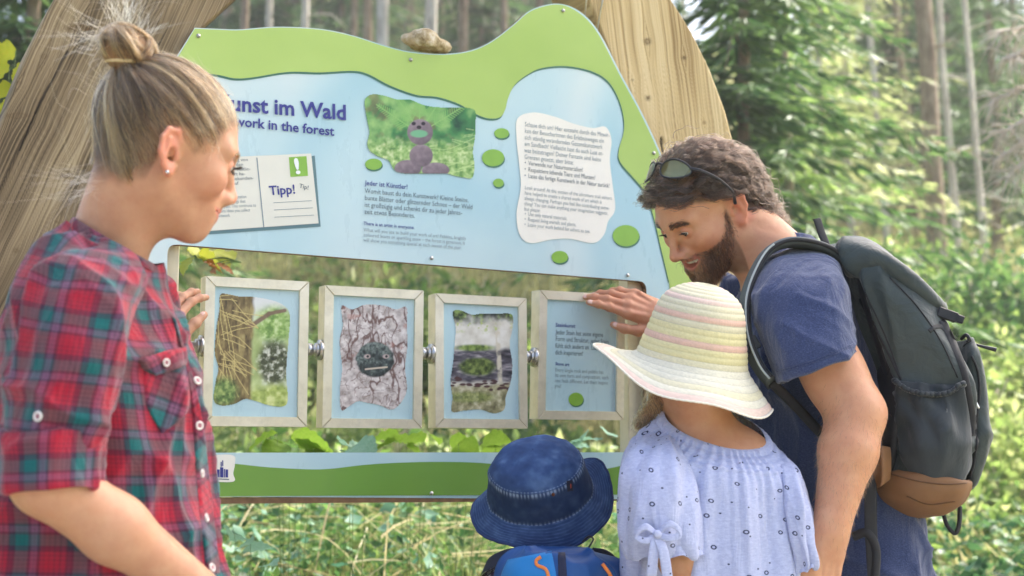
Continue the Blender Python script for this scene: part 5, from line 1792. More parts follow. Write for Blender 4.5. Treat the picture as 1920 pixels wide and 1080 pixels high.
def folds(dirs, amp, scale, seed):
    """cloth folds: ridged noise stretched along given directions in (s, around, ...) space of the world"""
    def f(V, SS, AA):
        q = V * scale
        a = 0
        for k, (dv, stretch, am) in enumerate(dirs):
            dv = nrm(dv)
            al = (q @ dv)[..., None] * dv
            qq = q - al * (1 - 1 / stretch)
            n = vnoise(qq + seed + 5 * k)
            a = a + am * (2.0 * np.clip(1 - np.abs(n) * 1.7, 0, 1) ** 2 - 0.6)
        return amp * a + amp * 0.5 * fbm(q * 0.5 + seed, 2)
    return f
# ------------------------------------------------------------------ woman in the plaid shirt
WY = 1.95
woman = thing('person', 'woman with blonde hair bun and red teal plaid shirt reaching for the left panel', 'woman', (-0.5, 1.95, 0))
WH = Head((-0.4780, 1.95, 1.5265), rot(0.52, 0.27, 0.17), 1.0, jaw=0.81, wide=0.87, nose=0.84, open=0.0040, smile=0.49, lips=1.1, brow=0.9)
# left hand holding the edge of the nearest flip panel
wl = B(300, 632, 0.06)
w_tip = B(362, 512, 0.02)
w_hand, w_tips, w_pn = hand_sdf(wl + np.array([-0.012, -0.01, -0.035]), (w_tip - wl) + np.array([0, 0, 0.03]), (-0.35, -0.9, 0.25), (1, 0.2, -0.3), 0.93,
                                curls=((0.35, 0.35, 0.25), (0.32, 0.35, 0.3), (0.28, 0.40, 0.3), (0.28, 0.45, 0.3)), spread=(0.10, 0.0, -0.10, -0.22), thumb=((0.42, 0.10), (-0.1, 0.1)))
wlw = wl + np.array([-0.012, -0.01, -0.035])
ws_r = P(175, 580, 1.80)        # right shoulder joint (towards the viewer)
ws_l = P(235, 545, 2.12)
we_r = P(88, 900, 1.72)
ww_r = P(390, 1120, 1.86)
we_l = P(300, 860, 2.36)
def woman_sdf(p):
    d = WH.wsdf(p)
    nk = sd_cap(p, WH.w((-0.026, 0, -0.060)), P(206, 490, 1.96), 0.049, 0.046)
    nk = smin(nk, sd_cap(p, WH.w((-0.040, 0, -0.05)), P(188, 478, 1.96), 0.043, 0.046), 0.03)
    d = smin(d, nk, 0.035)
    d = smin(d, sd_cap(p, ws_r, ws_l, 0.03, 0.03), 0.05)
    d = smin(d, sd_cap(p, P(195, 600, 1.95), P(200, 1000, 1.95), 0.06, 0.085), 0.05)
    # right arm, towards the viewer; elbow near the frame's lower left
    d = smin(d, sd_cap(p, ws_r, we_r, 0.036, 0.040), 0.03)
    d = smin(d, smin(sd_cap(p, we_r, we_r + (ww_r - we_r) * 0.4, 0.041, 0.040), sd_cap(p, we_r + (ww_r - we_r) * 0.4, ww_r, 0.040, 0.026), 0.02), 0.02)
    # left arm reaching to the panel
    d = smin(d, sd_cap(p, ws_l, we_l, 0.045, 0.037), 0.03)
    d = smin(d, sd_cap(p, we_l, wlw, 0.037, 0.024), 0.02)
    d = smin(d, w_hand(p), 0.012)
    return d
V, Q = sdf_mesh(woman_sdf, (-0.85, 1.55, 0.78), (-0.30, 2.9, 1.75), 0.0024, 3)
def w_scalp(L):
    x, y, z = L[:, 0], np.abs(L[:, 1]), L[:, 2]
    line = np.interp(x, [-0.11, -0.085, -0.05, -0.028, -0.018, 0.0, 0.02, 0.045, 0.06, 0.078, 0.09], [-0.078, -0.074, -0.062, -0.044, 0.012, 0.020, -0.006, 0.018, 0.044, 0.056, 0.06])
    return sstep(-0.008 - 0.014 * (x < -0.02), 0.012 + 0.020 * (x > 0.012), z - line + 0.007 * vnoise(L * 90) + 0.004 * (x > 0.012)) * (L[:, 1] ** 2 + L[:, 0] ** 2 < 0.12 ** 2) * np.maximum(sstep(0.0775, 0.0755, y), np.maximum(sstep(0.02, 0.03, z), sstep(-0.03, -0.04, x)))
skinW = srgb(194, 144, 112)
cW = skin_colours(V, WH, skinW, srgb(204, 118, 108), srgb(222, 134, 112), w_scalp, srgb(110, 82, 56))
wbody = mesh('body', V, Q, M_skin, woman, col=cW)
eyes(WH, woman, (0.05, 0.09, 0.12), (1, -0.1, -0.3))
nails(w_tips, w_pn, woman, M_nail, 0.93)
M_lash = plain('lash', (0.03, 0.022, 0.018), 0.5, 0.0, 10)
lashes(WH, woman, M_lash, L=0.011, down=0.25)
M_whair = hair_mat('blonde_hair', [(0.0, srgb(48, 34, 22)), (0.4, srgb(74, 54, 34)), (0.7, srgb(104, 79, 50)), (0.9, srgb(138, 109, 70)), (1.0, srgb(176, 146, 100))])
brows(WH, woman, hair_mat('woman_brow', [(0, srgb(110, 80, 52)), (1, srgb(140, 106, 70))]), thick=0.0035)
# swept-up hair: from the hairline over the skull to the tie below the bun
rng = np.random.default_rng(41)
def scalp_roots(n, fn, rng):
    out = []
    while sum(map(len, out)) < n:
        d = runit(n * 2, rng)
        p = d * 0.09 + np.array([-0.01, 0, 0.02])
        p = WH.push(p, np.zeros(len(p)) + 0.0, 3)
        m = rng.random(len(p)) < fn(p)
        out.append(p[m])
    return np.concatenate(out)[:n]
bun_dir = nrm([-0.848, 0.0, 0.530])
tie = WH.push(np.array([-0.01, 0, 0.03]) + bun_dir[None] * 0.1, np.array([0.007]))[0]
def sweep(n, rng, k=14, offk=1.0):
    r = scalp_roots(n, w_scalp, rng)
    cc = np.array([-0.01, 0, 0.02])
    d0 = (r - cc) / np.linalg.norm(r - cc, axis=1)[:, None]
    d1 = nrm(tie - cc)
    ang = np.arccos(np.clip(d0 @ d1, -1, 1))
    t = np.linspace(0, 1, k)[None, :, None]
    an = ang[:, None, None]
    D = (np.sin((1 - t) * an) * d0[:, None] + np.sin(t * an) * d1) / np.maximum(np.sin(an), 1e-3)
    # locks: shared sideways drift by the sector round the tie
    az = np.arctan2(d0[:, 1], (d0 @ nrm(np.cross(d1, [0, 1, 0]))))
    lock = np.round(az * 13 + ang * 2.5 + rng.normal(size=n) * 0.35)
    sv = np.cross(d1, d0)
    sv /= np.linalg.norm(sv, axis=1)[:, None] + 1e-6
    wob = (vnoise(np.stack([lock * 3.3, np.zeros(n), np.zeros(n)], -1)) * 0.16 + rng.normal(size=n) * 0.02)
    D = D + sv[:, None] * (wob[:, None] * np.sin(np.linspace(0, math.pi, k))[None])[..., None]
    pts = cc + D * 0.12
    lk2 = vnoise(np.stack([az * 11, ang * 2.2, np.zeros(n) + 4], -1))
    off = 0.0006 + (0.0050 + 0.0050 * lk2[:, None] + 0.0045 * vnoise(np.stack([lock * 3.7, lock * 0, lock * 0 + 5], -1))[:, None] + 0.003 * rng.random((n, 1)) + 0.006 * (rng.random((n, 1)) > 0.985)) * sstep(-0.12, 0.75, t[..., 0]) * offk
    sh = pts.shape
    q = WH.push(pts.reshape(-1, 3), off.reshape(-1) if off.shape[0] == n else np.tile(off, (n, 1)).reshape(-1), 2).reshape(sh)
    q[:, -1] = tie + rng.normal(size=(n, 3)) * 0.008
    return q, lock
q, lk = sweep(13000, rng)
M_wdark = hair_mat('ash_brown_hair', [(0.0, srgb(36, 26, 18)), (0.6, srgb(60, 45, 31)), (1.0, srgb(88, 67, 46))])
M_wblond = hair_mat('sun_bleached_hair', [(0.0, srgb(112, 86, 54)), (0.6, srgb(156, 126, 80)), (1.0, srgb(198, 170, 122))])
tone = vnoise(np.stack([lk * 7.3, lk * 0, lk * 0], -1)) + rng.normal(size=len(lk)) * 0.35
for m_, sel in ((M_wdark, tone < -0.12), (M_whair, (tone >= -0.12) & (tone < 0.42)), (M_wblond, tone >= 0.42)):
    qq = q[sel]
    strands('swept_hair', WH.w(qq.reshape(-1, 3)).reshape(qq.shape), rng.uniform(0.00022, 0.00042, len(qq)), m_, woman, root=0.25)
# loose bun: arcs that rise from the tie, fold over and come back
upb = nrm([-0.28, 0, 0.95])
bc = tie + upb * 0.025
def bun(n, rng, R0=(0.041, 0.037, 0.031)):
    ax = rng.normal(size=(n, 3)) * [0.5, 1, 0.35]
    ax /= np.linalg.norm(ax, axis=1)[:, None]
    lock = np.round(rng.random(n) * 40)
    ax = np.stack([vnoise(np.stack([lock * 5.1, np.zeros(n) + i, np.zeros(n)], -1)) for i in range(3)], -1) * np.array([0.8, 1.6, 0.8]) + rng.normal(size=(n, 3)) * 0.07
    ax /= np.linalg.norm(ax, axis=1)[:, None]
    u = np.cross(ax, -upb)
    u /= np.linalg.norm(u, axis=1)[:, None]
    s = np.cross(u, ax)
    a0 = rng.uniform(-0.5, 0.5, n)
    ln = rng.uniform(2.2, 4.6, n)
    k = 16
    a = a0[:, None] + ln[:, None] * np.linspace(0, 1, k)[None]
    rr = 0.80 + 0.22 * vnoise(np.stack([lock * 2.7, np.zeros(n), np.zeros(n) + 9], -1))[:, None] + 0.05 * rng.normal(size=(n, 1)) + 0.05 * np.sin(a * 2 + lock[:, None])
    D = -(np.cos(a)[..., None] * s[:, None] * -1 + np.sin(a)[..., None] * u[:, None])
    return bc + D * rr[..., None] * np.array(R0) + ax[:, None] * 0.012 * vnoise(np.stack([lock * 1.7, np.zeros(n), np.zeros(n) + 2], -1))[:, None, None]
for m_, n_b in ((M_whair, 2200), (M_wdark, 1100), (M_wblond, 1300)):
    q = bun(n_b, rng)
    strands('hair_bun', WH.w(q.reshape(-1, 3)).reshape(q.shape), 0.00036, m_, woman)
v, f = ellipsoid(bc - upb * 0.004, np.array([0.036, 0, 0]), np.array([0, 0.031, 0]), np.array([0, 0, 0.030]), 20, 14)
mesh('bun_core', WH.w(v), f, plain('hair_core', srgb(120, 88, 54), 0.7, 0.25, 90), woman)
a = np.linspace(0, 2 * math.pi, 26)
e1 = nrm(np.cross(upb, [0, 1, 0]))
ring = tie + upb * 0.006 + 0.026 * (np.cos(a)[:, None] * e1 + np.sin(a)[:, None] * np.array([0, 1, 0]))
v, f = tube(WH.w(ring), 0.0028, 8)
mesh('hair_tie', v, f, plain('hair_tie_beige', srgb(206, 184, 140), 0.6, 0.05), woman)
# stray ends: spikes off the bun, wisps at the nape and at the back of the head
def wisps(n, base, spread, dirs, L, curl, rng, k=9):
    b = base + rng.normal(size=(n, 3)) * spread
    d = np.asarray(dirs) + rng.normal(size=(n, 3)) * 0.28
    d /= np.linalg.norm(d, axis=1)[:, None]
    c = rng.normal(size=(n, 3)) * curl
    t = np.linspace(0, 1, k)[None, :, None]
    l = (L * rng.uniform(0.45, 1.1, n))[:, None, None]
    return b[:, None] + d[:, None] * t * l + c[:, None] * t ** 2 * l + 0.003 * np.sin(t * 6 + rng.uniform(0, 6, (n, 1, 1))) * c[:, None]
# directions given in the head frame: x forward, z up
bt = bc + upb * 0.030
ws = [wisps(34, bt + [-0.012, 0, 0], 0.012, (-0.55, 0, 0.8), 0.060, 0.5, rng), wisps(34, bt + [-0.006, 0, 0.0], 0.008, (-0.35, 0, 1.0), 0.082, 0.35, rng),
      wisps(40, bt + [0.02, 0, -0.004], 0.010, (0.3, 0, 0.9), 0.034, 0.5, rng), wisps(46, bc + [-0.036, 0, 0], 0.010, (-1, 0, -0.35), 0.066, 0.45, rng),
      wisps(22, np.array([-0.105, 0, 0.03]), 0.022, (-1, 0, 0.15), 0.045, 0.5, rng), wisps(26, np.array([0.040, -0.064, 0.022]), 0.006, (-0.15, -0.25, -1.0), 0.034, 0.5, rng), wisps(60, np.array([-0.085, -0.02, -0.085]), 0.010, (-0.9, 0, -0.5), 0.066, 0.5, rng)]
q = np.concatenate(ws)
strands('stray_hair', WH.w(q.reshape(-1, 3)).reshape(q.shape), 0.00017, hair_mat('pale_hair', [(0, srgb(150, 120, 80)), (1, srgb(206, 180, 136))]), woman, tip=0.4)
# short baby hairs along the front hairline and temple
r = scalp_roots(900, lambda p: w_scalp(p) * (w_scalp(p + np.array([0.012, 0, -0.012])) < 0.5), rng)
d = tie - r
d /= np.linalg.norm(d, axis=1)[:, None]
t = np.linspace(0, 1, 7)[None, :, None]
q = r[:, None] + d[:, None] * t * rng.uniform(0.02, 0.05, (len(r), 1, 1)) + rng.normal(size=(len(r), 1, 3)) * 0.006 * t
sh = q.shape
q = WH.push(q.reshape(-1, 3), np.tile(np.linspace(0.0004, 0.006, 7), sh[0])).reshape(sh)
strands('hairline', WH.w(q.reshape(-1, 3)).reshape(q.shape), 0.00022, hair_mat('pale_hair_fine', [(0, srgb(170, 136, 90)), (1, srgb(214, 186, 140))]), woman)
# small pearl ear stud
p, g = WH.surf(np.array([[-0.010, -0.086, -0.043]]), 0.001)
v, f = ellipsoid(WH.w(p)[0], (0.0028, 0, 0), (0, 0.0028, 0), (0, 0, 0.0028), 12, 8)
mesh('ear_stud', v, f, plain('silver_stud', (0.7, 0.7, 0.7), 0.15, 0, metal=1.0), woman)

# ---- plaid shirt
M_plaid = plaid('plaid_flannel')
M_plaid_bias = plaid('plaid_flannel_bias', 0.08, math.radians(48))
wf = folds([((0.5, 0.2, 0.85), 3.0, 0.7), ((-0.45, 0.1, 0.9), 3.5, 0.6)], 0.010, 15.0, 2.0)
T = [((-45, 1130), (417, 1130), .165), ((-22, 1000), (405, 1000), .165), ((0, 880), (392, 885), .165), ((12, 780), (383, 795), .17), ((28, 690), (364, 705), .175), ((44, 610), (341, 635), .18),
     ((62, 545), (322, 580), .175), ((86, 500), (309, 545), .16), ((110, 464), (300, 520), .125), ((126, 440), (296, 509), .085), ((137, 424), (291, 501), .064)]
v, f, uv = loft([esec(l, r, 1.95, dp) for l, r, dp in T], 170, 200, 2.15, wf)
shirt = mesh('shirt', v, f, M_plaid, woman, uv=uv)
# stand collar
Cs = [((132, 432), (294, 512), .072), ((134, 420), (292, 503), .068), ((139, 411), (286, 494), .062), ((142, 409), (283, 492), .058), ((146, 413), (279, 494), .055), ((150, 430), (274, 505), .053)]
v, f, uv = loft([esec(l, r, 1.95, dp) for l, r, dp in Cs], 26, 90, 2.0)
mesh('collar', v, f, M_plaid_bias, shirt, uv=uv)
SL = [((168, 452), (222, 464), 1.90, .02), ((132, 462), (250, 488), 1.86, .045), ((100, 490), (262, 522), 1.81, .062), ((70, 540), (252, 570), 1.775, .066), ((50, 610), (238, 640), 1.755, .064), ((33, 690), (223, 705), 1.745, .060), ((20, 760), (205, 778), 1.74, .058), ((13, 815), (190, 828), 1.735, .056), ((14, 850), (180, 852), 1.735, .052)]
sf = folds([((0.3, 0.1, 0.95), 3.0, 0.8), ((-0.8, 0.1, 0.5), 3.0, 0.5)], 0.0085, 16.0, 9.0)
v, f, uv = loft([esec(l, r, Y, dp) for l, r, Y, dp in SL], 120, 120, 2.1, sf, cap0=True)
sleeve = mesh('sleeve', v, f, M_plaid, shirt, uv=uv + [0.03, 0.02])
CF = [((14, 830), (184, 822), 1.735, .055), ((9, 812), (189, 806), 1.735, .060), ((7, 822), (190, 814), 1.735, .0625), ((4, 870), (188, 862), 1.73, .064), ((3, 912), (187, 903), 1.725, .064), ((6, 928), (186, 914), 1.725, .061), ((16, 922), (176, 910), 1.725, .056), ((22, 890), (170, 880), 1.725, .052)]
v, f, uv = loft([esec(l, r, Y, dp) for l, r, Y, dp in CF], 60, 120, 2.1, folds([((0, 0, 1), 2.0, 0.8)], 0.004, 26, 4.0))
cuff = mesh('cuff', v, f, M_plaid, shirt, uv=uv + [0.062, 0.04])
# far sleeve, on the arm that reaches for the panel
c0, c1, c2 = ws_l, we_l, wlw
def axsec(c, d, r1, r2):
    d = nrm(d); u = nrm(np.cross(d, UP)); return (c, u * r1, np.cross(u, d) * r2)
v, f, uv = loft([axsec(c0, c1 - c0, .065, .07), axsec((c0 + c1) / 2, c1 - c0, .062, .062), axsec(c1, c2 - c0, .056, .056), axsec(c1 * .72 + c2 * .28, c2 - c1, .052, .052), axsec(c1 * .66 + c2 * .34, c2 - c1, .045, .045)], 60, 60, 2.0, sf, cap0=True)
mesh('sleeve', v, f, M_plaid, shirt, uv=uv)
ss_ = Surf(shirt)
M_snap = plain('snap_white', srgb(226, 220, 212), 0.25, 0.03, 40)
M_snapc = plain('snap_centre', srgb(150, 90, 100), 0.4, 0.03, 40)
patch('placket', ss_, [(322, 592), (336, 650), (352, 720), (362, 790), (366, 870), (374, 960), (386, 1075)], [(326, 596), (343, 652), (364, 722), (379, 792), (388, 872), (399, 962), (412, 1075)], 12, 60, 0.0032, M_plaid_bias, shirt)
pp = patch('pocket', ss_, [(268, 668), (270, 720), (276, 765), (302, 812)], [(352, 655), (354, 700), (352, 770), (303, 814)], 24, 28, 0.0026, M_plaid_bias, shirt, uvrot=0.5)
patch('pocket_flap', ss_, [(258, 672), (262, 684), (272, 698), (290, 706)], [(348, 648), (349, 668), (347, 684), (330, 694)], 20, 12, 0.0062, M_plaid_bias, shirt, uvrot=-0.3)
for (x, y) in ((371, 716), (375, 798), (378, 888), (386, 972), (397, 1066)):
    ring_snap('snap', Surf(shirt), x - 4, y, 0.0046, M_snap, shirt, 0.0042, M_snapc)
ring_snap('snap', ss_, 305, 680, 0.0042, M_snap, shirt, 0.0085, M_snapc)
ring_snap('snap', Surf(sleeve, cuff), 75, 781, 0.0048, M_snap, shirt, 0.004, M_snapc)
# jeans and shoes below the frame
M_jean = plain('dark_jeans', srgb(52, 62, 88), 0.9, 0.2, 60)
for sg in (-1, 1):
    hx, hy = -0.56, 1.95 + sg * 0.09
    v, f, uv = loft([((hx, hy, 0.93), np.array([.12, 0, 0]), np.array([0, .10, 0])), ((hx, hy, 0.75), np.array([.09, 0, 0]), np.array([0, .085, 0])), ((hx + .02, hy, 0.48), np.array([.065, 0, 0]), np.array([0, .062, 0])), ((hx - .01, hy, 0.06), np.array([.05, 0, 0]), np.array([0, .05, 0]))], 20, 24, 2.0, cap0=True, cap1=True)
    mesh('trouser_leg', v, f, M_jean, woman)
    v, f = ellipsoid((hx + 0.05, hy, 0.045), (0.13, 0, 0), (0, 0.045, 0), (0, 0, 0.05), 16, 10)
    v[:, 2] = np.maximum(v[:, 2], 0.0)
    mesh('shoe', v, f, plain('brown_shoe', srgb(96, 70, 50), 0.7), woman)

r = scalp_roots(420, w_scalp, rng)
cc_ = np.array([-0.01, 0, 0.02])
nn_ = (r - cc_) / np.linalg.norm(r - cc_, axis=1)[:, None]
td = tie - r
td /= np.linalg.norm(td, axis=1)[:, None]
s0 = WH.push(r + td * 0.02, np.full(len(r), 0.013))
t = np.linspace(0, 1, 9)[None, :, None]
Lf = rng.uniform(0.02, 0.055, (len(r), 1, 1))
q = s0[:, None] + (td[:, None] * 0.8 + nn_[:, None] * 0.28 * t + rng.normal(size=(len(r), 1, 3)) * 0.25) * t * Lf
strands('stray_hair', WH.w(q.reshape(-1, 3)).reshape(q.shape), 0.00014, M_wblond, woman)
# ------------------------------------------------------------------ bearded man leaning in, with his rucksack
man = thing('person', 'smiling bearded man in navy T-shirt leaning down over the children', 'man', (0.55, 2.75, 0))
MH = Head((0.3650, 2.70, 1.5690), rot(3.58, 0.70, -0.12), 0.985, jaw=1.06, nose=1.08, brow=1.25, open=0.0036, smile=0.9, mouth=0.0080, lips=0.9, chin=0.003)
mw = B(1246, 596, 0.055)
m_tip = B(1116, 545, 0.033)
m_hand, m_tips, m_pn = hand_sdf(mw, m_tip - mw, (-0.25, -0.9, 0.40), (-0.2, 0, -1), 0.98,
                                curls=((0.02, 0.16, 0.16), (0.12, 0.34, 0.3), (0.3, 0.55, 0.4), (0.45, 0.6, 0.4)), spread=(0.02, 0.02, -0.06, -0.12), thumb=((0.62, -0.05), (-0.42, 0.10)))
ms_l = P(1500, 570, 2.52)
me_l = P(1606, 775, 2.45)
mw_l = P(1556, 1000, 2.40)
ms_r = P(1425, 560, 2.92)
me_r = P(1318, 690, 2.93)
mlh, mlt, mlpn = hand_sdf(mw_l, P(1535, 1090, 2.40) - mw_l, (0.4, -0.9, 0), (-1, 0, 0), 0.98, curls=((.2, .3, .3),) * 4)
def man_sdf(p):
    d = MH.wsdf(p)
    d = smin(d, sd_cap(p, MH.w((-0.028, 0, -0.05)), P(1452, 505, 2.72), 0.056, 0.062), 0.03)
    d = smin(d, sd_cap(p, MH.w((-0.050, 0, -0.02)), P(1470, 490, 2.72), 0.046, 0.055), 0.04)
    d = smin(d, sd_cap(p, ms_l + np.array([-.02, .03, -.02]), ms_r, 0.05, 0.05), 0.05)
    d = smin(d, sd_cap(p, P(1490, 620, 2.73), P(1580, 960, 2.73), 0.10, 0.11), 0.05)
    d = smin(d, sd_cap(p, ms_l, me_l, 0.050, 0.046), 0.03)
    d = smin(d, sd_ell(p, P(1560, 700, 2.48), (0.052, 0.05, 0.085), rot(0, -0.42, 0)), 0.03)
    fm = me_l + (mw_l - me_l) * 0.32
    d = smin(d, smin(sd_cap(p, me_l, fm, 0.046, 0.0475), sd_cap(p, fm, mw_l, 0.0475, 0.029), 0.02), 0.025)
    d = smin(d, mlh(p), 0.012)
    d = smin(d, sd_cap(p, ms_r, me_r, 0.048, 0.042), 0.03)
    d = smin(d, smin(sd_cap(p, me_r, me_r + (mw - me_r) * .35, 0.044, 0.044), sd_cap(p, me_r + (mw - me_r) * .35, mw, 0.044, 0.029), 0.02), 0.02)
    return smin(d, m_hand(p), 0.012)
V, Q = sdf_mesh(man_sdf, (0.10, 2.28, 0.78), (0.80, 3.25, 1.72), 0.0026, 3)
def m_beard(L):
    x, y, z = L[:, 0], np.abs(L[:, 1]), L[:, 2]
    zc = np.interp(x, [-0.02, 0.0, 0.016, 0.03, 0.05, 0.075, 0.1], [0.01, 0.004, -0.026, -0.042, -0.052, -0.0535, -0.053])
    b = sstep(0.006, -0.007, z - zc + 0.004 * vnoise(L * 160)) * sstep(-0.022, -0.010, x) * sstep(-0.142, -0.128, z)
    lip = sstep(1.25, 0.95, np.hypot((z + 0.0690 - 9.0 * y * y) / 0.0112, y / 0.028)) * (x > 0.06)
    return b * (1 - lip) * sstep(0.0745, 0.0715, y)
def m_scalp(L):
    x, y, z = L[:, 0], np.abs(L[:, 1]), L[:, 2]
    line = np.interp(x, [-0.11, -0.085, -0.05, -0.025, -0.014, 0.004, 0.014, 0.04, 0.06, 0.078, 0.09], [-0.085, -0.080, -0.064, -0.040, 0.020, 0.026, 0.020, 0.034, 0.050, 0.060, 0.064])
    return sstep(-0.006, 0.008, z - line) * (L[:, 1] ** 2 + L[:, 0] ** 2 < 0.12 ** 2) * np.maximum(sstep(0.0785, 0.0765, y), sstep(0.02, 0.03, z))
cM = skin_colours(V, MH, srgb(204, 148, 112), srgb(176, 96, 86), srgb(206, 116, 92), m_scalp, srgb(60, 46, 38), m_beard, srgb(120, 86, 64))
# reddish hand and knuckles
hm = np.exp(-(np.linalg.norm(V - (mw + m_tip) / 2, axis=1) / 0.10) ** 2)[:, None]
cM = cM * (1 - 0.3 * hm) + np.array(srgb(200, 118, 90)) * 0.3 * hm
mbody = mesh('body', V, Q, M_skin, man, col=cM)
eyes(MH, man, (0.03, 0.02, 0.012), (1, 0.05, -0.45))
nails(m_tips, m_pn, man, M_nail, 0.98, thumb_n=np.array([-0.3, -0.9, 0.3]))
# upper teeth in the smile
v, f = [], []
nt = 8
tv, tf = [], []
for i in range(nt):
    a = (i - (nt - 1) / 2)
    y = a * 0.0062
    x = 0.0878 - 13.0 * y * y
    dn = 0.0055 if abs(a) < 1 else 0.0048
    vv, ff = ellipsoid((x, y, -0.0652), (0.003, 0, 0), (0, 0.0033, 0), (0, 0, dn), 10, 8)
    tv.append((vv, ff))
v, f = join(tv)
mesh('teeth', MH.w(v), f, plain('teeth', srgb(232, 226, 212), 0.2, 0.03, 40), man)
v, f = ellipsoid((0.064, 0, -0.068), (0.016, 0, 0), (0, 0.020, 0), (0, 0, 0.009), 12, 8)
mesh('mouth_inside', MH.w(v), f, plain('mouth_dark', srgb(84, 34, 30), 0.5), man)
M_mhair = hair_mat('dark_brown_hair', [(0.0, srgb(22, 17, 14)), (0.5, srgb(40, 30, 24)), (0.85, srgb(62, 47, 36)), (1.0, srgb(100, 78, 60))], 0.30)
M_mbeard = hair_mat('brown_beard', [(0.0, srgb(36, 25, 18)), (0.5, srgb(70, 47, 32)), (0.9, srgb(112, 76, 52)), (1.0, srgb(146, 106, 76))], 0.35)
brows(MH, man, M_mhair, n=260, thick=0.0085, seed=6)
lashes(MH, man, M_lash, L=0.006, down=0.5, n=44, low=False)
rng = np.random.default_rng(77)
def m_dir(p):
    x, y, z = p[:, 0], p[:, 1], p[:, 2]
    fr = sstep(0.015, 0.055, x)[:, None]
    bk = sstep(-0.03, -0.08, x)[:, None]
    d_f = np.stack([0.30 * np.ones(len(p)), -0.80 + 0 * x, 0.10 + 0 * x], -1)
    d_s = np.stack([-0.85 * np.ones(len(p)), 0.30 * np.sign(y) * sstep(.10, .05, np.abs(y)), -0.30 - 0.3 * (np.abs(y) > .05)], -1)
    d_b = np.stack([-0.25 * np.ones(len(p)), 0 * x, -1 + 0 * x], -1)
    return d_f * fr + d_s * (1 - fr) * (1 - bk) + d_b * bk
def m_hair(ng, per, rng, k=12):
    r = scalp_roots_h(MH, ng, m_scalp, rng)
    L = rng.uniform(0.050, 0.082, ng) * (0.8 + 0.75 * sstep(-0.03, -0.08, r[:, 0])) * (1 - 0.45 * sstep(0.03, 0.07, r[:, 0])) * (1 - 0.55 * sstep(0.02, -0.005, r[:, 2]) * sstep(-0.045, -0.015, r[:, 0]))
    ph = rng.uniform(0, 6.28, ng)
    fq = rng.uniform(5.0, 8.5, ng)
    amp = rng.uniform(0.35, 0.95, ng) * (0.7 + 0.6 * sstep(0.0, -0.08, r[:, 0]))
    p = r.copy()
    P_ = [p]
    top = rng.uniform(0.012, 0.028, ng) + 0.020 * sstep(-0.04, -0.09, r[:, 0])
    for i in range(1, k):
        t = i / (k - 1)
        d = m_dir(p)
        n_ = p - np.array([-0.01, 0, 0.02])
        n_ /= np.linalg.norm(n_, axis=1)[:, None]
        d = d - n_ * (d * n_).sum(1)[:, None] * 0.9
        d /= np.linalg.norm(d, axis=1)[:, None] + 1e-9
        s = np.cross(n_, d)
        wv = np.cos(fq * t * 1.6 + ph) * amp
        d = d + s * wv[:, None] + n_ * (0.5 * np.sin(fq * t * 1.6 + ph) * amp)[:, None]
        p = p + d * (L / (k - 1))[:, None]
        off = top * (1 - np.exp(-t * 3.2)) + 0.006 * np.sin(fq * t * 1.6 + ph + 1.5) * amp * t
        p = MH.push(p, np.maximum(off, 0.001), 1)
        P_.append(p)
    g = np.stack(P_, 1)
    ch = np.repeat(g, per, 0)
    o = rng.normal(size=(len(ch), 1, 3)) * 0.0042
    t = np.linspace(0, 1, k)[None, :, None]
    ch = ch + o * (1.0 - 0.55 * t) * (1 + 2.2 * (rng.random((len(ch), 1, 1)) > 0.93)) + rng.normal(size=(len(ch), 1, 3)) * 0.0022 * t
    cut = rng.uniform(0.8, 1.0, len(ch))
    return ch
def scalp_roots_h(H, n, fn, rng):
    out = []
    while sum(map(len, out)) < n:
        d = runit(n * 2, rng)
        p = H.push(d * 0.09 + np.array([-0.01, 0, 0.02]), np.zeros(n * 2), 3)
        out.append(p[rng.random(len(p)) < fn(p)])
    return np.concatenate(out)[:n]
q = m_hair(420, 34, rng)
strands('wavy_hair', MH.w(q.reshape(-1, 3)).reshape(q.shape), rng.uniform(0.0003, 0.0005, len(q)), M_mhair, man)
# beard and moustache
def face_roots(H, n, fn, rng, lo=(-0.03, -0.075, -0.135), hi=(0.10, 0.075, 0.012)):
    out = []
    while sum(map(len, out)) < n:
        p = rng.uniform(lo, hi, (n * 2, 3))
        p, g = H.surf(p, 0.0, 5)
        m = (rng.random(len(p)) < fn(p)) & (np.abs(H.sdf(p)) < 0.0008)
        out.append(np.concatenate([p[m], g[m]], 1))
    return np.concatenate(out)[:n]
pg = face_roots(MH, 6500, m_beard, rng)
p, g = pg[:, :3], pg[:, 3:]
mus = (p[:, 2] > -0.062) & (p[:, 0] > 0.07)
d = np.stack([0.25 - 0.0 * p[:, 0], np.where(mus, np.sign(p[:, 1]) * 0.9, 0.15 * np.sign(p[:, 1])), np.where(mus, -0.8, -1.0)], -1)
d = d + 0.35 * np.stack([vnoise(p * 130 + i * 9) for i in range(3)], -1) + rng.normal(size=p.shape) * 0.18
d = d - g * (d * g).sum(1)[:, None]
d /= np.linalg.norm(d, axis=1)[:, None]
Lb = np.where(mus, 0.011, np.interp(p[:, 2], [-0.13, -0.09, -0.05, 0.0], [0.018, 0.022, 0.013, 0.009])) * rng.uniform(0.7, 1.2, len(p))
t = np.linspace(0, 1, 6)
q = p[:, None] + d[:, None] * (t[None, :, None] * Lb[:, None, None]) + g[:, None] * (0.0002 + 0.0042 * np.sin(t * 2.0) * (Lb[:, None] / 0.018))[..., None]
q = q + (0.0012 * np.sin(t * 7)[None, :, None]) * rng.normal(size=(len(p), 1, 3))
strands('beard', MH.w(q.reshape(-1, 3)).reshape(q.shape), 0.00034, M_mbeard, man)

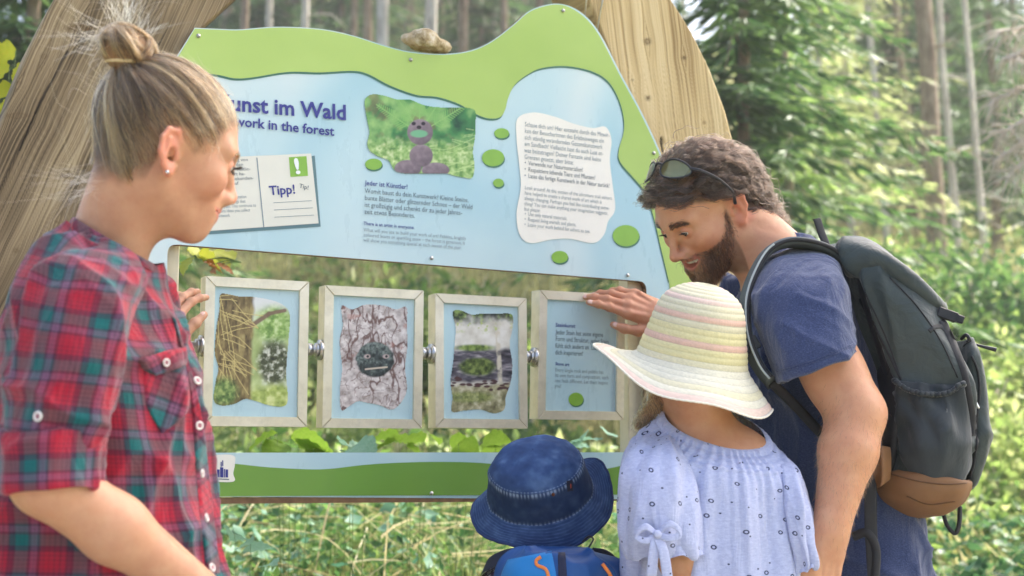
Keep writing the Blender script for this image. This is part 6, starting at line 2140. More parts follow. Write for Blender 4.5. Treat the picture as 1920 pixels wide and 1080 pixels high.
# ---- T-shirt
M_navy_tee = NT('navy_heather_jersey')
_v = M_navy_tee.coord('Object')
_a = M_navy_tee.ramp(M_navy_tee.noise(M_navy_tee.coord('Object', (1, 1, 2.2)), 330, 3, 0.8), [(0.30, srgb(36, 46, 80)), (0.52, srgb(54, 66, 102)), (0.76, srgb(92, 104, 138))])
M_navy_tee.color(_a)
M_navy_tee.set(Roughness=0.9, Sheen_Weight=0.3, Specular_IOR_Level=0.2)
M_navy_tee.bump(M_navy_tee.math('ADD', M_navy_tee.math('MULTIPLY', M_navy_tee.noise(M_navy_tee.coord('Object', (1, 1, 0.45)), 18, 4, 0.5, 1.4), 16.0), M_navy_tee.noise(_v, 700, 2)), 0.4, 0.0016)
M_navy_tee = M_navy_tee.m
mf = folds([((0.6, 0.2, -0.75), 3.5, 0.7), ((-0.2, 0.1, 0.95), 3.0, 0.5)], 0.010, 17.0, 22.0)
MT = [((1402, 506), (1476, 452), 2.72, .066), ((1400, 524), (1492, 452), 2.72, .085), ((1394, 548), (1530, 470), 2.72, .13), ((1388, 590), (1575, 520), 2.72, .175), ((1384, 650), (1610, 590), 2.72, .19), ((1384, 730), (1640, 670), 2.72, .19),
      ((1396, 830), (1670, 780), 2.72, .18), ((1430, 930), (1702, 900), 2.72, .175), ((1470, 1030), (1724, 1000), 2.72, .18), ((1500, 1110), (1728, 1072), 2.72, .185)]
v, f, uv = loft([esec(l, r, Y, dp) for l, r, Y, dp in MT], 130, 150, 2.15, mf)
tee = mesh('t_shirt', v, f, M_navy_tee, man, uv=uv)
MS = [((1462, 474), (1512, 462), 2.62, .03), ((1408, 508), (1556, 480), 2.57, .070), ((1402, 560), (1582, 524), 2.51, .084), ((1420, 612), (1593, 580), 2.475, .080), ((1440, 662), (1599, 624), 2.455, .080), ((1456, 708), (1603, 656), 2.45, .078), ((1460, 716), (1604, 662), 2.45, .077), ((1462, 712), (1600, 660), 2.45, .071), ((1450, 684), (1592, 634), 2.455, .068)]
v, f, uv = loft([esec(l, r, Y, dp) for l, r, Y, dp in MS], 110, 110, 2.1, folds([((0.5, 0.2, 0.8), 3.0, 0.7), ((-0.8, 0.0, 0.5), 3.0, 0.6)], 0.0045, 18.0, 31.0), cap0=True)
msl = mesh('sleeve', v, f, M_navy_tee, tee, uv=uv)
c0, c1 = ms_r, me_r
v, f, uv = loft([axsec(c0, c1 - c0, .07, .075), axsec(c0 * .5 + c1 * .5, c1 - c0, .068, .07), axsec(c0 * .25 + c1 * .75, c1 - c0, .066, .068), axsec(c0 * .27 + c1 * .73, c1 - c0, .056, .056)], 40, 50, 2.0, mf, cap0=True)
mesh('sleeve', v, f, M_navy_tee, tee, uv=uv)
# hem seams
sm_ = Surf(msl)
for off in (0.0, 4.5):
    pts = [sm_.px(x, y, 0.0006)[0] for x, y in crom([(1458, 699 - off), (1490, 691 - off), (1540, 675 - off), (1598, 649 - off)], 40)]
    pts = [p for p in pts if p is not None]
    v, f = tube(pts, 0.0006, 5)
    mesh('hem_stitching', v, f, M_navy_tee, tee)
M_short = plain('grey_shorts', srgb(70, 70, 84), 0.9, 0.2, 60)
for sg in (-1, 1):
    hx, hy = 0.66, 2.72 + sg * 0.1
    v, f, uv = loft([((hx, hy, 0.83), np.array([.10, 0, 0]), np.array([0, .09, 0])), ((hx, hy, 0.7), np.array([.10, 0, 0]), np.array([0, .095, 0])), ((hx, hy, 0.45), np.array([.10, 0, 0]), np.array([0, .09, 0]))], 16, 24, 2.0, cap0=True, cap1=True)
    mesh('shorts_leg', v, f, M_short, man)
    v, f = tube([(hx, hy, 0.5), (hx, hy, 0.3), (hx + .02, hy, 0.05)], [0.055, 0.052, 0.04], 16, 14)
    mesh('shin', v, f, plain('shin_skin', srgb(196, 138, 102), 0.6), man)
    v, f = ellipsoid((hx - 0.05, hy, 0.05), (0.14, 0, 0), (0, 0.05, 0), (0, 0, 0.055), 16, 10)
    v[:, 2] = np.maximum(v[:, 2], 0.0)
    mesh('boot', v, f, plain('hiking_boot', srgb(82, 66, 52), 0.8), man)

# ---- sunglasses pushed up into the hair
M_lens = plain('mirrored_lens', srgb(120, 118, 84), 0.08, 0.3, 9, metal=0.6)
M_black = plain('black_plastic', (0.012, 0.012, 0.014), 0.35, 0.1, 40)
sg_ = thing('sunglasses', 'sporty black sunglasses with yellowish lenses pushed up on the man\'s hair', 'sunglasses', MH.w((0.06, 0, 0.09)))
Rg = 0.096
cg = np.array([-0.012, 0, 0.040])
gt = np.array([math.cos(1.02), 0, math.sin(1.02)])     # glasses tilted up over the forehead
gu = np.array([-math.sin(1.02), 0, math.cos(1.02)])
def gp(a, h, r=Rg): return cg + r * (math.cos(a) * gt + math.sin(a) * np.array([0, 1, 0])) + gu * h
for sgn in (1, -1):
    n = 22
    outl = [(sgn * (0.10 + 0.36 + 0.36 * math.cos(t)), 0.019 * math.sin(t) * (1 - 0.18 * math.cos(t)) - 0.002) for t in np.linspace(0, 2 * math.pi, n, endpoint=False)]
    ring = np.array([gp(a, h) for a, h in outl])
    mid = np.array([gp(a * .5 + sgn * .23, h * .5, Rg + 0.0015) for a, h in outl])
    cen = gp(sgn * 0.46, -0.002, Rg + 0.002)
    v = np.vstack([ring, mid, cen[None]])
    fc = [(i, (i + 1) % n, n + (i + 1) % n, n + i) for i in range(n)] + [(n + i, n + (i + 1) % n, 2 * n) for i in range(n)]
    mesh('lens', MH.w(v), fc, M_lens, sg_)
    v, f = tube(MH.w(np.vstack([ring, ring[:1]])), 0.0021, 8, caps=False)
    mesh('rim', v, f, M_black, sg_)
    arm = [gp(sgn * 0.80, 0.004), gp(sgn * 1.0, 0.004, Rg + .004), gp(sgn * 1.35, 0.000, Rg + .005), gp(sgn * 1.75, -0.008, Rg + .002), gp(sgn * 2.02, -0.022, Rg - .002)]
    v, f = tube(MH.w(arm), [0.004, 0.0036, 0.003, 0.003, 0.0034], 8, 30)
    mesh('temple_arm', v, f, M_black, sg_)
v, f = tube(MH.w([gp(0.12, 0.006), gp(0, 0.008, Rg + .003), gp(-0.12, 0.006)]), 0.0026, 8, 12)
mesh('bridge', v, f, M_black, sg_)

# hair on the near forearm
ra = np.random.default_rng(5)
t_ = ra.uniform(0.05, 0.95, 1500)
pa = me_l + (mw_l - me_l) * t_[:, None] + ra.normal(size=(1500, 3)) * 0.03
e_ = 1e-3
for _ in range(5):
    d0 = man_sdf(pa)
    g_ = np.stack([man_sdf(pa + np.eye(3)[i] * e_) - d0 for i in range(3)], -1) / e_
    g_ /= np.linalg.norm(g_, axis=1)[:, None] + 1e-9
    pa = pa - g_ * d0[:, None]
ax_ = nrm(mw_l - me_l)
dd = ax_ * 0.8 + g_ * 0.35 + ra.normal(size=(1500, 3)) * 0.25
dd /= np.linalg.norm(dd, axis=1)[:, None]
L_ = ra.uniform(0.006, 0.013, 1500)[:, None]
strands('arm_hair', np.stack([pa, pa + dd * L_ * .5, pa + dd * L_ + ax_ * L_ * .15 - g_ * L_ * .1], 1), 0.00014, hair_mat('arm_hair_brown', [(0, srgb(90, 62, 42)), (1, srgb(150, 112, 78))]), man)
# ------------------------------------------------------------------ the man's rucksack
M_pack = NT('grey_green_ripstop')
_v = M_pack.coord('Object')
M_pack.color(M_pack.ramp(M_pack.noise(_v, 6, 4), [(0.3, srgb(40, 50, 49)), (0.7, srgb(58, 69, 66))]))
M_pack.set(Roughness=0.55, Specular_IOR_Level=0.45, Sheen_Weight=0.2)
M_pack.bump(M_pack.noise(_v, 26, 4, 0.5, 0.6), 0.5, 0.012)
M_pack = M_pack.m
M_mesh = NT('stretch_pocket')
_v = M_mesh.coord('Object')
M_mesh.color(M_mesh.ramp(M_mesh.noise(_v, 5, 4), [(0.3, srgb(28, 35, 38)), (0.7, srgb(42, 51, 54))]))
M_mesh.set(Roughness=0.7, Sheen_Weight=0.2)
M_mesh.bump(M_mesh.noise(M_mesh.coord('Object', (1, 1, .3)), 40, 3), 0.4, 0.006)
M_mesh = M_mesh.m
M_tan = plain('tan_cordura', srgb(124, 86, 50), 0.7, 0.15, 14, bump=0.4, bscale=60)
M_web = plain('black_webbing', (0.014, 0.014, 0.016), 0.7, 0.25, 90, bump=0.3, bscale=500)
M_pad = plain('grey_padding', srgb(84, 92, 92), 0.75, 0.1, 40, bump=0.3, bscale=300)
M_pipe = plain('pale_piping', srgb(176, 182, 178), 0.5, 0.05, 40)
def bsec(l, r, dep):
    k = 1 - 0.62 * dep / 2.63
    q = lambda p: (960 + (p[0] - 960) * k, 850 + (p[1] - 850) * k)
    return esec(q(l), q(r), 2.63, dep)
bag = thing('backpack', 'large grey green hiking backpack with tan base on the man\'s back', 'backpack', P(1730, 980, 2.63))
bf0 = folds([((0.55, 0.1, -0.8), 6.0, 0.9), ((0.2, 0.1, -0.95), 4.0, 0.5)], 0.010, 17.0, 40.0)
bf = lambda V, SS, AA: bf0(V, SS, AA) * sstep(0.86, 0.70, SS / SS.max())
BS = [((1588, 490), (1660, 478), .10), ((1596, 522), (1715, 540), .13), ((1624, 590), (1762, 600), .145), ((1655, 665), (1796, 655), .15), ((1672, 722), (1818, 715), .15), ((1671, 800), (1828, 800), .15), ((1658, 880), (1822, 878), .145), ((1656, 930), (1808, 924), .135), ((1694, 962), (1780, 955), .09)]
v, f, uv = loft([bsec(l, r, dp) for l, r, dp in BS], 120, 140, 3.0, bf, cap0=True, cap1=True)
pk = mesh('pack_body', v, f, M_pack, bag)
LS = [((1562, 470), (1572, 506), .06), ((1572, 454), (1588, 520), .11), ((1606, 447), (1618, 528), .135), ((1640, 455), (1654, 540), .14), ((1690, 489), (1700, 572), .14), ((1738, 535), (1742, 592), .13), ((1764, 562), (1764, 594), .10), ((1772, 576), (1770, 590), .05)]
v, f, uv = loft([bsec(l, r, dp) for l, r, dp in LS], 90, 110, 2.6, folds([((0.75, 0.1, -0.6), 4.0, 0.8)], 0.010, 16.0, 50.0), cap0=True, cap1=True)
lid = mesh('lid', v, f, M_pack, bag)
FS = [((1798, 640), (1815, 636), .07), ((1796, 668), (1836, 660), .10), ((1798, 710), (1849, 700), .105), ((1802, 780), (1857, 770), .105), ((1806, 850), (1853, 846), .105), ((1808, 905), (1832, 900), .09), ((1810, 918), (1822, 915), .06)]
v, f, uv = loft([bsec(l, r, dp) for l, r, dp in FS], 70, 80, 2.8, folds([((0.1, 0.1, 1), 3.0, 0.7)], 0.006, 20.0, 60.0), cap0=True, cap1=True)
fpk = mesh('front_pocket', v, f, M_pack, bag)
TS = [((1660, 880), (1822, 902), .150), ((1650, 888), (1829, 908), .155), ((1646, 914), (1824, 926), .157), ((1652, 938), (1812, 944), .147), ((1674, 957), (1794, 957), .12), ((1702, 971), (1774, 966), .085), ((1730, 972), (1752, 969), .03)]
v, f, uv = loft([bsec(l, r, dp) for l, r, dp in TS], 60, 140, 3.0, folds([((0.9, 0.1, -0.2), 3.0, 0.7)], 0.0025, 18.0, 70.0), cap1=True)
tan = mesh('base_panel', v, f, M_tan, bag)
# back padding against the shirt and the wing of the hip belt
v, f, uv = loft([bsec(l, r, dp) for l, r, dp in (((1654, 676), (1668, 672), .09), ((1652, 700), (1684, 695), .12), ((1652, 760), (1688, 758), .125), ((1648, 830), (1684, 828), .12), ((1640, 900), (1676, 896), .10))], 60, 60, 2.6, cap0=True, cap1=True)
mesh('back_padding', v, f, M_web, bag)
v, f, uv = loft([esec(l, r, Y, dp) for l, r, Y, dp in (((1668, 838), (1668, 900), 2.50, .012), ((1650, 836), (1652, 912), 2.485, .016), ((1638, 848), (1642, 914), 2.50, .016), ((1622, 862), (1624, 906), 2.52, .012))], 30, 40, 2.4, cap0=True, cap1=True)
mesh('hip_wing', v, f, M_tan, bag)
sb = Surf(pk, fpk)
def bulge(t, s):
    return 0.010 * math.sin(math.pi * min(max(t, 0), 1)) * math.sin(math.pi * min(s * 0.8 + .12, 1)) + 0.0035 * math.sin(t * 21 + 3 * s) * (1 - s) ** 1.3 + 0.003 * math.sin(t * 9 + 5 * s)
spk = patch('side_pocket', sb, [(1681, 716), (1682, 760), (1686, 820), (1694, 868), (1722, 902)], [(1806, 722), (1816, 770), (1822, 820), (1818, 872), (1790, 912)], 44, 44, 0.006, M_mesh, bag, disp=bulge)
spk_s = Surf(spk, pk)
hem = []
for i, (x, y) in enumerate(crom([(1681, 716), (1700, 730), (1735, 741), (1770, 739), (1806, 722)], 90)):
    p, n = spk_s.px(x, y, 0.0045 + 0.0022 * math.sin(i * 1.45))
    if p is not None: hem.append(p)
v, f = tube(hem, 0.0046, 8)
mesh('elastic_hem', v, f, M_mesh, bag)
# webbing
def ribbon(name, pts, wd, lift, srf, mat=M_web, parent=bag, n=40):
    c = crom(pts, n)
    tg_ = np.gradient(c, axis=0)
    tg_ /= np.linalg.norm(tg_, axis=1)[:, None]
    nn_ = np.stack([-tg_[:, 1], tg_[:, 0]], -1)
    return patch(name, srf, c - nn_ * wd / 2, c + nn_ * wd / 2, 5, n, lift, mat, parent)
ribbon('compression_strap', [(1766, 600), (1788, 645), (1808, 700), (1822, 770), (1826, 818)], 13, 0.004, Surf(pk, fpk, lid))
ribbon('side_strap', [(1612, 560), (1640, 612), (1668, 668), (1690, 712)], 5, 0.003, Surf(pk))
def lump(name, x, y, Y, hx, hy, hz, ang=0.0, mat=M_black, parent=bag):
    c = P(x, y, Y)
    ca, sa = math.cos(ang), math.sin(ang)
    v, f = box(c, np.array([ca, 0, sa]) * hx, np.array([0, hy, 0]), np.array([-sa, 0, ca]) * hz, 0.0015)
    return mesh(name, v, f, mat, parent, smooth=False)
lump('buckle', 1776, 590, 2.505, 0.018, 0.006, 0.009, -0.35)
lump('buckle', 1798, 598, 2.505, 0.008, 0.006, 0.007, -0.35)
v, f = tube([P(1802, 636, 2.56), P(1812, 628, 2.55), P(1818, 640, 2.55), P(1808, 650, 2.56)], 0.0035, 8, 20)
mesh('toggle_loop', v, f, M_black, bag)
v, f = tube([P(1812, 640, 2.55), P(1836, 648, 2.545), P(1868, 656, 2.54)], [0.0022, 0.0025, 0.0042], 8, 16)
mesh('toggle_cord', v, f, M_black, bag)
v, f = tube([P(1826, 735, 2.525), P(1829, 752, 2.523), P(1835, 766, 2.523)], 0.0026, 8, 12)
mesh('zip_pull', v, f, plain('zip_silver', (0.7, 0.7, 0.68), 0.3, metal=1.0), bag)
zl = [sb.px(x, y, 0.002)[0] for x, y in crom([(1822, 668), (1832, 694), (1836, 730), (1834, 760), (1831, 800), (1829, 850), (1822, 892)], 60)]
v, f = tube([p for p in zl if p is not None], 0.0024, 6)
mesh('zip', v, f, M_web, bag)
v, f = tube([P(1770, 968, 2.60), P(1776, 985, 2.59), P(1790, 1000, 2.59), P(1798, 985, 2.59), P(1800, 950, 2.60)], 0.0042, 6, 30)
mesh('ice_axe_loop', v, f, M_web, bag)
# haul strap standing up behind the neck
hs = crom([P(1553, 486, 2.60), P(1550, 462, 2.60), P(1540, 436, 2.60), P(1533, 414, 2.60), P(1530, 410, 2.60)], 20)
v, f, uv = loft([(p, np.array([0.008, 0.004, 0.002]), np.array([0, 0.003, 0.0])) for p in hs], 30, 16, 3.0, cap0=True, cap1=True)
mesh('haul_strap', v, f, M_web, bag)
# near shoulder strap over the T-shirt
sp_ = [P(1572, 486, 2.575), P(1545, 468, 2.56), P(1510, 457, 2.55), P(1472, 456, 2.55), P(1438, 474, 2.55), P(1414, 512, 2.54), P(1398, 560, 2.525), P(1397, 610, 2.51), P(1406, 652, 2.49), P(1424, 690, 2.475), P(1446, 718, 2.465)]
cpth = crom(sp_, 60)
tg_ = np.gradient(cpth, axis=0)
tg_ /= np.linalg.norm(tg_, axis=1)[:, None]
secs = []
for p, t_ in zip(cpth, tg_):
    wv = nrm(np.array([0, 1.0, 0]) - t_ * t_[1])
    th = np.cross(t_, wv)
    secs.append((p, th * 0.0085, wv * 0.034))
v, f, uv = loft(secs, 110, 28, 2.8, cap0=True, cap1=True)
mesh('shoulder_strap', v, f, M_pad, bag)
edge = np.array([s[0] - s[2] * 0.98 for s in secs])
v, f = tube(edge + np.array([0, -0.001, 0]), 0.0040, 8, 110)
mesh('strap_piping', v, f, M_web, bag)
mid = np.array([s[0] - s[2] * 1.0 - nrm(s[1]) * 0.004 for s in secs])[22:]
v, f = tube(mid + np.array([0, -0.003, 0]), 0.0020, 6, 90)
mesh('strap_piping', v, f, M_pipe, bag)
# webbing from the strap under the arm, sternum buckle, loose hip strap
v, f = tube([P(1446, 716, 2.47), P(1500, 770, 2.52), P(1560, 830, 2.53), P(1640, 870, 2.53)], 0.009, 8, 30)
mesh('lower_strap', v, f, M_web, bag)
lump('sternum_buckle', 1404, 648, 2.462, 0.018, 0.006, 0.012, 0.5)
v, f, uv = loft([(P(x, y, Yq), np.array([0.011, 0, 0]), np.array([0, 0.0018, 0])) for x, y, Yq in ((1630, 868, 2.50), (1632, 920, 2.49), (1633, 990, 2.49), (1637, 1060, 2.49), (1640, 1100, 2.49))], 40, 12, 3.0, cap0=True, cap1=True)
mesh('hip_strap', v, f, M_web, bag)
v, f = tube([P(1600, 1006, 2.50), P(1625, 1000, 2.49), P(1642, 1030, 2.49), P(1640, 1090, 2.49)], 0.008, 8, 30)
mesh('hip_strap', v, f, M_web, bag)

for yy in (-0.09, 0.09):
    c = crom([P(1584, 500, 2.63) + [0, yy, 0], P(1602, 570, 2.63) + [0, yy, 0], P(1628, 655, 2.63) + [0, yy, 0], P(1654, 745, 2.63) + [0, yy, 0]], 30)
    v, f, uv = loft([(p, np.array([0.007, 0, 0.002]), np.array([0, 0.018, 0])) for p in c], 40, 16, 3.0, cap0=True, cap1=True)
    mesh('load_strap', v, f, M_web, bag)

for pts in ([(1668, 520), (1720, 575), (1764, 640), (1796, 708)], [(1622, 548), (1664, 640), (1690, 712)]):
    c = [sb.px(x, y, 0.0006)[0] for x, y in crom(pts, 50)]
    v, f = tube([p for p in c if p is not None], 0.0016, 6)
    mesh('seam', v, f, M_web, bag)
ribbon('woven_mark', [(1742, 622), (1752, 614), (1764, 612), (1772, 618)], 9, 0.0022, Surf(pk), plain('dark_mark', srgb(22, 26, 28), 0.6))
bs_ = Surf(tan)
for pts in ([(1668, 888), (1720, 902), (1770, 908), (1812, 906)], [(1700, 930), (1740, 945), (1790, 940)]):
    c = [bs_.px(x, y, 0.0008)[0] for x, y in crom(pts, 40)]
    v, f = tube([p for p in c if p is not None], 0.0012, 6)
    mesh('seam', v, f, plain('tan_seam', srgb(92, 62, 34), 0.8), bag)
# ------------------------------------------------------------------ girl in the straw hat
girl = thing('person', 'girl seen from behind in a pale blouse with small navy rings', 'girl', (0.34, 2.45, 0))
GY = 2.45
gh = P(1300, 680, GY)
GR = rot(math.pi / 2 + 0.15, -0.05, 0.14)
GH = Head(gh - np.array([0, 0, 0.022]), GR, 0.86)
gn = P(1342, 830, GY + 0.01)
g_el = P(1225, 1120, 2.37)
def girl_sdf(p):
    d = GH.skull(GH.l(p)) * 0.9
    d = smin(d, sd_ell(GH.l(p), (0.028, 0, -0.028), (0.055, 0.058, 0.085)) * 0.9, 0.03)
    d = smin(d, sd_cap(p, GH.w((-0.03, 0, -0.04)), gn, 0.044, 0.046), 0.03)
    d = smin(d, sd_cap(p, P(1230, 890, GY), P(1440, 912, GY), 0.040, 0.040), 0.07)
    d = smin(d, sd_cap(p, P(1338, 930, GY), P(1335, 1120, GY), 0.095, 0.10), 0.05)
    d = smin(d, sd_cap(p, P(1225, 885, 2.42), P(1270, 1040, 2.35), 0.036, 0.032), 0.03)
    d = smin(d, sd_cap(p, P(1270, 1040, 2.35), P(1310, 1180, 2.36), 0.032, 0.026), 0.02)
    d = smin(d, sd_cap(p, P(1295, 846, GY + .01), P(1395, 862, GY + .01), 0.046, 0.046), 0.04)
    d = smin(d, sd_cap(p, P(1450, 915, 2.45), P(1505, 1050, 2.40), 0.026, 0.030), 0.02)
    d = smin(d, sd_cap(p, P(1505, 1050, 2.40), P(1520, 1200, 2.38), 0.030, 0.025), 0.02)
    return d
V, Q = sdf_mesh(girl_sdf, (0.16, 2.22, 0.72), (0.66, 2.62, 1.42), 0.004, 3)
q = GH.l(V)
sc_ = sstep(-0.045, -0.030, q[:, 2] + 0.25 * np.clip(q[:, 0], -.2, .2)) * (np.linalg.norm(q, axis=1) < 0.16)
cG = np.tile(np.array(srgb(192, 138, 100)), (len(V), 1))
cG = cG * (1 - sc_[:, None]) + np.array(srgb(120, 84, 54)) * sc_[:, None]
mesh('body', V, Q, M_skin, girl, col=cG)
# hair under the hat: two plaits pulled forward, loose strands at the nape
M_ghair = hair_mat('brown_hair', [(0, srgb(96, 68, 44)), (0.6, srgb(146, 108, 70)), (1, srgb(196, 158, 110))])
rng = np.random.default_rng(61)
n = 900
pl = crom([P(1262, 728, 2.50), P(1240, 745, 2.47), P(1226, 762, 2.46), P(1212, 778, 2.47), P(1198, 800, 2.50)], 30)
tt = np.linspace(0, 1, 30)
qs = []
for i in range(n):
    k = i % 3
    ph = k * 2.094
    r_ = 0.011 * (1 - 0.35 * tt)
    a = tt * 19 + ph
    off = np.stack([np.cos(a) * 0.6, np.sin(a) * 0.5, np.sin(2 * a) * 0.2], -1) * r_[:, None] + rng.normal(size=3) * 0.0046
    qs.append(pl + off)
strands('plait', np.array(qs), 0.0005, M_ghair, girl)
v, f = tube(pl, 0.006, 8)
mesh('plait_core', v, f, plain('plait_brown', srgb(104, 74, 46), 0.7, 0.3, 150), girl)
qs = []
for x0, x1, m_ in ((1210, 1262, 260), (1268, 1392, 240), (1388, 1412, 120)):
    for i in range(m_):
        x = rng.uniform(x0, x1)
        y = 735 + (x - 1210) * 0.12
        a = P(x, y - 20, 2.43 - (0.02 if 1262 < x < 1390 else -0.02))
        b = a + np.array([rng.normal() * 0.006, 0.01, -0.02])
        c = b + np.array([rng.normal() * 0.010, 0.01, -0.020 * rng.uniform(0.3, 1.3)])
        qs.append(np.array([a, b, c]))
strands('nape_hair', catm(np.array(qs), 7), 0.0003, M_ghair, girl)

M_blouse = NT('ring_print_linen')
_uv = M_blouse.n('UVMap')
_mp = M_blouse.n('Mapping')
_mp.inputs['Scale'].default_value = (30, 30, 1)
M_blouse.l(_uv.outputs[0], _mp.inputs['Vector'])
_vo = M_blouse.n('TexVoronoi', voronoi_dimensions='2D')
_vo.inputs['Scale'].default_value = 1.0
_vo.inputs['Randomness'].default_value = 1.0
M_blouse.l(_mp.outputs['Vector'], _vo.inputs['Vector'])
_sx = M_blouse.n('SeparateColor')
M_blouse.l(_vo.outputs['Color'], _sx.inputs[0])
_big = M_blouse.ramp(_vo.outputs['Distance'], [(0, (0, 0, 0)), (0.05, (0, 0, 0)), (0.065, (1, 1, 1)), (0.105, (1, 1, 1)), (0.125, (0, 0, 0))])
_sml = M_blouse.ramp(_vo.outputs['Distance'], [(0, (1, 1, 1)), (0.035, (1, 1, 1)), (0.05, (0, 0, 0))])
_sel = M_blouse.math('GREATER_THAN', _sx.outputs[0], 0.58)
_msk = M_blouse.mix(_sel, _sml, _big)
_v = M_blouse.coord('Object')
_base = M_blouse.ramp(M_blouse.noise(M_blouse.coord('Object', (1, 1, 3)), 120, 4, 0.7), [(0.3, srgb(168, 174, 206)), (0.7, srgb(196, 201, 226))])
M_blouse.color(M_blouse.mix(_msk, _base, srgb(46, 50, 84)))
M_blouse.set(Roughness=0.9, Sheen_Weight=0.2, Specular_IOR_Level=0.2)
M_blouse.bump(M_blouse.math('ADD', M_blouse.math('MULTIPLY', M_blouse.noise(M_blouse.coord('Object', (1, 1, 0.3)), 26, 4, 0.5, 1.0), 14.0), M_blouse.noise(_v, 600, 2)), 0.4, 0.0016)
M_blouse = M_blouse.m
def gsec(L, R_, Y, dep, dz=0.0):
    c, U, W = esec(L, R_, Y, dep)
    return (c, U, W + UP * dz)
def gath(V, SS, AA):
    s = SS / SS.max()
    e = 0.0022 * np.sin(AA * 46 + 2 * np.sin(AA * 5)) * sstep(0.0, 0.03, s) * sstep(0.75, 0.10, s)
    e = e + 0.006 * (fbm(np.stack([AA * 5.0, s * 1.2, AA * 0 + 3], -1), 3)) * sstep(0.05, 0.3, s) * 2.0
    e = e + 0.004 * np.sin(AA * 15 + 3 * s + 2 * np.sin(AA * 3)) * sstep(0.1, 0.35, s)
    band = (s < 0.14)
    return e + np.where(band, 0.0026 * np.abs(np.sin(s / 0.14 * math.pi * 4)), 0)
BL_ = [gsec((1246, 776), (1434, 818), GY, .062, .036), gsec((1238, 784), (1442, 826), GY, .070, .036), gsec((1226, 798), (1452, 840), GY, .082, .034), gsec((1196, 822), (1474, 862), GY, .10, .026), gsec((1172, 856), (1494, 900), GY, .112, .014),
       gsec((1166, 920), (1500, 955), GY, .118, .004), gsec((1162, 1000), (1508, 1020), GY, .124), gsec((1160, 1100), (1516, 1100), GY, .132), gsec((1150, 1260), (1530, 1260), GY, .145)]
v, f, uv = loft(BL_, 170, 300, 2.1, gath)
blouse = mesh('blouse', v, f, M_blouse, girl, uv=uv)
def slf(V, SS, AA):
    s = SS / SS.max()
    return 0.006 * fbm(np.stack([AA * 2.2, s * 3, AA * 0 + 8], -1), 3) * 1.6 + 0.0028 * np.sin(AA * 9 + 4 * s) * sstep(0.1, 0.5, s)
G1 = [((1222, 812), (1262, 826), 2.43, .03), ((1190, 834), (1292, 862), 2.39, .055), ((1166, 874), (1310, 904), 2.365, .066), ((1157, 940), (1320, 956), 2.35, .070), ((1160, 1000), (1321, 1014), 2.345, .068), ((1172, 1042), (1321, 1040), 2.345, .060), ((1180, 1040), (1316, 1036), 2.345, .055), ((1180, 1020), (1310, 1022), 2.345, .052)]
v, f, uv = loft([esec(l, r, Y, dp) for l, r, Y, dp in G1], 90, 120, 2.2, slf, cap0=True)
s1 = mesh('sleeve', v, f, M_blouse, blouse, uv=uv + [0.3, 0.11])
G2 = [((1446, 850), (1476, 866), 2.45, .03), ((1434, 876), (1502, 894), 2.435, .056), ((1444, 935), (1518, 952), 2.41, .060), ((1464, 1000), (1527, 1008), 2.395, .050), ((1482, 1058), (1532, 1046), 2.39, .042), ((1486, 1078), (1530, 1058), 2.39, .036), ((1490, 1070), (1526, 1052), 2.39, .032)]
v, f, uv = loft([esec(l, r, Y, dp) for l, r, Y, dp in G2], 80, 100, 2.1, slf, cap0=True)
mesh('sleeve', v, f, M_blouse, blouse, uv=uv + [0.1, 0.57])
# bow that gathers the left sleeve
bwp = P(1232, 1002, 2.265)
parts = []
for dx, dz, L in ((-0.018, 0.004, 1), (0.020, 0.008, 1)):
    lp = [bwp, bwp + np.array([dx, -0.004, dz + 0.008]), bwp + np.array([dx * 1.9, -0.002, dz - 0.006]), bwp + np.array([dx, -0.005, dz - 0.014]), bwp]
    c = crom(lp, 24)
    parts.append(loft([(p, np.array([0.0, 0.001, 0.0055]), np.array([0.0012, 0.001, 0])) for p in c], 24, 10, 2.6)[:2])
for dx, L in ((-0.010, 0.065), (0.016, 0.072)):
    c = crom([bwp, bwp + np.array([dx * .6, -0.006, -L * .4]), bwp + np.array([dx, -0.003, -L])], 16)
    parts.append(loft([(p, np.array([0.0085, 0.002, 0]), np.array([0, 0.0012, 0])) for p in c], 16, 10, 2.6, cap0=True, cap1=True)[:2])
parts.append(ellipsoid(bwp + np.array([0, -0.004, 0]), (0.007, 0, 0), (0, 0.005, 0), (0, 0, 0.007), 12, 8))
v, f = join(parts)
mesh('sleeve_bow', v, f, M_blouse, blouse, uv=np.stack([v[:, 0], v[:, 2]], -1) * 1.0)
v, f, uv = loft([((0.36, GY, 0.80), np.array([.16, 0, 0]), np.array([0, .13, 0])), ((0.36, GY, 0.6), np.array([.15, 0, 0]), np.array([0, .12, 0])), ((0.36, GY, 0.45), np.array([.17, 0, 0]), np.array([0, .14, 0]))], 20, 40, 2.0)
mesh('skirt', v, f, plain('denim_skirt', srgb(86, 100, 140), 0.9, 0.15, 60), girl)
for sg in (-1, 1):
    v, f = tube([(0.36 + sg * .07, GY, 0.5), (0.36 + sg * .07, GY, 0.28), (0.36 + sg * .07, GY, 0.05)], [0.05, 0.042, 0.03], 14, 12)
    mesh('leg', v, f, plain('child_leg_skin', srgb(206, 152, 114), 0.6), girl)
    v, f = ellipsoid((0.36 + sg * .07, GY + 0.05, 0.04), (0.04, 0, 0), (0, 0.10, 0), (0, 0, 0.045), 14, 10)
    v[:, 2] = np.maximum(v[:, 2], 0)
    mesh('shoe', v, f, plain('child_shoe', srgb(150, 120, 120), 0.7), girl)

